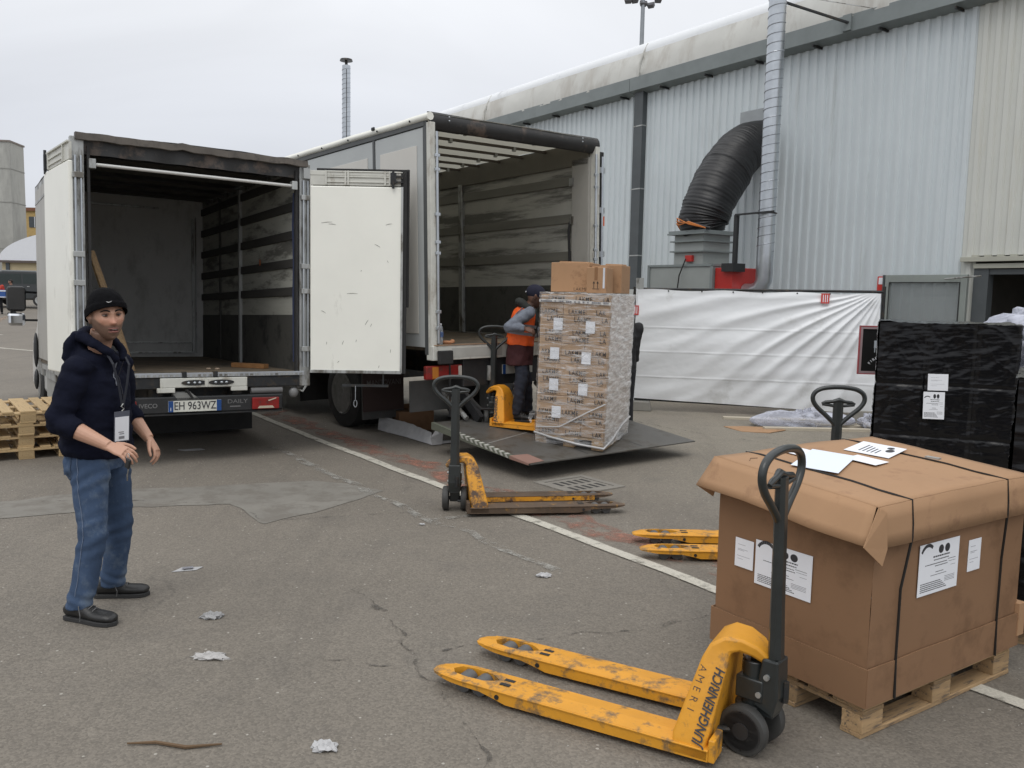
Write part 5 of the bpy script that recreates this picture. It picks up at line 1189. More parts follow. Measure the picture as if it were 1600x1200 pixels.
# ================================================================== BLACK WRAPPED LOADS
bf = mat('black_stretch_film', (.007, .007, .008), .2, var=.2, vs=4, bump=.32, bs=5, stretch=(1, 1, 1), stretch_b=(1., 1., 7), spec=.3)
def black_load(label, loc, rz, X, Y, Z, labels=True, seed=0):
    t = thing('black_wrapped_load', label, 'pallet load', loc, rz)
    for x in (-X / 2 + .07, 0, X / 2 - .07):
        MB().box(x - .06, x + .06, .02, Y - .02, 0, .13).build('pallet_block', wood_old, t)
    def ridge(a, b, k):
        return max(0, 1 - k * abs(noise.noise(Vector((a, b, seed)))))
    rad = lambda s_, zz: .003 * ridge(s_ * 1.1 + zz * .8, zz * 7 - s_ * 2.6, 9) ** 2 + .0045 * ridge(s_ * 2.2 - zz * 1.6 + 7, zz * 3 + s_ * 4.2, 10) ** 2 + .0025 * ridge(s_ * .8, zz * 14 + 5, 7) ** 2 + .02 * fbm(s_ * 1.6 + seed, zz * 1.2) + .009 * abs(fbm(s_ * 3 + zz * 5, zz * 7 - s_ * 3, seed)) + .007 * math.sin(s_ * 16) * (1 if True else 0) * fbm(s_, zz)
    def skin(u, v):
        per = 2 * (X + Y); s_ = u * per
        if s_ < X: x, y, nx, ny = -X / 2 + s_, 0, 0, -1
        elif s_ < X + Y: x, y, nx, ny = X / 2, s_ - X, 1, 0
        elif s_ < 2 * X + Y: x, y, nx, ny = X / 2 - (s_ - X - Y), Y, 0, 1
        else: x, y, nx, ny = -X / 2, Y - (s_ - 2 * X - Y), -1, 0
        zz = .08 + (Z - .08) * v
        # carton courses under the film: shallow vertical and horizontal grooves
        gr = 0
        for k in (.36, .71): gr += -.014 * math.exp(-((s_ / X - k) / .016) ** 2) if s_ < X else 0
        for k in (.30, .62): gr += -.010 * math.exp(-((v - k) / .012) ** 2)
        w_ = .015 + rad(s_, zz) + gr
        return (x + nx * w_, y + ny * w_, zz + .012 * fbm(s_ * 4, 3 + seed) * (1 if v > .98 else 0))
    MB().grid(skin, 360, 150).build('black_film', bf, t, smooth=60)
    MB().grid(lambda u, v: (-X / 2 - .015 + (X + .03) * u, -.015 + (Y + .03) * v, Z + .02 * fbm(u * 5 + seed, v * 4) + .01 * abs(fbm(u * 18, v * 6))), 60, 40).build('top_film', bf, t, smooth=60)
    return t
B1 = black_load('black film wrapped pallet load with two white papers on its front', (4.05, 7.94, 0), -24, 1.17, .9, 1.61)
for (x, z, w_, h_, st) in ((-.14, .985, .17, .155, 0), (-.165, .715, .18, .255, 1)):
    label_sheet(B1, frame((x, -.062, z), (1, 0, .03), (-.03, 0, 1)), w_, h_, st)
black_load('tall black wrapped load right of the strapped carton, cut by the picture edge', (3.13, 4.115, 0), -32, 1.15, .8, 1.42, seed=5)
fm2 = film_mat('clear_film_bundle', (.55, .57, .66), .25, .85, 4, .15, (1, 1, 2))
def lump(c, r, seed, amp=.12, n=60, k=40):
    mb = MB().ball((0, 0, 0), r, n, k)
    for v in mb.v:
        d = v.normalized(); v += d * amp * fbm(d.x * 2.2 + seed, d.y * 2.2, d.z * 2.2) + d * .02 * abs(fbm(d.x * 9, d.y * 9 + seed, d.z * 9))
    return mb
wb = thing('wrapped_bundle', 'dark bundle under shiny clear film bulging beside the black wrapped load', 'bundle', (5.02, 7.9, 0), 0)
lump(0, (.36, .33, .30), 2).build('bundle_core', mat('bundle_slate', (.045, .045, .07), .6, var=.2), wb, loc=(0, 0, 1.20), smooth=60)
lump(0, (.42, .38, .35), 2, .14).build('clear_film', fm2, wb, loc=(0, 0, 1.20), smooth=60)
MB().box(-.35, .6, -.1, .7, 0, .98).build('bundle_base', bf, wb, bevel=.04)
ww = thing('white_bundle', 'heap of white goods in clear film behind the black wrapped loads, by the dark doorway', 'bundle', (6.3, 10.0, 0), 0)
MB().box(-.75, .8, -.5, .5, 0, 1.35).build('bundle_base', mat('bundle_white', (.4, .41, .45), .6, var=.1), ww, bevel=.05)
lump(0, (.8, .5, .26), 7).build('bundle_top', mat('bundle_white', (.4, .4, .4)), ww, loc=(.05, 0, 1.4), smooth=60)
lump(0, (.84, .54, .3), 8, .16).build('clear_film', fm2, ww, loc=(.05, 0, 1.41), smooth=60)

# ================================================================== FENCE WITH TARPAULIN
def fence():
    a = Vector((1.93, 13.55, 0)); b = Vector((5.50, 12.85, 0)); L_ = (b - a).length; rz = math.degrees(math.atan2(b.y - a.y, b.x - a.x))
    t = thing('site_fence', 'mesh fence panel hung with creased white tarpaulin in front of the heater', 'fence', a, rz)
    MB().cyl((-.02, 0, .05), (-.02, 0, 1.96), .021, 12).cyl((L_ + .05, 0, .05), (L_ + .05, .0, 2.03), .024, 12).cyl((-.02, 0, 1.93), (L_ + .05, 0, 1.95), .02, 12).cyl((0, 0, .18), (L_, 0, .12), .018, 10).build('fence_frame', dark_steel, t, smooth=50)
    MB().box(.0, .12, -.02, .03, 1.85, 2.1).build('frame_clamp', alu, t)
    tm = mat('white_tarpaulin', (.78, .80, .82), .42, var=.02, vs=1.5, dirt=((.62, .63, .63), .15, 1.2), bump=.06, bs=5)
    def fn(u, v):
        x = .02 + (L_ - .02) * u; z = .20 - .10 * u + (1.72 + .09 * u) * v
        cx, cz = L_ + .05, 1.98; dx, dz = cx - x, cz - z; r = math.hypot(dx, dz) + 1e-3; th = math.atan2(dz, dx)
        fan = 0
        for th0, am, wd in ((.12, .028, .035), (.24, .045, .03), (.36, .04, .035), (.47, .045, .028), (.60, .05, .035), (.74, .045, .04), (.92, .04, .04), (1.1, .035, .04), (1.3, .03, .04)):
            tt = th + .10 * math.sin(r * .8 + th0 * 5) * min(1, r / 3)
            fan += am * math.exp(-((tt - th0) / wd) ** 2) * min(1, r / .35) * max(.2, 1 - r / 5.2) * (.75 + .5 * noise.noise(Vector((r * .9, th0 * 9, 1))))
        cre = .007 * math.exp(-((z - 1.33) / .008) ** 2) + .007 * math.exp(-((z - .95) / .008) ** 2) + .008 * math.exp(-((z - .55) / .008) ** 2)
        bag = .035 * noise.noise(Vector((u * 3.2 - v * 2.2, v * 2.6 + u * .6, 0))) + .014 * noise.noise(Vector((u * 6 - v * 9, v * 3 + u * 2.5, 3))) + .0012 * fbm(u * 30, v * 24)
        edge = min(1, (1 - v) / .06 + .1)
        return (x, -.035 - (fan + bag + .04 * math.sin(math.pi * v)) * edge - cre, z + (.012 * math.sin(u * 21) * (v ** 8)))
    MB().grid(fn, 260, 130).build('tarpaulin', tm, t, smooth=70)
    # part of the tarpaulin wrapping round the left end
    MB().grid(lambda u, v: (-.02 - .32 * u, -.02 + .12 * u + .01 * fbm(u * 4, v * 6), .20 + 1.72 * v), 12, 60).build('tarpaulin', mat('tarpaulin_grey', (.56, .58, .57), .5, var=.06, vs=2, bump=.2, bs=6), t, smooth=70)
    MB().cyl((.02, -.06, .16), (.02, -.06, 1.93), .013, 8).build('edge_hem', tm, t, smooth=60)
    ey = MB()
    for u in (.14, .28, .41, .53, .67, .8): ey.ball((L_ * u, -.05, 1.905), (.012, .006, .012), 8, 6)
    ey.ball((L_ - .03, -.06, .8), (.01, .006, .01), 8, 6).ball((L_ - .05, -.06, .13), (.012, .006, .012), 8, 6)
    ey.build('eyelet', dark_steel, t, kind='stuff')
    rt = mat('red_white_tape', (.55, .06, .05), .4)
    for x, z in ((.0, 1.52), (2.84, 1.76)):
        o = MB().box(x - .06, x + .06, -.09, -.075, z, z + .15).build('warning_tag', rt, t)
        s_ = MB()
        for k in (-.035, -.005, .025): s_.box(x + k, x + k + .012, -.0915, -.0902, z + .02, z + .13)
        s_.build('tag_stripe', paper, o)
    text('(D)(E)', .07, frame((.32, -.1, 1.05), (1, 0, 0), (0, 0, 1)), inkgrey, t, bold=-.02) if False else None
    for x in (-.02, L_ + .03): MB().prism([(x - .33, 0), (x + .33, 0), (x + .3, .15), (x - .3, .15)], -.12, .12, 'y').build('fence_foot', conc, t, bevel=.012)
fence()
# framed black board leaning before the fence
fs = thing('framed_board', 'framed black board with white lettering leaning between the tarpaulin and the black load', 'sign', (3.80, 9.3, 0), -6)
MB().box(.40, .48, .02, .05, 0, 1.5).build('board_back', dark_steel, fs)
MB().box(0, .5, -.0, .02, 1.03, 1.52).build('board_face', mat('board_black', (.015, .015, .015), .3), fs)
ff_ = MB().box(-.012, .51, -.014, .0, 1.02, 1.045).box(-.012, .51, -.014, 0, 1.505, 1.53).box(-.012, .013, -.014, 0, 1.045, 1.505).box(.487, .51, -.014, 0, 1.045, 1.505)
ff_.build('board_frame', mat('frame_grey_pink', (.33, .25, .26), .4), fs)
MB().box(-.02, -.012, -.018, .02, 1.01, 1.54).box(-.02, .52, -.018, .02, 1.53, 1.54).box(-.02, .52, -.018, .02, 1.01, 1.02).build('frame_edge', mat('frame_red', (.35, .05, .06), .5), fs)
MB().box(.14, .2, -.004, -.001, 1.30, 1.38).box(.145, .155, -.004, -.001, 1.25, 1.3).prism([(.2, 1.33), (.24, 1.35), (.24, 1.31)], -.004, -.001, 'y').build('board_picture', mat('board_light', (.4, .44, .48), .5), fs)
for i, ch in enumerate('FIRE BLADE'):
    a = R(62 - i * 12.); 
    text(ch, .042, frame((.235 - .15 * math.sin(a), -.0025, 1.07 + .13 * math.cos(a)), (math.cos(a), 0, math.sin(a)), (-math.sin(a), 0, math.cos(a))), paper, fs, bold=.01) if ch != ' ' else None
MB().tube([(.235 + .022 * math.cos(k * .6), -.0025, 1.11 + .022 * math.sin(k * .6)) for k in range(10)], .004, 5, closed=True).box(.19, .3, -.004, -.001, 1.063, 1.068).build('board_mark', paper, fs)

# ================================================================== RUBBISH
plankm = mat('plank_cream', (.5, .45, .36), .7, var=.1, vs=5, stretch=(1, 8, 8))
def flat(name, label, cat, pts, z0, th, mt, group=None, warp=0.):
    c = sum((Vector((x, y, 0)) for x, y in pts), Vector()) / len(pts)
    mb = MB().prism([(x - c.x, y - c.y) for x, y in pts], 0, th, 'z')
    for v in mb.v: v.z += warp * fbm(v.x * 8, v.y * 8)
    return tag(mb.build(name, mt, loc=(c.x, c.y, z0)), label, cat, group)
def plankq(a, b, w_):
    a, b = Vector((*a, 0)), Vector((*b, 0)); d = (b - a).normalized(); n_ = Vector((-d.y, d.x, 0)) * w_ / 2
    return [(p.x, p.y) for p in (a - n_, b - n_, b + n_, a + n_)]
flat('plank', 'pale plank ending left of the plastic heap under the tarpaulin', 'plank', plankq((3.2, 12.75), (4.6, 12.6), .14), .0, .03, plankm, 'planks by the tarpaulin')
flat('plank', 'long pale plank lying in front of the plastic heap', 'plank', plankq((3.52, 11.75), (5.3, 11.75), .12), .0, .035, plankm, 'planks by the tarpaulin')
flat('plank', 'pale plank right of the plastic heap, seen through the jack handle', 'plank', plankq((4.4, 12.2), (5.6, 11.95), .1), .0, .03, plankm, 'planks by the tarpaulin')
flat('cardboard_sheet', 'torn brown cardboard sheet flat on the ground before the planks', 'cardboard', [(3.0, 11.9), (3.15, 11.5), (3.5, 11.4), (3.8, 11.65), (3.75, 11.85), (3.3, 11.95)], .004, .008, card_b, warp=.01)
pk = lump(0, (.75, .28, .12), 11, .1)
for v in pk.v: v.z = max(v.z, -.08)
tag(pk.build('plastic_heap', fm2, loc=(4.2, 12.15, .09), smooth=60), 'heap of crumpled clear plastic film lying on the planks', 'plastic film')
pk = lump(0, (.22, .2, .11), 15, .08)
tag(pk.build('plastic_wad', fm2, loc=(5.15, 11.9, .1), smooth=60), 'small wad of clear film against the black load', 'plastic film')
# white flattened box under the lorry, brown box behind it
fb = thing('flattened_box', 'torn white cardboard tray lying in the shade under the larger lorry', 'cardboard', (0, 0, 0))
wc = mat('white_board', (.44, .44, .445), .7, var=.12, vs=9)
P = [Vector(p) for p in [(-1.74, 11.05, .0), (-1.25, 10.45, 0), (-.93, 10.0, 0)]]
mb = MB(); 
def tray(u, v):
    k = min(int(u * 2), 1); p = P[k].lerp(P[k + 1], u * 2 - k); return (p.x + .03 * v * math.sin(u * 4), p.y - .05 + .12 * v, .01 + .17 * v * (1 - .25 * u) + .012 * fbm(u * 9, v * 3))
MB().grid(tray, 30, 4).build('tray_side', wc, fb, solid=.006)
MB().grid(lambda u, v: (tray(u, 0)[0] + .3 * v, tray(u, 0)[1] + .22 * v, .01 + .02 * v * math.sin(u * 7)), 20, 4).build('tray_base', wc, fb, solid=.006)
MB().add([(-.93, 9.93, .01), (-.82, 10.02, .01), (-.80, 9.98, .22), (-.85, 9.96, .15), (-.88, 9.95, .2), (-.95, 9.92, .1)], [(0, 1, 2, 3, 4, 5)]).build('tray_flap', wc, fb, solid=.006)
bb = thing('brown_box', 'brown cardboard box standing in the dark behind the white tray', 'carton', (-1.30, 11.15, 0), 25)
MB().box(-.24, .24, -.15, .15, 0, .26).build('box_body', card, bb, bevel=.006)
MB().prism([(-.24, .26), (.24, .26), (.22, .33), (-.2, .32)], .14, .146, 'y').build('box_flap', card, bb)

lit = [('torn_wrapper', 'small crumpled white paper left of the front jack forks tip, near the bottom edge', [(-.80, 3.26), (-.72, 3.28), (-.70, 3.18), (-.63, 3.15), (-.65, 3.12), (-.72, 3.16), (-.76, 3.2)], .02, wc),
       ('paper_strip', 'folded grey paper strip on the tarmac in front of the man', [(-1.55, 3.94), (-1.54, 4.03), (-1.5, 4.06), (-1.37, 4.04), (-1.35, 4.0), (-1.4, 3.95)], .012, mat('paper_grey', (.42, .41, .4), .7)),
       ('card_packet', 'small white packet with dark print lying right of the man', [(-2.14, 5.25), (-2.0, 5.3), (-1.98, 5.37), (-2.11, 5.34)], .006, wc),
       ('crumpled_wrapper', 'crumpled grey wrapper between the packet and the folded strip', [(-1.7, 4.5), (-1.62, 4.6), (-1.57, 4.52), (-1.62, 4.47)], .02, mat('paper_grey2', (.3, .3, .3), .7)),
       ('paper_scrap', 'white crumpled scrap alone in the middle of the tarmac', [(.17, 5.32), (.22, 5.37), (.28, 5.36), (.26, 5.27), (.2, 5.27)], .03, wc),
       ('plastic_scrap', 'flat white plastic scrap on the tarmac behind the man, before the smaller lorry', [(-3.72, 9.36), (-3.5, 9.48), (-3.42, 9.4), (-3.6, 9.3)], .006, wc),
       ('paper_scrap', 'tiny white scrap in front of the rusty fork jack', [(-.71, 6.47), (-.67, 6.51), (-.66, 6.46)], .01, wc)]
for nm, lb, pts, th, m_ in lit:
    if nm == 'torn_wrapper': pts = [(-.72 + (x + .72) * .7, 3.2 + (y - 3.2) * .7) for x, y in pts]
    c = sum((Vector((x, y, 0)) for x, y in pts), Vector()) / len(pts); mb = MB(); n_ = len(pts)
    def fn(u, v, pts=pts, c=c, th=th):
        s_ = u * len(pts); i = int(s_) % len(pts); p = Vector((*pts[i], 0)).lerp(Vector((*pts[(i + 1) % len(pts)], 0)), s_ - int(s_))
        q_ = c.lerp(p, v); return (q_.x - c.x, q_.y - c.y, th * (.5 + abs(fbm(q_.x * 25, q_.y * 25)) * 1.6 * (1.1 - v)))
    if nm in ('crumpled_wrapper', 'paper_scrap', 'paper_strip', 'torn_wrapper'):
        xs_ = [p[0] for p in pts]; ys_ = [p[1] for p in pts]; rx, ry = (max(xs_) - min(xs_)) / 2 * .8, (max(ys_) - min(ys_)) / 2 * .6
        q_ = MB().ball((0, 0, 0), 1, 28, 14)
        for v in q_.v:
            k_ = 1 + .55 * fbm(v.x * 2.1 + len(lb), v.y * 2.1, v.z) + .18 * abs(fbm(v.x * 7, v.y * 7, len(lb)))
            v.x *= rx * k_; v.y *= ry * k_; v.z = max(-.0, v.z * .35 * min(rx, ry) * k_ + .3 * min(rx, ry) * fbm(v.x * 60, v.y * 60, 2) + .008)
        o = q_.build(nm, m_, loc=(c.x, c.y, 0.001), smooth=25)
    else: o = MB().grid(fn, 24, 5).build(nm, m_, loc=(c.x, c.y, 0), smooth=30, solid=.002)
    tag(o, lb, 'litter')
    if nm == 'card_packet': MB().box(-.035, .03, -.02, .02, .012, .014).build('print', inkgrey, o, rot=(0, 0, .4))
tw = MB().tube([(-1.49, 3.19, .008), (-1.38, 3.2, .01), (-1.25, 3.17, .009), (-1.12, 3.2, .008)], [.004, .007, .008, .004], 6)
tag(tw.build('twig', mat('twig_brown', (.12, .075, .04), .85)), 'thin brown wood splinter near the bottom edge of the yard', 'stick')
rn = random.Random(11); pb_ = MB()
for k in range(700):
    x = rn.uniform(-4.5, 5); y = 2.6 + rn.random() ** 1.4 * 10; r = rn.uniform(.002, .005)
    pb_.ball((x, y, r * .4), (r, r * .8, r * .6), 5, 3)
pb_.build('grit', mat('grit_pale', (.38, .36, .33), .8, var=.3, vs=30), kind='stuff')

# ================================================================== PEOPLE
def blob(mb, name, mt, parent, voxel=.006, smooth_it=4, fold=None, colour=None):
    """join overlapping volumes into one continuous skin; fold(v) gives an outward offset"""
    me = mb.mesh(name); o = bpy.data.objects.new(name, me); COL.objects.link(o)
    q = o.modifiers.new('r', 'REMESH'); q.mode = 'VOXEL'; q.voxel_size = voxel; q.use_smooth_shade = True
    q = o.modifiers.new('s', 'SMOOTH'); q.iterations = smooth_it; q.factor = .5
    dg = bpy.context.evaluated_depsgraph_get(); nm = bpy.data.meshes.new_from_object(o.evaluated_get(dg))
    o.modifiers.clear(); o.data = nm; bpy.data.meshes.remove(me); nm.name = name
    nm.materials.clear(); nm.materials.append(mt)
    if fold:
        ns = [v.normal.copy() for v in nm.vertices]
        for v, n_ in zip(nm.vertices, ns): v.co += n_ * fold(v.co, n_)
    if colour:
        at = nm.color_attributes.new('skin', 'FLOAT_COLOR', 'POINT')
        buf = []
        for v in nm.vertices: buf += [*colour(v.co), 1.]
        at.data.foreach_set('color', buf)
    shade(nm, 180)
    o.parent = parent; return o
def hand(mb, wr, d, up, side, curl=.35, s=1., spread=.1, fist=0.):
    """wrist, direction of the hand, back-of-hand normal; side=+1 thumb towards d x up"""
    d = d.normalized(); up = (up - d * up.dot(d)).normalized(); lat = d.cross(up) * side
    K = wr + d * .085 * s
    mb.tube([wr - d * .02, wr + d * .015 * s, wr + d * .05 * s, K], [(.019 * s, .028 * s), (.018 * s, .031 * s), (.016 * s, .039 * s), (.013 * s, .038 * s)], 12, up=up)
    for i, (ln, off) in enumerate(((.070, .029), (.079, .010), (.073, -.009), (.057, -.028))):
        p = wr + d * (.082 - .004 * abs(i - 1)) * s + lat * off * s; dirv = (d + lat * (1.4 - i) * spread).normalized(); pts = [p]
        ang = 0
        for seg, c in ((.45, curl * .8), (.32, curl * 1.1), (.23, curl * .8)):
            ang += c; dv = dirv * math.cos(ang) - up * math.sin(ang); p = p + dv * ln * seg * s; pts.append(p)
        mb.tube(pts, [.0092 * s, .0086 * s, .008 * s, .0066 * s], 8)
        mb.ball(tuple(pts[-1]), .0068 * s, 8, 6)
    p = wr + d * .022 * s + lat * .026 * s; td = (d * .75 + lat * .65 - up * .15).normalized()
    p1 = p + td * .038 * s; p2 = p1 + (td * .7 + d * .45 - up * .2).normalized() * .03 * s; p3 = p2 + (d * .9 - up * .25).normalized() * .025 * s
    mb.tube([p, p1, p2, p3], [.0145 * s, .0115 * s, .0095 * s, .0075 * s], 8); mb.ball(tuple(p3), .0075 * s, 8, 6)
    return K
def head(mb, M_, s=1.07):
    """face modelled on a dense ellipsoid; x forward, y left, z up, centre at mid head"""
    n, k = 96, 72; mb2 = MB().ball((0, 0, 0), 1, n, k)
    G = lambda a, b, w_: math.exp(-((a - b) / w_) ** 2)
    for v in mb2.v:
        th = math.atan2(v.y, v.x); z = v.z; at = abs(th)
        x, y = v.x * .094, v.y * .077; zz = z * .118
        if z < 0: # jaw taper
            j = 1 - .30 * (-z) ** 1.6; y *= j
            if v.x < 0: x *= 1 - .35 * (-z)
            else: x *= 1 + .10 * (-z) ** .8
        if z < -.35 and v.x > 0: x += .012 * v.x * min(1, (-.35 - z) / .4)
        f_ = max(0, math.cos(th)) ** .5 if math.cos(th) > 0 else 0
        o = 0
        o += .010 * G(zz, .030, .011) * G(at, .3, .30)                       # brow
        o -= .012 * G(zz, .014, .012) * G(at, .36, .16)                       # eye socket
        o += .006 * G(zz, .02, .012) * G(th, 0, .12)                          # nose root
        if -.045 < zz < .03:
            t_ = (.022 - zz) / .05; o += .026 * max(0, min(1, t_)) ** 1.15 * G(th, 0, .115 + .07 * max(0, t_ - .5)) * (1 if zz > -.028 else max(0, 1 - (-.028 - zz) / .012))
        o += .007 * G(zz, -.022, .010) * G(at, .17, .08)                      # nostril wings
        o += .006 * G(zz, -.012, .022) * G(at, .62, .22)                      # cheekbone
        o += .004 * G(zz, -.050, .008) * G(th, 0, .3)                      # upper lip
        o += .003 * G(zz, -.073, .008) * G(th, 0, .26)                       # lower lip
        o -= .006 * G(zz, -.0605, .007) * G(th, 0, .28)                       # open mouth
        o -= .004 * G(zz, -.084, .005) * G(th, 0, .3)
        o += .009 * G(zz, -.098, .014) * G(th, 0, .35)                        # chin
        r = Vector((x, y, 0)); r = r.normalized() if r.length > 1e-6 else Vector((1, 0, 0))
        v.x = x + r.x * o; v.y = y + r.y * o; v.z = zz
        if z < -.4: v.z -= .01 * max(0, v.x / .09) * min(1, (-.4 - z) / .4)
    b = M_ @ Matrix.Scale(s, 4)
    mb.add([tuple(v) for v in mb2.v], mb2.f, b)
    for sd_ in (-1, 1):
        mb.ball((-.004, sd_ * .079, -.004), (.016, .008, .03), 14, 10, b); mb.ball((-.012, sd_ * .086, .008), (.012, .006, .02), 12, 8, b)
def skin_colour(M_, base, stub, s=1.07, beard=1.):
    inv = (M_ @ Matrix.Scale(s, 4)).inverted()
    G = lambda a, b, w_: math.exp(-((a - b) / w_) ** 2)
    def c(co):
        p = inv @ co
        if p.length > .2: 
            return base
        th = abs(math.atan2(p.y, p.x)); z = p.z
        b_ = 0
        if p.x > -.03:
            lim = -.031 + .034 * max(0, min(1, (th - .45) / .6)); b_ = max(0, min(1, (lim - z) / .012))
            b_ = max(b_, .85 * math.exp(-((th - 1.22) / .17) ** 2) * max(0, min(1, (.035 - z) / .02)))
            if z < -.122: b_ *= max(0, 1 + (z + .122) / .03)
            b_ *= .88 + .12 * noise.noise(co * 400)
        lips = 0
        mouth = 0
        r = [base[i] * (1 - b_ * beard) + stub[i] * b_ * beard for i in range(3)]
        lp = (.40, .14, .12); r = [r[i] * (1 - min(1, lips)) + lp[i] * min(1, lips) for i in range(3)]
        r = [r[i] * (1 - min(1, mouth) * .75) + (.10, .018, .018)[i] * min(1, mouth) * .75 for i in range(3)]
        red = G(z, -.018, .02) * (G(th, .1, .2) + .7 * G(th, .55, .2)); r[1] *= 1 - .16 * red; r[2] *= 1 - .16 * red
        return tuple(r)
    return c
from mathutils.bvhtree import BVHTree
def snap(o, pts, off=.002):
    me = o.data; bv = BVHTree.FromPolygons([v.co for v in me.vertices], [tuple(p.vertices) for p in me.polygons]); r = []
    for a, b in zip(pts, pts[1:]):
        for k in range(6):
            p = Vector(a).lerp(Vector(b), k / 6); q, n_, _, _ = bv.find_nearest(p); r.append(q + n_ * off)
    q, n_, _, _ = bv.find_nearest(Vector(pts[-1])); r.append(q + n_ * off); return r
skin_m = mat('skin', (1, 1, 1), .5, var=.05, vs=30, attr='skin', bump=.08, bs=160); 
def face_bits(parent, M_, s=1.07, brow=(.012, .008, .006)):
    b = M_ @ Matrix.Scale(s, 4)
    for sd_ in (-1, 1):
        e_ = MB().ball((.0795, sd_ * .031, .0125), (.0112, .0140, .0045), 14, 8, b).build('eye', mat('eye_white', (.20, .16, .14), .3), parent, smooth=60)
        MB().ball((.0885, sd_ * .0300, .0122), (.0045, .0062, .0052), 12, 8, b).build('iris', mat('iris_dark', (.018, .011, .008), .1), e_, smooth=60)
        MB().tube([b @ Vector(p) for p in [(.085, sd_ * .013, .0185), (.091, sd_ * .024, .0215), (.088, sd_ * .036, .0215), (.078, sd_ * .047, .016)]], [.002, .0032, .0032, .002], 6).build('eyelid', mat('eyelid_skin', (.22, .12, .085), .6), parent, smooth=60)
        MB().tube([b @ Vector(p) for p in [(.0955, sd_ * .012, .031), (.0975, sd_ * .024, .037), (.0915, sd_ * .038, .0375), (.078, sd_ * .052, .030)]], [(.0034, .0055), (.0045, .0075), (.0038, .0065), (.002, .003)], 8).build('eyebrow', mat('brow_hair', brow, .8), parent, smooth=60)
    lp_ = lambda zc, r_, x_: MB().tube([b @ Vector(p) for p in [(x_ - .020, -.026, zc + .001), (x_ - .007, -.016, zc), (x_, -.006, zc + .0012), (x_ + .0003, 0, zc), (x_, .006, zc + .0012), (x_ - .007, .016, zc), (x_ - .020, .026, zc + .001)]], [.001, r_ * .8, r_, r_ * .9, r_, r_ * .8, .001], 8)
    lip_m = mat('lip_skin', (.26, .105, .085), .45)
    lp_(-.0525, .0036, .1075).build('lip', lip_m, parent, smooth=60); lp_(-.0695, .0045, .104).build('lip', lip_m, parent, smooth=60)
    MB().ball((.0965, 0, -.061), (.0085, .019, .0078), 14, 8, b).build('mouth', mat('mouth_dark', (.06, .012, .012), .4), parent, smooth=60)
    MB().ball((.0995, 0, -.0568), (.006, .013, .0028), 12, 6, b).build('teeth', mat('teeth', (.5, .47, .42), .3), parent, smooth=60)
def shoe(parent, heel, toe, mt, sole, name='shoe', s=1.):
    """heel and toe points on the ground in the parent's frame"""
    h = Vector(heel); t_ = Vector(toe); d = (t_ - h); L_ = d.length; a = math.atan2(d.y, d.x)
    M_ = Matrix.Translation(h) @ Matrix.Rotation(a, 4, 'Z')
    st = [(.0, .028, .05), (.02, .036, .075), (.06, .039, .085), (.10, .041, .082), (.14, .044, .07), (.18, .049, .052), (.22, .052, .048), (.26, .050, .046), (.29, .040, .038), (.305, .02, .026)]
    k = L_ / .305; mb = MB(); sl = MB()
    mb.tube([M_ @ Vector((x * k, 0, .018 + hh / 2)) for x, w_, hh in st], [(hh / 2 + .004, w_) for x, w_, hh in st], 18, up=(0, 0, 1))
    mb.ball(M_ @ Vector((.06 * k, 0, .085)), (.045, .042, .035), 14, 8)
    o = blob(mb, name, mt, parent, .006, 3)
    n_ = 20; out_ = []
    for i in range(len(st)): out_.append((st[i][0] * k - .003, st[i][1] + .001))
    poly = [(x, -w_) for x, w_ in out_] + [(L_ + .008, 0)] + [(x, w_) for x, w_ in out_[::-1]]
    sl.prism(poly, .0, .024, 'z', M_); sl.build('shoe_sole', sole, o, bevel=.004)
    lc = MB()
    for i in range(5):
        x = (.095 + i * .022) * k; z = .126 - i * .011
        lc.tube([M_ @ Vector((x, -.026, z - .012)), M_ @ Vector((x + .004, 0, z)), M_ @ Vector((x, .026, z - .012))], .0028, 5)
    lc.tube([M_ @ Vector((.11 * k, -.02, .12)), M_ @ Vector((.12 * k, -.05, .095)), M_ @ Vector((.14 * k, -.062, .05)), M_ @ Vector((.135 * k, -.06, .02))], .0022, 5).build('lace', mat('lace_dark', (.12, .12, .12), .8), o)
    return o

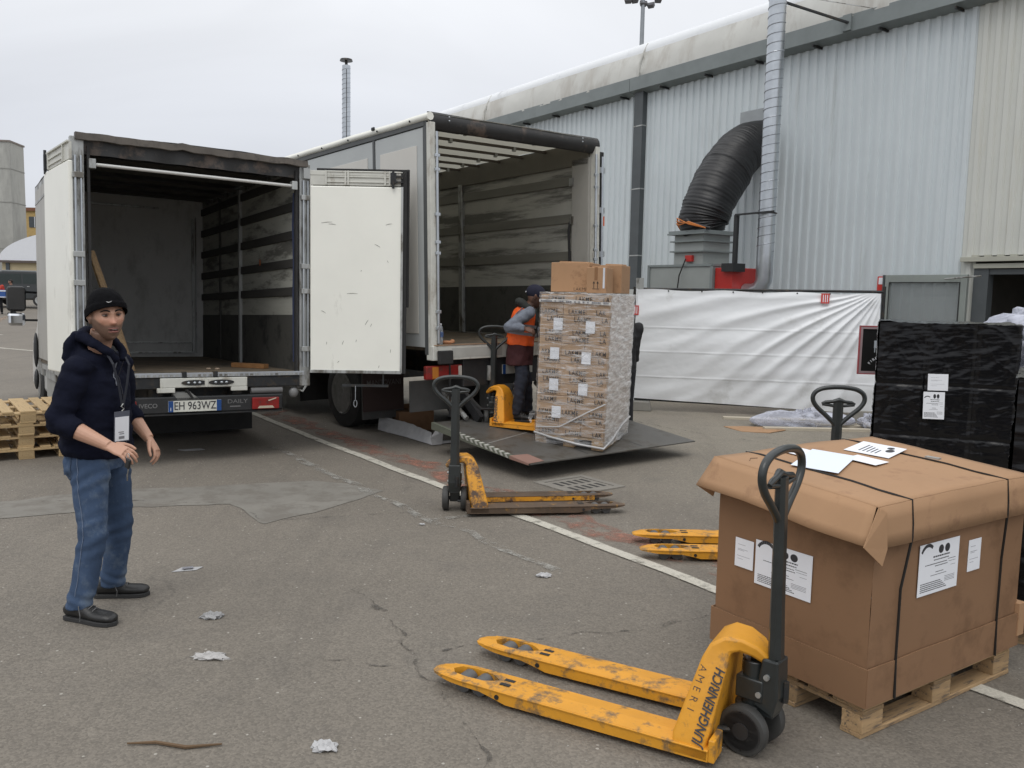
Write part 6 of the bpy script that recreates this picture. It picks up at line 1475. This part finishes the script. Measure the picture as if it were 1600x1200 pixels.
def main_man():
    t = thing('person', 'man in black beanie, navy hoodie and blue jeans standing at the left holding keys', 'person', (-2.24, 4.60, 0), -10)
    V = Vector
    base = (.50, .285, .195); stub = (.12, .075, .055)
    hd = Matrix.Translation((.072, -.03, 1.640)) @ Matrix.Rotation(R(-37), 4, 'Z') @ Matrix.Rotation(R(2), 4, 'Y') @ Matrix.Rotation(R(4), 4, 'X')
    sh = {-1: V((-.0, -.18, 1.375)), 1: V((-.0, .18, 1.38))}
    el = {-1: V((-.05, -.265, 1.10)), 1: V((-.03, .25, 1.11))}
    wr = {-1: V((.225, -.255, .985)), 1: V((.150, .205, .945))}
    hip = {-1: V((-.015, -.10, .90)), 1: V((-.03, .10, .90))}
    kn = {-1: V((.03, -.135, .47)), 1: V((-.01, .145, .46))}
    an = {-1: V((-.045, -.165, .09)), 1: V((-.10, .195, .09))}
    # body
    b = MB(); head(b, hd)
    b.tube([V((-.02, 0, 1.40)), V((.01, -.008, 1.48)), V((.04, -.02, 1.56))], [.05, .058, .06], 18)
    b.tube([V((-.02, 0, .88)), V((-.02, 0, 1.1)), V((-.02, 0, 1.3)), V((-.02, 0, 1.41))], [(.11, .08), (.13, .10), (.15, .10), (.12, .075)], 20, up=(0, 1, 0))
    for s in (-1, 1):
        b.tube([sh[s] - V((0, 0, .02)), sh[s].lerp(el[s], .5), el[s]], [.038, .042, .042], 14)
        b.tube([el[s], el[s].lerp(wr[s], .3), el[s].lerp(wr[s], .7), wr[s]], [.044, .047, .036, .028], 14)
        b.tube([hip[s], kn[s], an[s], an[s] - V((0, 0, .04))], [.06, .045, .034, .036], 14)
    hand(b, wr[-1], V((.93, .12, -.34)), V((.25, -.45, .85)), -1, curl=.42, s=1.04)
    hand(b, wr[1], V((.55, -.05, -.75)), V((.75, .25, .6)), 1, curl=.5, s=1.02)
    bo = blob(b, 'body', skin_m, t, .0032, 3, colour=skin_colour(hd, base, stub, beard=.92))
    face_bits(t, hd)
    # beanie
    bn = MB(); n_ = 64; rows = 22
    B = hd @ Matrix.Scale(1.07, 4)
    for i in range(rows + 1):
        for j in range(n_):
            th = 2 * math.pi * j / n_
            zr = .052 * math.cos(th) * (1 if math.cos(th) > 0 else .9) + .004
            u = i / rows; z = .142 * (1 - u) + zr * u if i else .142
            ph = (1 - u); rr = math.sqrt(max(0, 1 - (ph * .995) ** 2.5)) 
            x = .104 * rr * math.cos(th) - .012 * ph; y = .087 * rr * math.sin(th)
            rim = .0075 * (1 if u > .66 else 0) * min(1, (u - .66) / .06) if u > .66 else 0
            kn_ = .0012 * math.sin(th * 60)
            bn.v.append(B @ V((x + (rim + kn_) * math.cos(th), y + (rim + kn_) * math.sin(th), z + .003 * fbm(x * 20, y * 20, z * 20))))
    for i in range(rows):
        for j in range(n_): a = i * n_ + j; c = i * n_ + (j + 1) % n_; bn.f.append((a, a + n_, c + n_, c))
    bnm = mat('beanie_knit', (.006, .006, .007), .95, var=.35, vs=40, bump=.4, bs=120, stretch_b=(1, 1, 2), spec=.08)
    be = bn.build('beanie', bnm, t, smooth=80, solid=.004)
    MB().tube([B @ V(p) for p in [(.110, -.028, .082), (.1145, -.021, .078), (.1165, -.012, .080), (.115, -.004, .084)]], [.001, .002, .0014, .0005], 6).build('beanie_logo', mat('logo_white', (.6, .6, .6), .6), be)
    # hoodie
    h = MB()
    h.tube([V((-.035, 0, .885)), V((-.033, 0, .93)), V((-.03, 0, 1.03)), V((-.025, 0, 1.18)), V((-.025, 0, 1.30)), V((-.03, 0, 1.38)), V((.0, 0, 1.455))],
           [(.188, .160), (.205, .176), (.200, .170), (.200, .160), (.198, .145), (.170, .112), (.104, .095)], 28, up=(0, 1, 0))
    for s in (-1, 1):
        h.ball(tuple(sh[s] + V((0, 0, -.005))), (.076, .066, .062), 18, 12)
        fw = (wr[s] - el[s]).normalized()
        h.tube([sh[s] + V((0, -s * .05, .02)), sh[s].lerp(el[s], .3), sh[s].lerp(el[s], .7), el[s] + V((-.012, 0, -.0)), ], [.074, .071, .064, .065], 18)
        h.ball(tuple(el[s] + V((-.005, 0, -.005))), .063, 16, 12)
        h.tube([el[s] + V((-.01, 0, 0)), el[s] + fw * .06, el[s] + fw * .10, el[s] + fw * .125], [.064, .063, .062, .056], 16)
    # hood piled behind the neck, open at the throat
    hp = [V((.125, .02, 1.40)), V((.105, .055, 1.45)), V((.045, .085, 1.495)), V((-.035, .085, 1.535)), V((-.075, .0, 1.55)), V((-.035, -.09, 1.535)), V((.045, -.095, 1.495)), V((.105, -.065, 1.45)), V((.125, -.025, 1.40))]
    h.tube(hp, [.018, .023, .029, .034, .036, .034, .029, .023, .018], 14)
    h.tube([V((-.10, .0, 1.36)), V((-.12, 0, 1.42)), V((-.115, 0, 1.49)), V((-.09, 0, 1.55))], [(.11, .045), (.125, .055), (.115, .05), (.08, .03)], 16, up=(0, 1, 0))
    def fold(co, n_):
        o = .007 * fbm(co.x * 7, co.y * 7, co.z * 5) + .004 * fbm(co.x * 14 + 3, co.y * 14, co.z * 22)
        o += .007 * math.sin(co.z * 70 + co.x * 18 + 3 * fbm(co.x * 4, co.y * 4, co.z * 6)) * max(0, min(1, (1.2 - co.z) / .2)) * (.5 + fbm(co.x * 5, co.y * 5, co.z * 4))
        for s in (-1, 1):
            d = (co - el[s]).length
            o += .006 * math.exp(-(d / .12) ** 2) * math.sin(60 * (co.z + co.x * .6) + s)
            dd = (co - sh[s]).length; o += .005 * math.exp(-(dd / .12) ** 2) * math.sin(40 * (co.x * .8 + co.z))
        return o
    hm = mat('navy_fleece', (.0085, .010, .020), .95, var=.2, vs=10, bump=.25, bs=180, spec=.1)
    ho = blob(h, 'hoodie', hm, t, .0065, 5, fold=fold)
    dz = MB(); dz.tube(snap(ho, [V((.125, -.03, 1.395)), V((.135, -.032, 1.34)), V((.152, -.03, 1.27))], .003), .003, 6).build('drawstring', mat('cord_grey', (.16, .17, .2), .7), ho)
    MB().tube(snap(ho, [V((.142, .004, 1.37)), V((.163, .004, 1.2)), V((.166, .004, 1.05)), V((.155, .004, .90))]), .0025, 5).build('zip', mat('zip_dark', (.05, .05, .06), .4, .5), ho)
    # jeans
    j = MB()
    j.tube([V((-.03, 0, .96)), V((-.03, 0, .90)), V((-.035, 0, .82))], [(.155, .13), (.165, .137), (.16, .135)], 24, up=(0, 1, 0))
    j.ball((-.09, -.07, .83), (.08, .085, .10), 16, 12).ball((-.09, .07, .83), (.08, .085, .10), 16, 12)
    for s in (-1, 1):
        k = V((0, 0, 0)); lo = an[s] + V((-.0, 0, -.02))
        j.tube([hip[s] + V((0, -s * .015, -.03)), hip[s].lerp(kn[s], .4), hip[s].lerp(kn[s], .8), kn[s], kn[s].lerp(lo, .3), kn[s].lerp(lo, .7), lo + V((0, 0, .02)), lo],
               [(.088, .110), (.082, .098), (.070, .082), (.066, .076), (.063, .073), (.058, .070), (.058, .071), (.056, .07)], 20, up=(0, 1, 0))
    def foldj(co, n_):
        o = .006 * fbm(co.x * 8, co.y * 8, co.z * 6)
        for s in (-1, 1):
            if co.y * s > -.01:
                k = kn[s]; o += .006 * math.exp(-((co.z - k.z) / .11) ** 2) * math.sin((co.z - .6 * (co.x - k.x)) * 75 + 2 * fbm(co.x * 6, co.z * 6)) * (.6 + .6 * fbm(co.x * 9, co.z * 5, s))
                o += .004 * math.exp(-((co.z - .12) / .05) ** 2) * math.sin(co.z * 90 + co.x * 40 + 5 * co.y)
                o += .005 * math.exp(-((co.z - .78) / .07) ** 2) * math.sin(co.z * 80 - co.x * 50)
        return o
    jm = mat('blue_denim', (.055, .088, .155), .9, var=.22, vs=3, dirt=((.13, .17, .23), .42, 3.2), bump=.2, bs=220, spec=.2)
    jo = blob(j, 'jeans', jm, t, .0065, 4, fold=foldj)
    sm = mat('denim_stitch', (.16, .2, .28), .9); s_ = -1
    pts = [V((-.03, hip[s_].y * 1 - .085, .93)), V((-.02, -.205, .80)), V((.0, -.212, .65)), V((.02, -.216, .5)), V((.0, -.228, .35)), V((-.03, -.238, .15))]
    MB().tube(snap(jo, pts), .0018, 5).build('seam', sm, jo)
    pk = MB().tube(snap(jo, [V((-.08, -.188, .90)), V((-.09, -.19, .79)), V((-.135, -.165, .765)), V((-.18, -.11, .785)), V((-.19, -.09, .90))]), .0022, 5); pk.build('pocket', mat('denim_dark', (.04, .06, .10), .9), jo)
    sb = mat('black_shoe_leather', (.018, .018, .018), .45, var=.3, vs=12, bump=.2, bs=60); ss = mat('shoe_sole_rubber', (.03, .03, .03), .8)
    shoe(t, (-.13, -.155, 0), (.185, -.19, 0), sb, ss); shoe(t, (-.19, .165, 0), (.085, .265, 0), sb, ss)
    MW = t.matrix_basis
    # keys held in the right hand, badge hanging on its lanyard
    M_ = Matrix.Translation(t.location) @ Matrix.Rotation(R(-10), 4, 'Z')
    kw = M_ @ Vector((.335, -.262, .905))
    ky = thing('car_key', 'black car key with a steel ring hanging from the man\'s right hand', 'key', kw, -30)
    MB().box(-.017, .017, -.008, .008, -.03, .022).build('key_fob', black_pl, ky, bevel=.006, rot=(0, .3, 0))
    MB().tube([(.002, 0, -.03), (-.006, 0, -.06), (-.008, 0, -.085)], .003, 6).box(-.012, -.006, -.002, .002, -.095, -.06).build('key_blade', alu, ky)
    MB().tube([(.014 * math.cos(a * .6), 0, .035 + .014 * math.sin(a * .6)) for a in range(11)], .0015, 5, closed=True).build('key_ring', alu, ky)
    bw = M_ @ Vector((.178, -.075, 1.14))
    bd = thing('name_badge', 'white name badge in a clear holder hanging on the navy hoodie', 'badge', bw, rot=(R(0), R(4), R(-34)))
    MB().box(0, .003, -.043, .043, -.165, 0).build('badge_holder', mat('badge_dark', (.10, .11, .14), .3), bd)
    MB().box(.003, .0045, -.039, .039, -.16, -.03).build('badge_card', paper, bd)
    MB().box(.0045, .005, -.02, .01, -.115, -.11).box(.0045, .005, -.015, .012, -.125, -.12).box(.0045, .005, -.018, .014, -.15, -.135).build('badge_print', inkgrey, bd)
    MB().tube([(0, 0, 0), (.0, .012, .012), (.0, -.004, .026), (.0, .008, .04)], .003, 6).build('badge_clip', alu, bd)
    MB().tube([(0, .002, .03), (-.015, -.01, .14), (-.035, -.03, .25), (-.09, -.03, .295)], [(.001, .008)] * 4, 6).tube([(0, .008, .03), (-.02, .04, .14), (-.05, .07, .24), (-.11, .08, .285)], [(.001, .008)] * 4, 6).build('lanyard', mat('lanyard_navy', (.01, .012, .02), .7), bd)
main_man()

def worker():
    t = thing('person', 'worker in orange vest and navy cap pulling the pallet jack on the tail lift', 'person', (.10, 9.90, plat_z(.10, 9.90) + .01), 8); t.scale = (1.05,) * 3
    V = Vector; base = (.16, .085, .06)
    hd = Matrix.Translation((.145, -.02, 1.375)) @ Matrix.Rotation(R(-5), 4, 'Z') @ Matrix.Rotation(R(22), 4, 'Y')
    sh = {-1: V((.05, -.19, 1.20)), 1: V((.07, .19, 1.20))}
    el = {-1: V((-.18, -.26, 1.05)), 1: V((.16, .25, .96))}
    wr = {-1: V((-.01, -.30, 1.03)), 1: V((.36, .2, 1.02))}
    hip = {-1: V((0, -.1, .80)), 1: V((0, .1, .80))}
    kn = {-1: V((-.01, -.12, .43)), 1: V((.08, .12, .44))}; an = {-1: V((-.06, -.13, .08)), 1: V((.10, .13, .08))}
    b = MB(); head(b, hd, 1.0)
    b.tube([V((.05, 0, 1.18)), V((.10, 0, 1.28)), V((.13, -.01, 1.33))], [.07, .06, .058], 16)
    b.tube([V((-.02, 0, .8)), V((0, 0, 1.0)), V((.05, 0, 1.2))], [(.14, .1), (.13, .1), (.15, .1)], 16, up=(0, 1, 0))
    for s in (-1, 1):
        b.tube([sh[s], el[s], wr[s]], [.045, .038, .028], 12); b.tube([hip[s], kn[s], an[s]], [.05, .042, .036], 12)
    hand(b, wr[-1], V((.8, -.05, -.25)), V((.2, -.6, .8)), -1, curl=.6); hand(b, wr[1], V((.9, 0, .1)), V((0, 0, 1)), 1, curl=.3)
    blob(b, 'body', skin_m, t, .005, 2, colour=skin_colour(hd, base, (.05, .03, .025), 1.0, beard=.6))
    face_bits(t, hd, 1.0)
    cap = MB().ball((-.012, 0, .04), (.112, .09, .09), 24, 14, hd)
    cap.v = cap.v; cp = blob(cap.box(.05, .15, -.05, .05, .035, .045, hd), 'cap', mat('navy_cap', (.012, .013, .03), .9, var=.2, vs=20), t, .006, 2)
    MB().box(-.125, -.118, -.02, .0, .0, .015, hd).build('cap_logo', paper, cp)
    wk_fold = lambda f1, f2: (lambda co, n_: .014 * fbm(co.x * 8, co.y * 8, co.z * 6) + .35 * f2 * math.sin(co.z * f1 + co.x * 30 + 2 * fbm(co.x * 5, co.z * 5)))
    # grey sleeved jumper with hood
    g = MB()
    for s in (-1, 1):
        g.ball(tuple(sh[s]), .07, 14, 10); g.tube([sh[s] + V((0, -s * .04, 0)), sh[s].lerp(el[s], .5), el[s]], [.07, .066, .06], 14).ball(tuple(el[s]), .062, 14, 10).tube([el[s], el[s].lerp(wr[s], .5), wr[s]], [.06, .052, .042], 14)
    g.tube([V((.0, 0, .9)), V((.02, 0, 1.05)), V((.05, 0, 1.2)), V((.08, 0, 1.26))], [(.15, .12), (.155, .12), (.16, .11), (.08, .08)], 18, up=(0, 1, 0))
    blob(g, 'jumper', mat('grey_marl', (.17, .19, .23), .9, var=.15, vs=30, bump=.2, bs=90), t, .008, 3, fold=wk_fold(90, .006))
    hc = MB().tube([V((.10, .06, 1.20)), V((.05, .1, 1.26)), V((-.02, .06, 1.30)), V((-.03, 0, 1.31)), V((-.02, -.06, 1.30)), V((.05, -.10, 1.26)), V((.11, -.06, 1.2))], [.035, .045, .05, .05, .05, .045, .035], 12).tube([V((.12, 0, 1.22)), V((.15, 0, 1.1)), V((.12, 0, .95))], [(.1, .035), (.12, .04), (.12, .04)], 12, up=(0, 1, 0))
    blob(hc, 'scarf', mat('dark_scarf', (.025, .028, .026), .9), t, .008, 3, fold=wk_fold(60, .004))
    v = MB().tube([V((-.015, 0, .84)), V((-.01, 0, .95)), V((.01, 0, 1.08)), V((.045, 0, 1.2)), V((.06, 0, 1.25))], [(.178, .155), (.185, .155), (.18, .15), (.150, .13), (.10, .10)], 26, up=(0, 1, 0))
    vm = mat('orange_vest', (.90, .13, .02), .6, var=.08, vs=8)
    vo = blob(v, 'vest', vm, t, .008, 3, fold=wk_fold(30, .005))
    rs = mat('reflective_band', (.22, .22, .24), .4, .3)
    for z, x, a_, b_ in ((1.04, .0, .202, .172), (.955, -.01, .205, .175)):
        MB().tube([V((x, 0, z)), V((x + .004, 0, z + .034))], [(a_, b_)] * 2, 26, up=(0, 1, 0), cap=False).build('reflective_band', rs, vo, smooth=60)
    for s in (-1, 1): MB().tube([V((-.125, s * .09, 1.07)), V((-.085, s * .095, 1.18)), V((-.01, s * .10, 1.255))], [(.004, .022)] * 3, 6, up=(-1, 0, .4)).build('reflective_band', rs, vo)
    mj = MB().tube([V((-.02, 0, .62)), V((-.02, 0, .72)), V((-.015, 0, .86))], [(.175, .15), (.178, .152), (.168, .145)], 24, up=(0, 1, 0))
    blob(mj, 'jacket', mat('maroon_jacket', (.055, .014, .016), .85, var=.2, vs=8), t, .008, 3, fold=wk_fold(50, .005))
    j = MB().tube([V((-.01, 0, .85)), V((-.01, 0, .72))], [(.14, .11), (.14, .11)], 18, up=(0, 1, 0))
    for s in (-1, 1): j.tube([hip[s] - V((0, s * .025, .12)), kn[s], an[s]], [.078, .07, .062], 16)
    blob(j, 'trousers', mat('navy_trousers', (.018, .022, .035), .9, var=.3, vs=6), t, .008, 3, fold=wk_fold(70, .007))
    sb = mat('black_shoe_leather', (.018, .018, .018)); ss = mat('shoe_sole_rubber', (.03, .03, .03))
    shoe(t, (-.13, -.13, 0), (.15, -.14, 0), sb, ss); shoe(t, (.03, .13, 0), (.31, .14, 0), sb, ss)
worker()

def simple_person(label, loc, rz, top, legs, skin=(.3, .17, .12), armR=None, group=None, vox=.008, gloves=None, scale=1., hair=(.02, .015, .012)):
    t = thing('person', label, 'person', loc, rz); t.scale = (scale,) * 3
    V = Vector
    hd = Matrix.Translation((.02, 0, 1.64)); sh = {-1: V((0, -.2, 1.42)), 1: V((0, .2, 1.42))}
    el = {-1: V((-.03, -.27, 1.13)), 1: V((-.02, .27, 1.13))}; wr = {-1: V((.05, -.285, .90)), 1: V((.06, .28, .90))}
    if armR: el[-1], wr[-1] = V(armR[0]), V(armR[1])
    b = MB(); head(b, hd, 1.0); b.tube([V((0, 0, 1.42)), V((.01, 0, 1.55))], [.065, .058], 14)
    b.tube([V((0, 0, .9)), V((0, 0, 1.2)), V((0, 0, 1.42))], [(.14, .1), (.14, .1), (.13, .08)], 16, up=(0, 1, 0))
    hip = {s: V((0, s * .1, .9)) for s in (-1, 1)}; kn = {-1: V((.06, -.11, .48)), 1: V((-.01, .12, .48))}; an = {-1: V((.04, -.12, .08)), 1: V((-.14, .13, .09))}
    for s in (-1, 1):
        b.tube([sh[s], el[s], wr[s]], [.045, .04, .028], 12); b.tube([hip[s], kn[s], an[s]], [.08, .055, .045], 12)
        if not gloves: hand(b, wr[s], wr[s] - el[s], V((0, s, .1)), s, curl=.35)
    blob(b, 'body', skin_m, t, vox, 2, colour=skin_colour(hd, skin, tuple(c * .5 for c in skin), 1.0, beard=.4))
    face_bits(t, hd, 1.0)
    hr = MB().ball((-.016, 0, .03), (.10, .083, .1), 20, 12, hd); blob(hr, 'hair', mat('dark_hair', hair, .8), t, vox, 2)
    g = MB().tube([V((0, 0, .84)), V((0, 0, 1.1)), V((0, 0, 1.3)), V((0, 0, 1.42)), V((0, 0, 1.48))], [(.18, .14), (.18, .14), (.2, .14), (.15, .1), (.08, .07)], 20, up=(0, 1, 0))
    for s in (-1, 1):
        g.ball(tuple(sh[s]), .068, 14, 10).tube([sh[s], el[s]], [.07, .06], 14).ball(tuple(el[s]), .06, 12, 8).tube([el[s], wr[s]], [.06, .046], 14)
    blob(g, 'jacket', top, t, vox, 3, fold=lambda co, n_: .008 * fbm(co.x * 8, co.y * 8, co.z * 6) + .0015 * math.sin(co.z * 70 + co.x * 20))
    j = MB().tube([V((0, 0, .96)), V((0, 0, .8))], [(.155, .12), (.16, .13)], 18, up=(0, 1, 0))
    for s in (-1, 1): j.tube([hip[s], kn[s], an[s]], [.095, .075, .065], 14)
    blob(j, 'trousers', legs, t, vox, 3)
    if gloves:
        for s in (-1, 1):
            m_ = MB(); hand(m_, wr[s], wr[s] - el[s] + V((0, 0, -.1)), V((0, s, .1)), s, curl=.3, s=1.1); blob(m_, 'glove', gloves, t, .005, 2)
    sb = mat('black_shoe_leather', (.018, .018, .018)); ss = mat('shoe_sole_rubber', (.03, .03, .03))
    shoe(t, (an[-1].x - .08, -.12, 0), (an[-1].x + .2, -.13, 0), sb, ss); shoe(t, (an[1].x - .08, .13, 0), (an[1].x + .2, .15, 0), sb, ss)
    return t
bk = mat('black_jacket', (.014, .014, .016), .8, var=.3, vs=10); dkt = mat('dark_trousers', (.02, .021, .025), .9, var=.2)
simple_person('person in black behind the wrapped load, only a sleeve and gloved hand showing', (1.375, 10.72, 0), 95, bk, dkt, armR=((.0, -.17, 1.17), (.04, -.185, .99)), gloves=mat('work_glove_grey', (.09, .10, .10), .8, var=.5, vs=30))
gz = ground_z(44)
simple_person('distant person in dark clothes walking by the dark van', (-25.85, 44, gz), 200, bk, dkt, vox=.015)
simple_person('distant person in a red jacket carrying a blue box by the dark van', (-26.3, 43.6, gz), -60, mat('red_jacket', (.5, .05, .03), .7), dkt, vox=.015)
bx_ = thing('blue_box', 'blue and white box carried by the distant person in red', 'box', (-26.05, 43.35, gz + .85), 20)
MB().box(-.25, .25, -.15, .15, 0, .38).build('box_body', mat('box_blue', (.03, .09, .3), .5), bx_, bevel=.01)
MB().box(-.26, .26, -.16, .16, .30, .36).box(-.26, .26, -.16, .16, .0, .04).build('box_band', paper, bx_)

# ================================================================== FAR LEFT: CARS AND BUILDINGS
def car(label, loc, rz, col, van=True):
    t = thing('parked_van' if van else 'parked_car', label, 'van' if van else 'car', loc, rz)
    cm_ = mat('car_paint_%s' % ('dark' if van else 'red'), col, .25, .2, var=.05, coat=.6); gl = mat('car_glass', (.02, .03, .028), .06)
    if van: side = [(-2.4, .35), (-2.4, 1.0), (-2.3, 1.85), (-2.1, 2.0), (.6, 2.02), (1.0, 1.9), (1.75, 1.2), (2.35, 1.0), (2.5, .7), (2.5, .32)]; win = [(-2.0, 1.25), (-1.95, 1.8), (-.6, 1.82), (-.6, 1.25)]; win2 = [(-.5, 1.25), (-.5, 1.82), (.85, 1.8), (1.5, 1.25)]
    else: side = [(-2.0, .35), (-2.05, .9), (-1.7, 1.35), (-.3, 1.45), (.5, 1.4), (1.1, .95), (1.9, .8), (2.05, .55), (2.0, .3)]; win = [(-1.6, .95), (-1.45, 1.28), (-.5, 1.36), (-.5, .95)]; win2 = [(-.42, .95), (-.42, 1.36), (.4, 1.33), (.9, .95)]
    b = MB().prism(side, -.88, .88, 'y').build('body', cm_, t, bevel=.09, smooth=50)
    for s in (-1, 1):
        for w_ in (win, win2): MB().prism(w_, s * .882, s * .892, 'y').build('window', gl, b)
        y = s * .9
        MB().bar((1.72, y, 1.24), (1.0, y, 1.9), .03, .03).build('window_trim', alu, b)
        MB().box(-1.0, -.85, s * .89, s * .905, 1.08, 1.12).build('door_handle', alu, b)
    if van: MB().prism([(1.02, 1.86), (1.72, 1.23), (1.735, 1.24), (1.035, 1.87)], -.75, .75, 'y').build('windscreen', gl, b)
    for x in (-1.5, 1.5):
        for s in (-1, 1):
            y0 = s * .72; y1 = s * .92
            w_ = MB().tube([(x, y0, .33), (x, y0, .33), (x, y1, .33), (x, y1, .33)], [.2, .33, .33, .2], 28).build('wheel', black_rub, t, smooth=40)
            MB().tube([(x, y1 - s * .01, .33), (x, y1 + s * .008, .33), (x, y1 + s * .0, .33), (x, y1 + s * .012, .33)], [.21, .2, .07, .04], 20).build('rim', alu, w_)
    for s in (-1, 1):
        MB().box(-2.46 if van else -2.1, -2.3 if van else -1.95, s * .6 - .12, s * .6 + .12, .8, 1.1).build('tail_lamp', red_p, t, bevel=.02)
        MB().box(2.3 if van else 1.85, 2.47 if van else 2.04, s * .6 - .14, s * .6 + .14, .65, .85).build('headlight', mat('clear_lens', (.5, .45, .35), .2), t, bevel=.02)
    return t
car('dark grey van parked sideways in front of the white arched hall', (-28.4, 49.5, ground_z(49.5) + .12), 176, (.035, .04, .042))
car('red car far behind the smaller lorry, mostly hidden by its side', (-20.3, 41, ground_z(41)), 150, (.35, .03, .06), False)

tow = thing('concrete_tower', 'tall windowless grey tower block at the far left edge', 'building', (-51.4, 82, ground_z(80)), 8)
tm_ = mat('tower_render', (.40, .40, .37), .8, var=.08, vs=.25, dirt=((.3, .3, .28), .35, .3, (1, 1, .3)))
MB().box(-5, 5, -4, -1, 0, 13.6).build('wall', tm_, tow)
for z in (3.1, 4.0, 8.2, 11.2): MB().box(-5.03, 5.03, -4.03, -.97, z, z + .07).build('joint', mat('joint_dark', (.26, .26, .24), .8), tow)
MB().box(-5.08, 5.08, -4.08, -.92, 13.6, 13.75).build('roof_edge', mat('roof_edge_brown', (.2, .17, .15), .7), tow)
MB().box(-7.2, -5.0, -4.6, -1, 0, 14.6).build('stair_tower', mat('tower_render_light', (.46, .46, .42), .8, var=.06), tow)
for z in (3, 6, 9, 12): MB().box(-6.5, -5.6, -4.66, -4.6, z, z + 1.4).build('window', mat('window_dark', (.06, .07, .08), .2), tow)
for x in (-3.5, 3.8): MB().cyl((x, -3.9, 13.7), (x, -3.9, 14.4), .06, 8).build('roof_rail', dark_steel, tow)
yel = thing('yellow_building', 'yellow office building with dark windows seen over the white hall', 'building', (-51.3, 96, ground_z(96) - .1), 0)
MB().box(-5, 7, -3, 6, 0, 8.6).build('wall', mat('yellow_render', (.48, .34, .14), .8, var=.08), yel)
MB().box(-5.2, 7.2, -3.2, 6.2, 8.6, 8.95).build('roof_edge', mat('roof_tile_red', (.2, .09, .05), .8), yel)
wd = mat('window_dark', (.06, .07, .08), .2)
for r in range(4):
    for c in range(7):
        x = -4.4 + c * 1.65; z = .7 + r * 2.05
        fr_ = MB().box(x, x + 1.25, -3.05, -3.0, z, z + 1.15).build('window', wd, yel)
        MB().box(x + .6, x + .65, -3.08, -3.05, z, z + 1.15).build('window_frame', paper, fr_)
wh = thing('white_arched_hall', 'white arched exhibition hall with a dark VE sign on its front', 'building', (-30.8, 64, ground_z(64) - .2), 4)
arch = [(-7.4, 2.9)] + [(-7.4 * math.cos(R(a)), 2.9 + 2.5 * math.sin(R(a))) for a in range(8, 175, 6)] + [(7.4, 2.9)]
MB().prism(arch, 0, 14, 'y').build('roof_shell', mat('white_membrane', (.72, .74, .78), .6, var=.03), wh)
MB().box(-7.2, 7.2, .15, 13.8, 0, 2.9).build('wall', mat('beige_wall', (.45, .38, .24), .8, var=.08), wh)
MB().box(-7.4, 7.4, -.1, .0, 2.78, 2.95).build('fascia', mat('brown_fascia', (.10, .08, .07), .7), wh)
for x in (-6.9, -4.6, -1.5, 1.5, 4.6): MB().box(x, x + (1.0 if x > -6 else .25), .05, .14, 0, 2.75).build('doorway', wd, wh)
for x in (-3.2, 0., 3.2, 6.2): MB().box(x, x + .15, .04, .14, 0, 2.75).build('pillar', mat('pillar_dark', (.1, .1, .1)), wh)
MB().box(-3.95, -3.35, -.06, -.02, 4.25, 4.85).build('logo_square', mat('logo_grey', (.2, .18, .22), .6), wh)
text('VE', .95, frame((-2.55, -.05, 4.55), (1, 0, 0), (0, 0, 1)), mat('sign_grey', (.12, .13, .17), .6), wh, bold=.02)
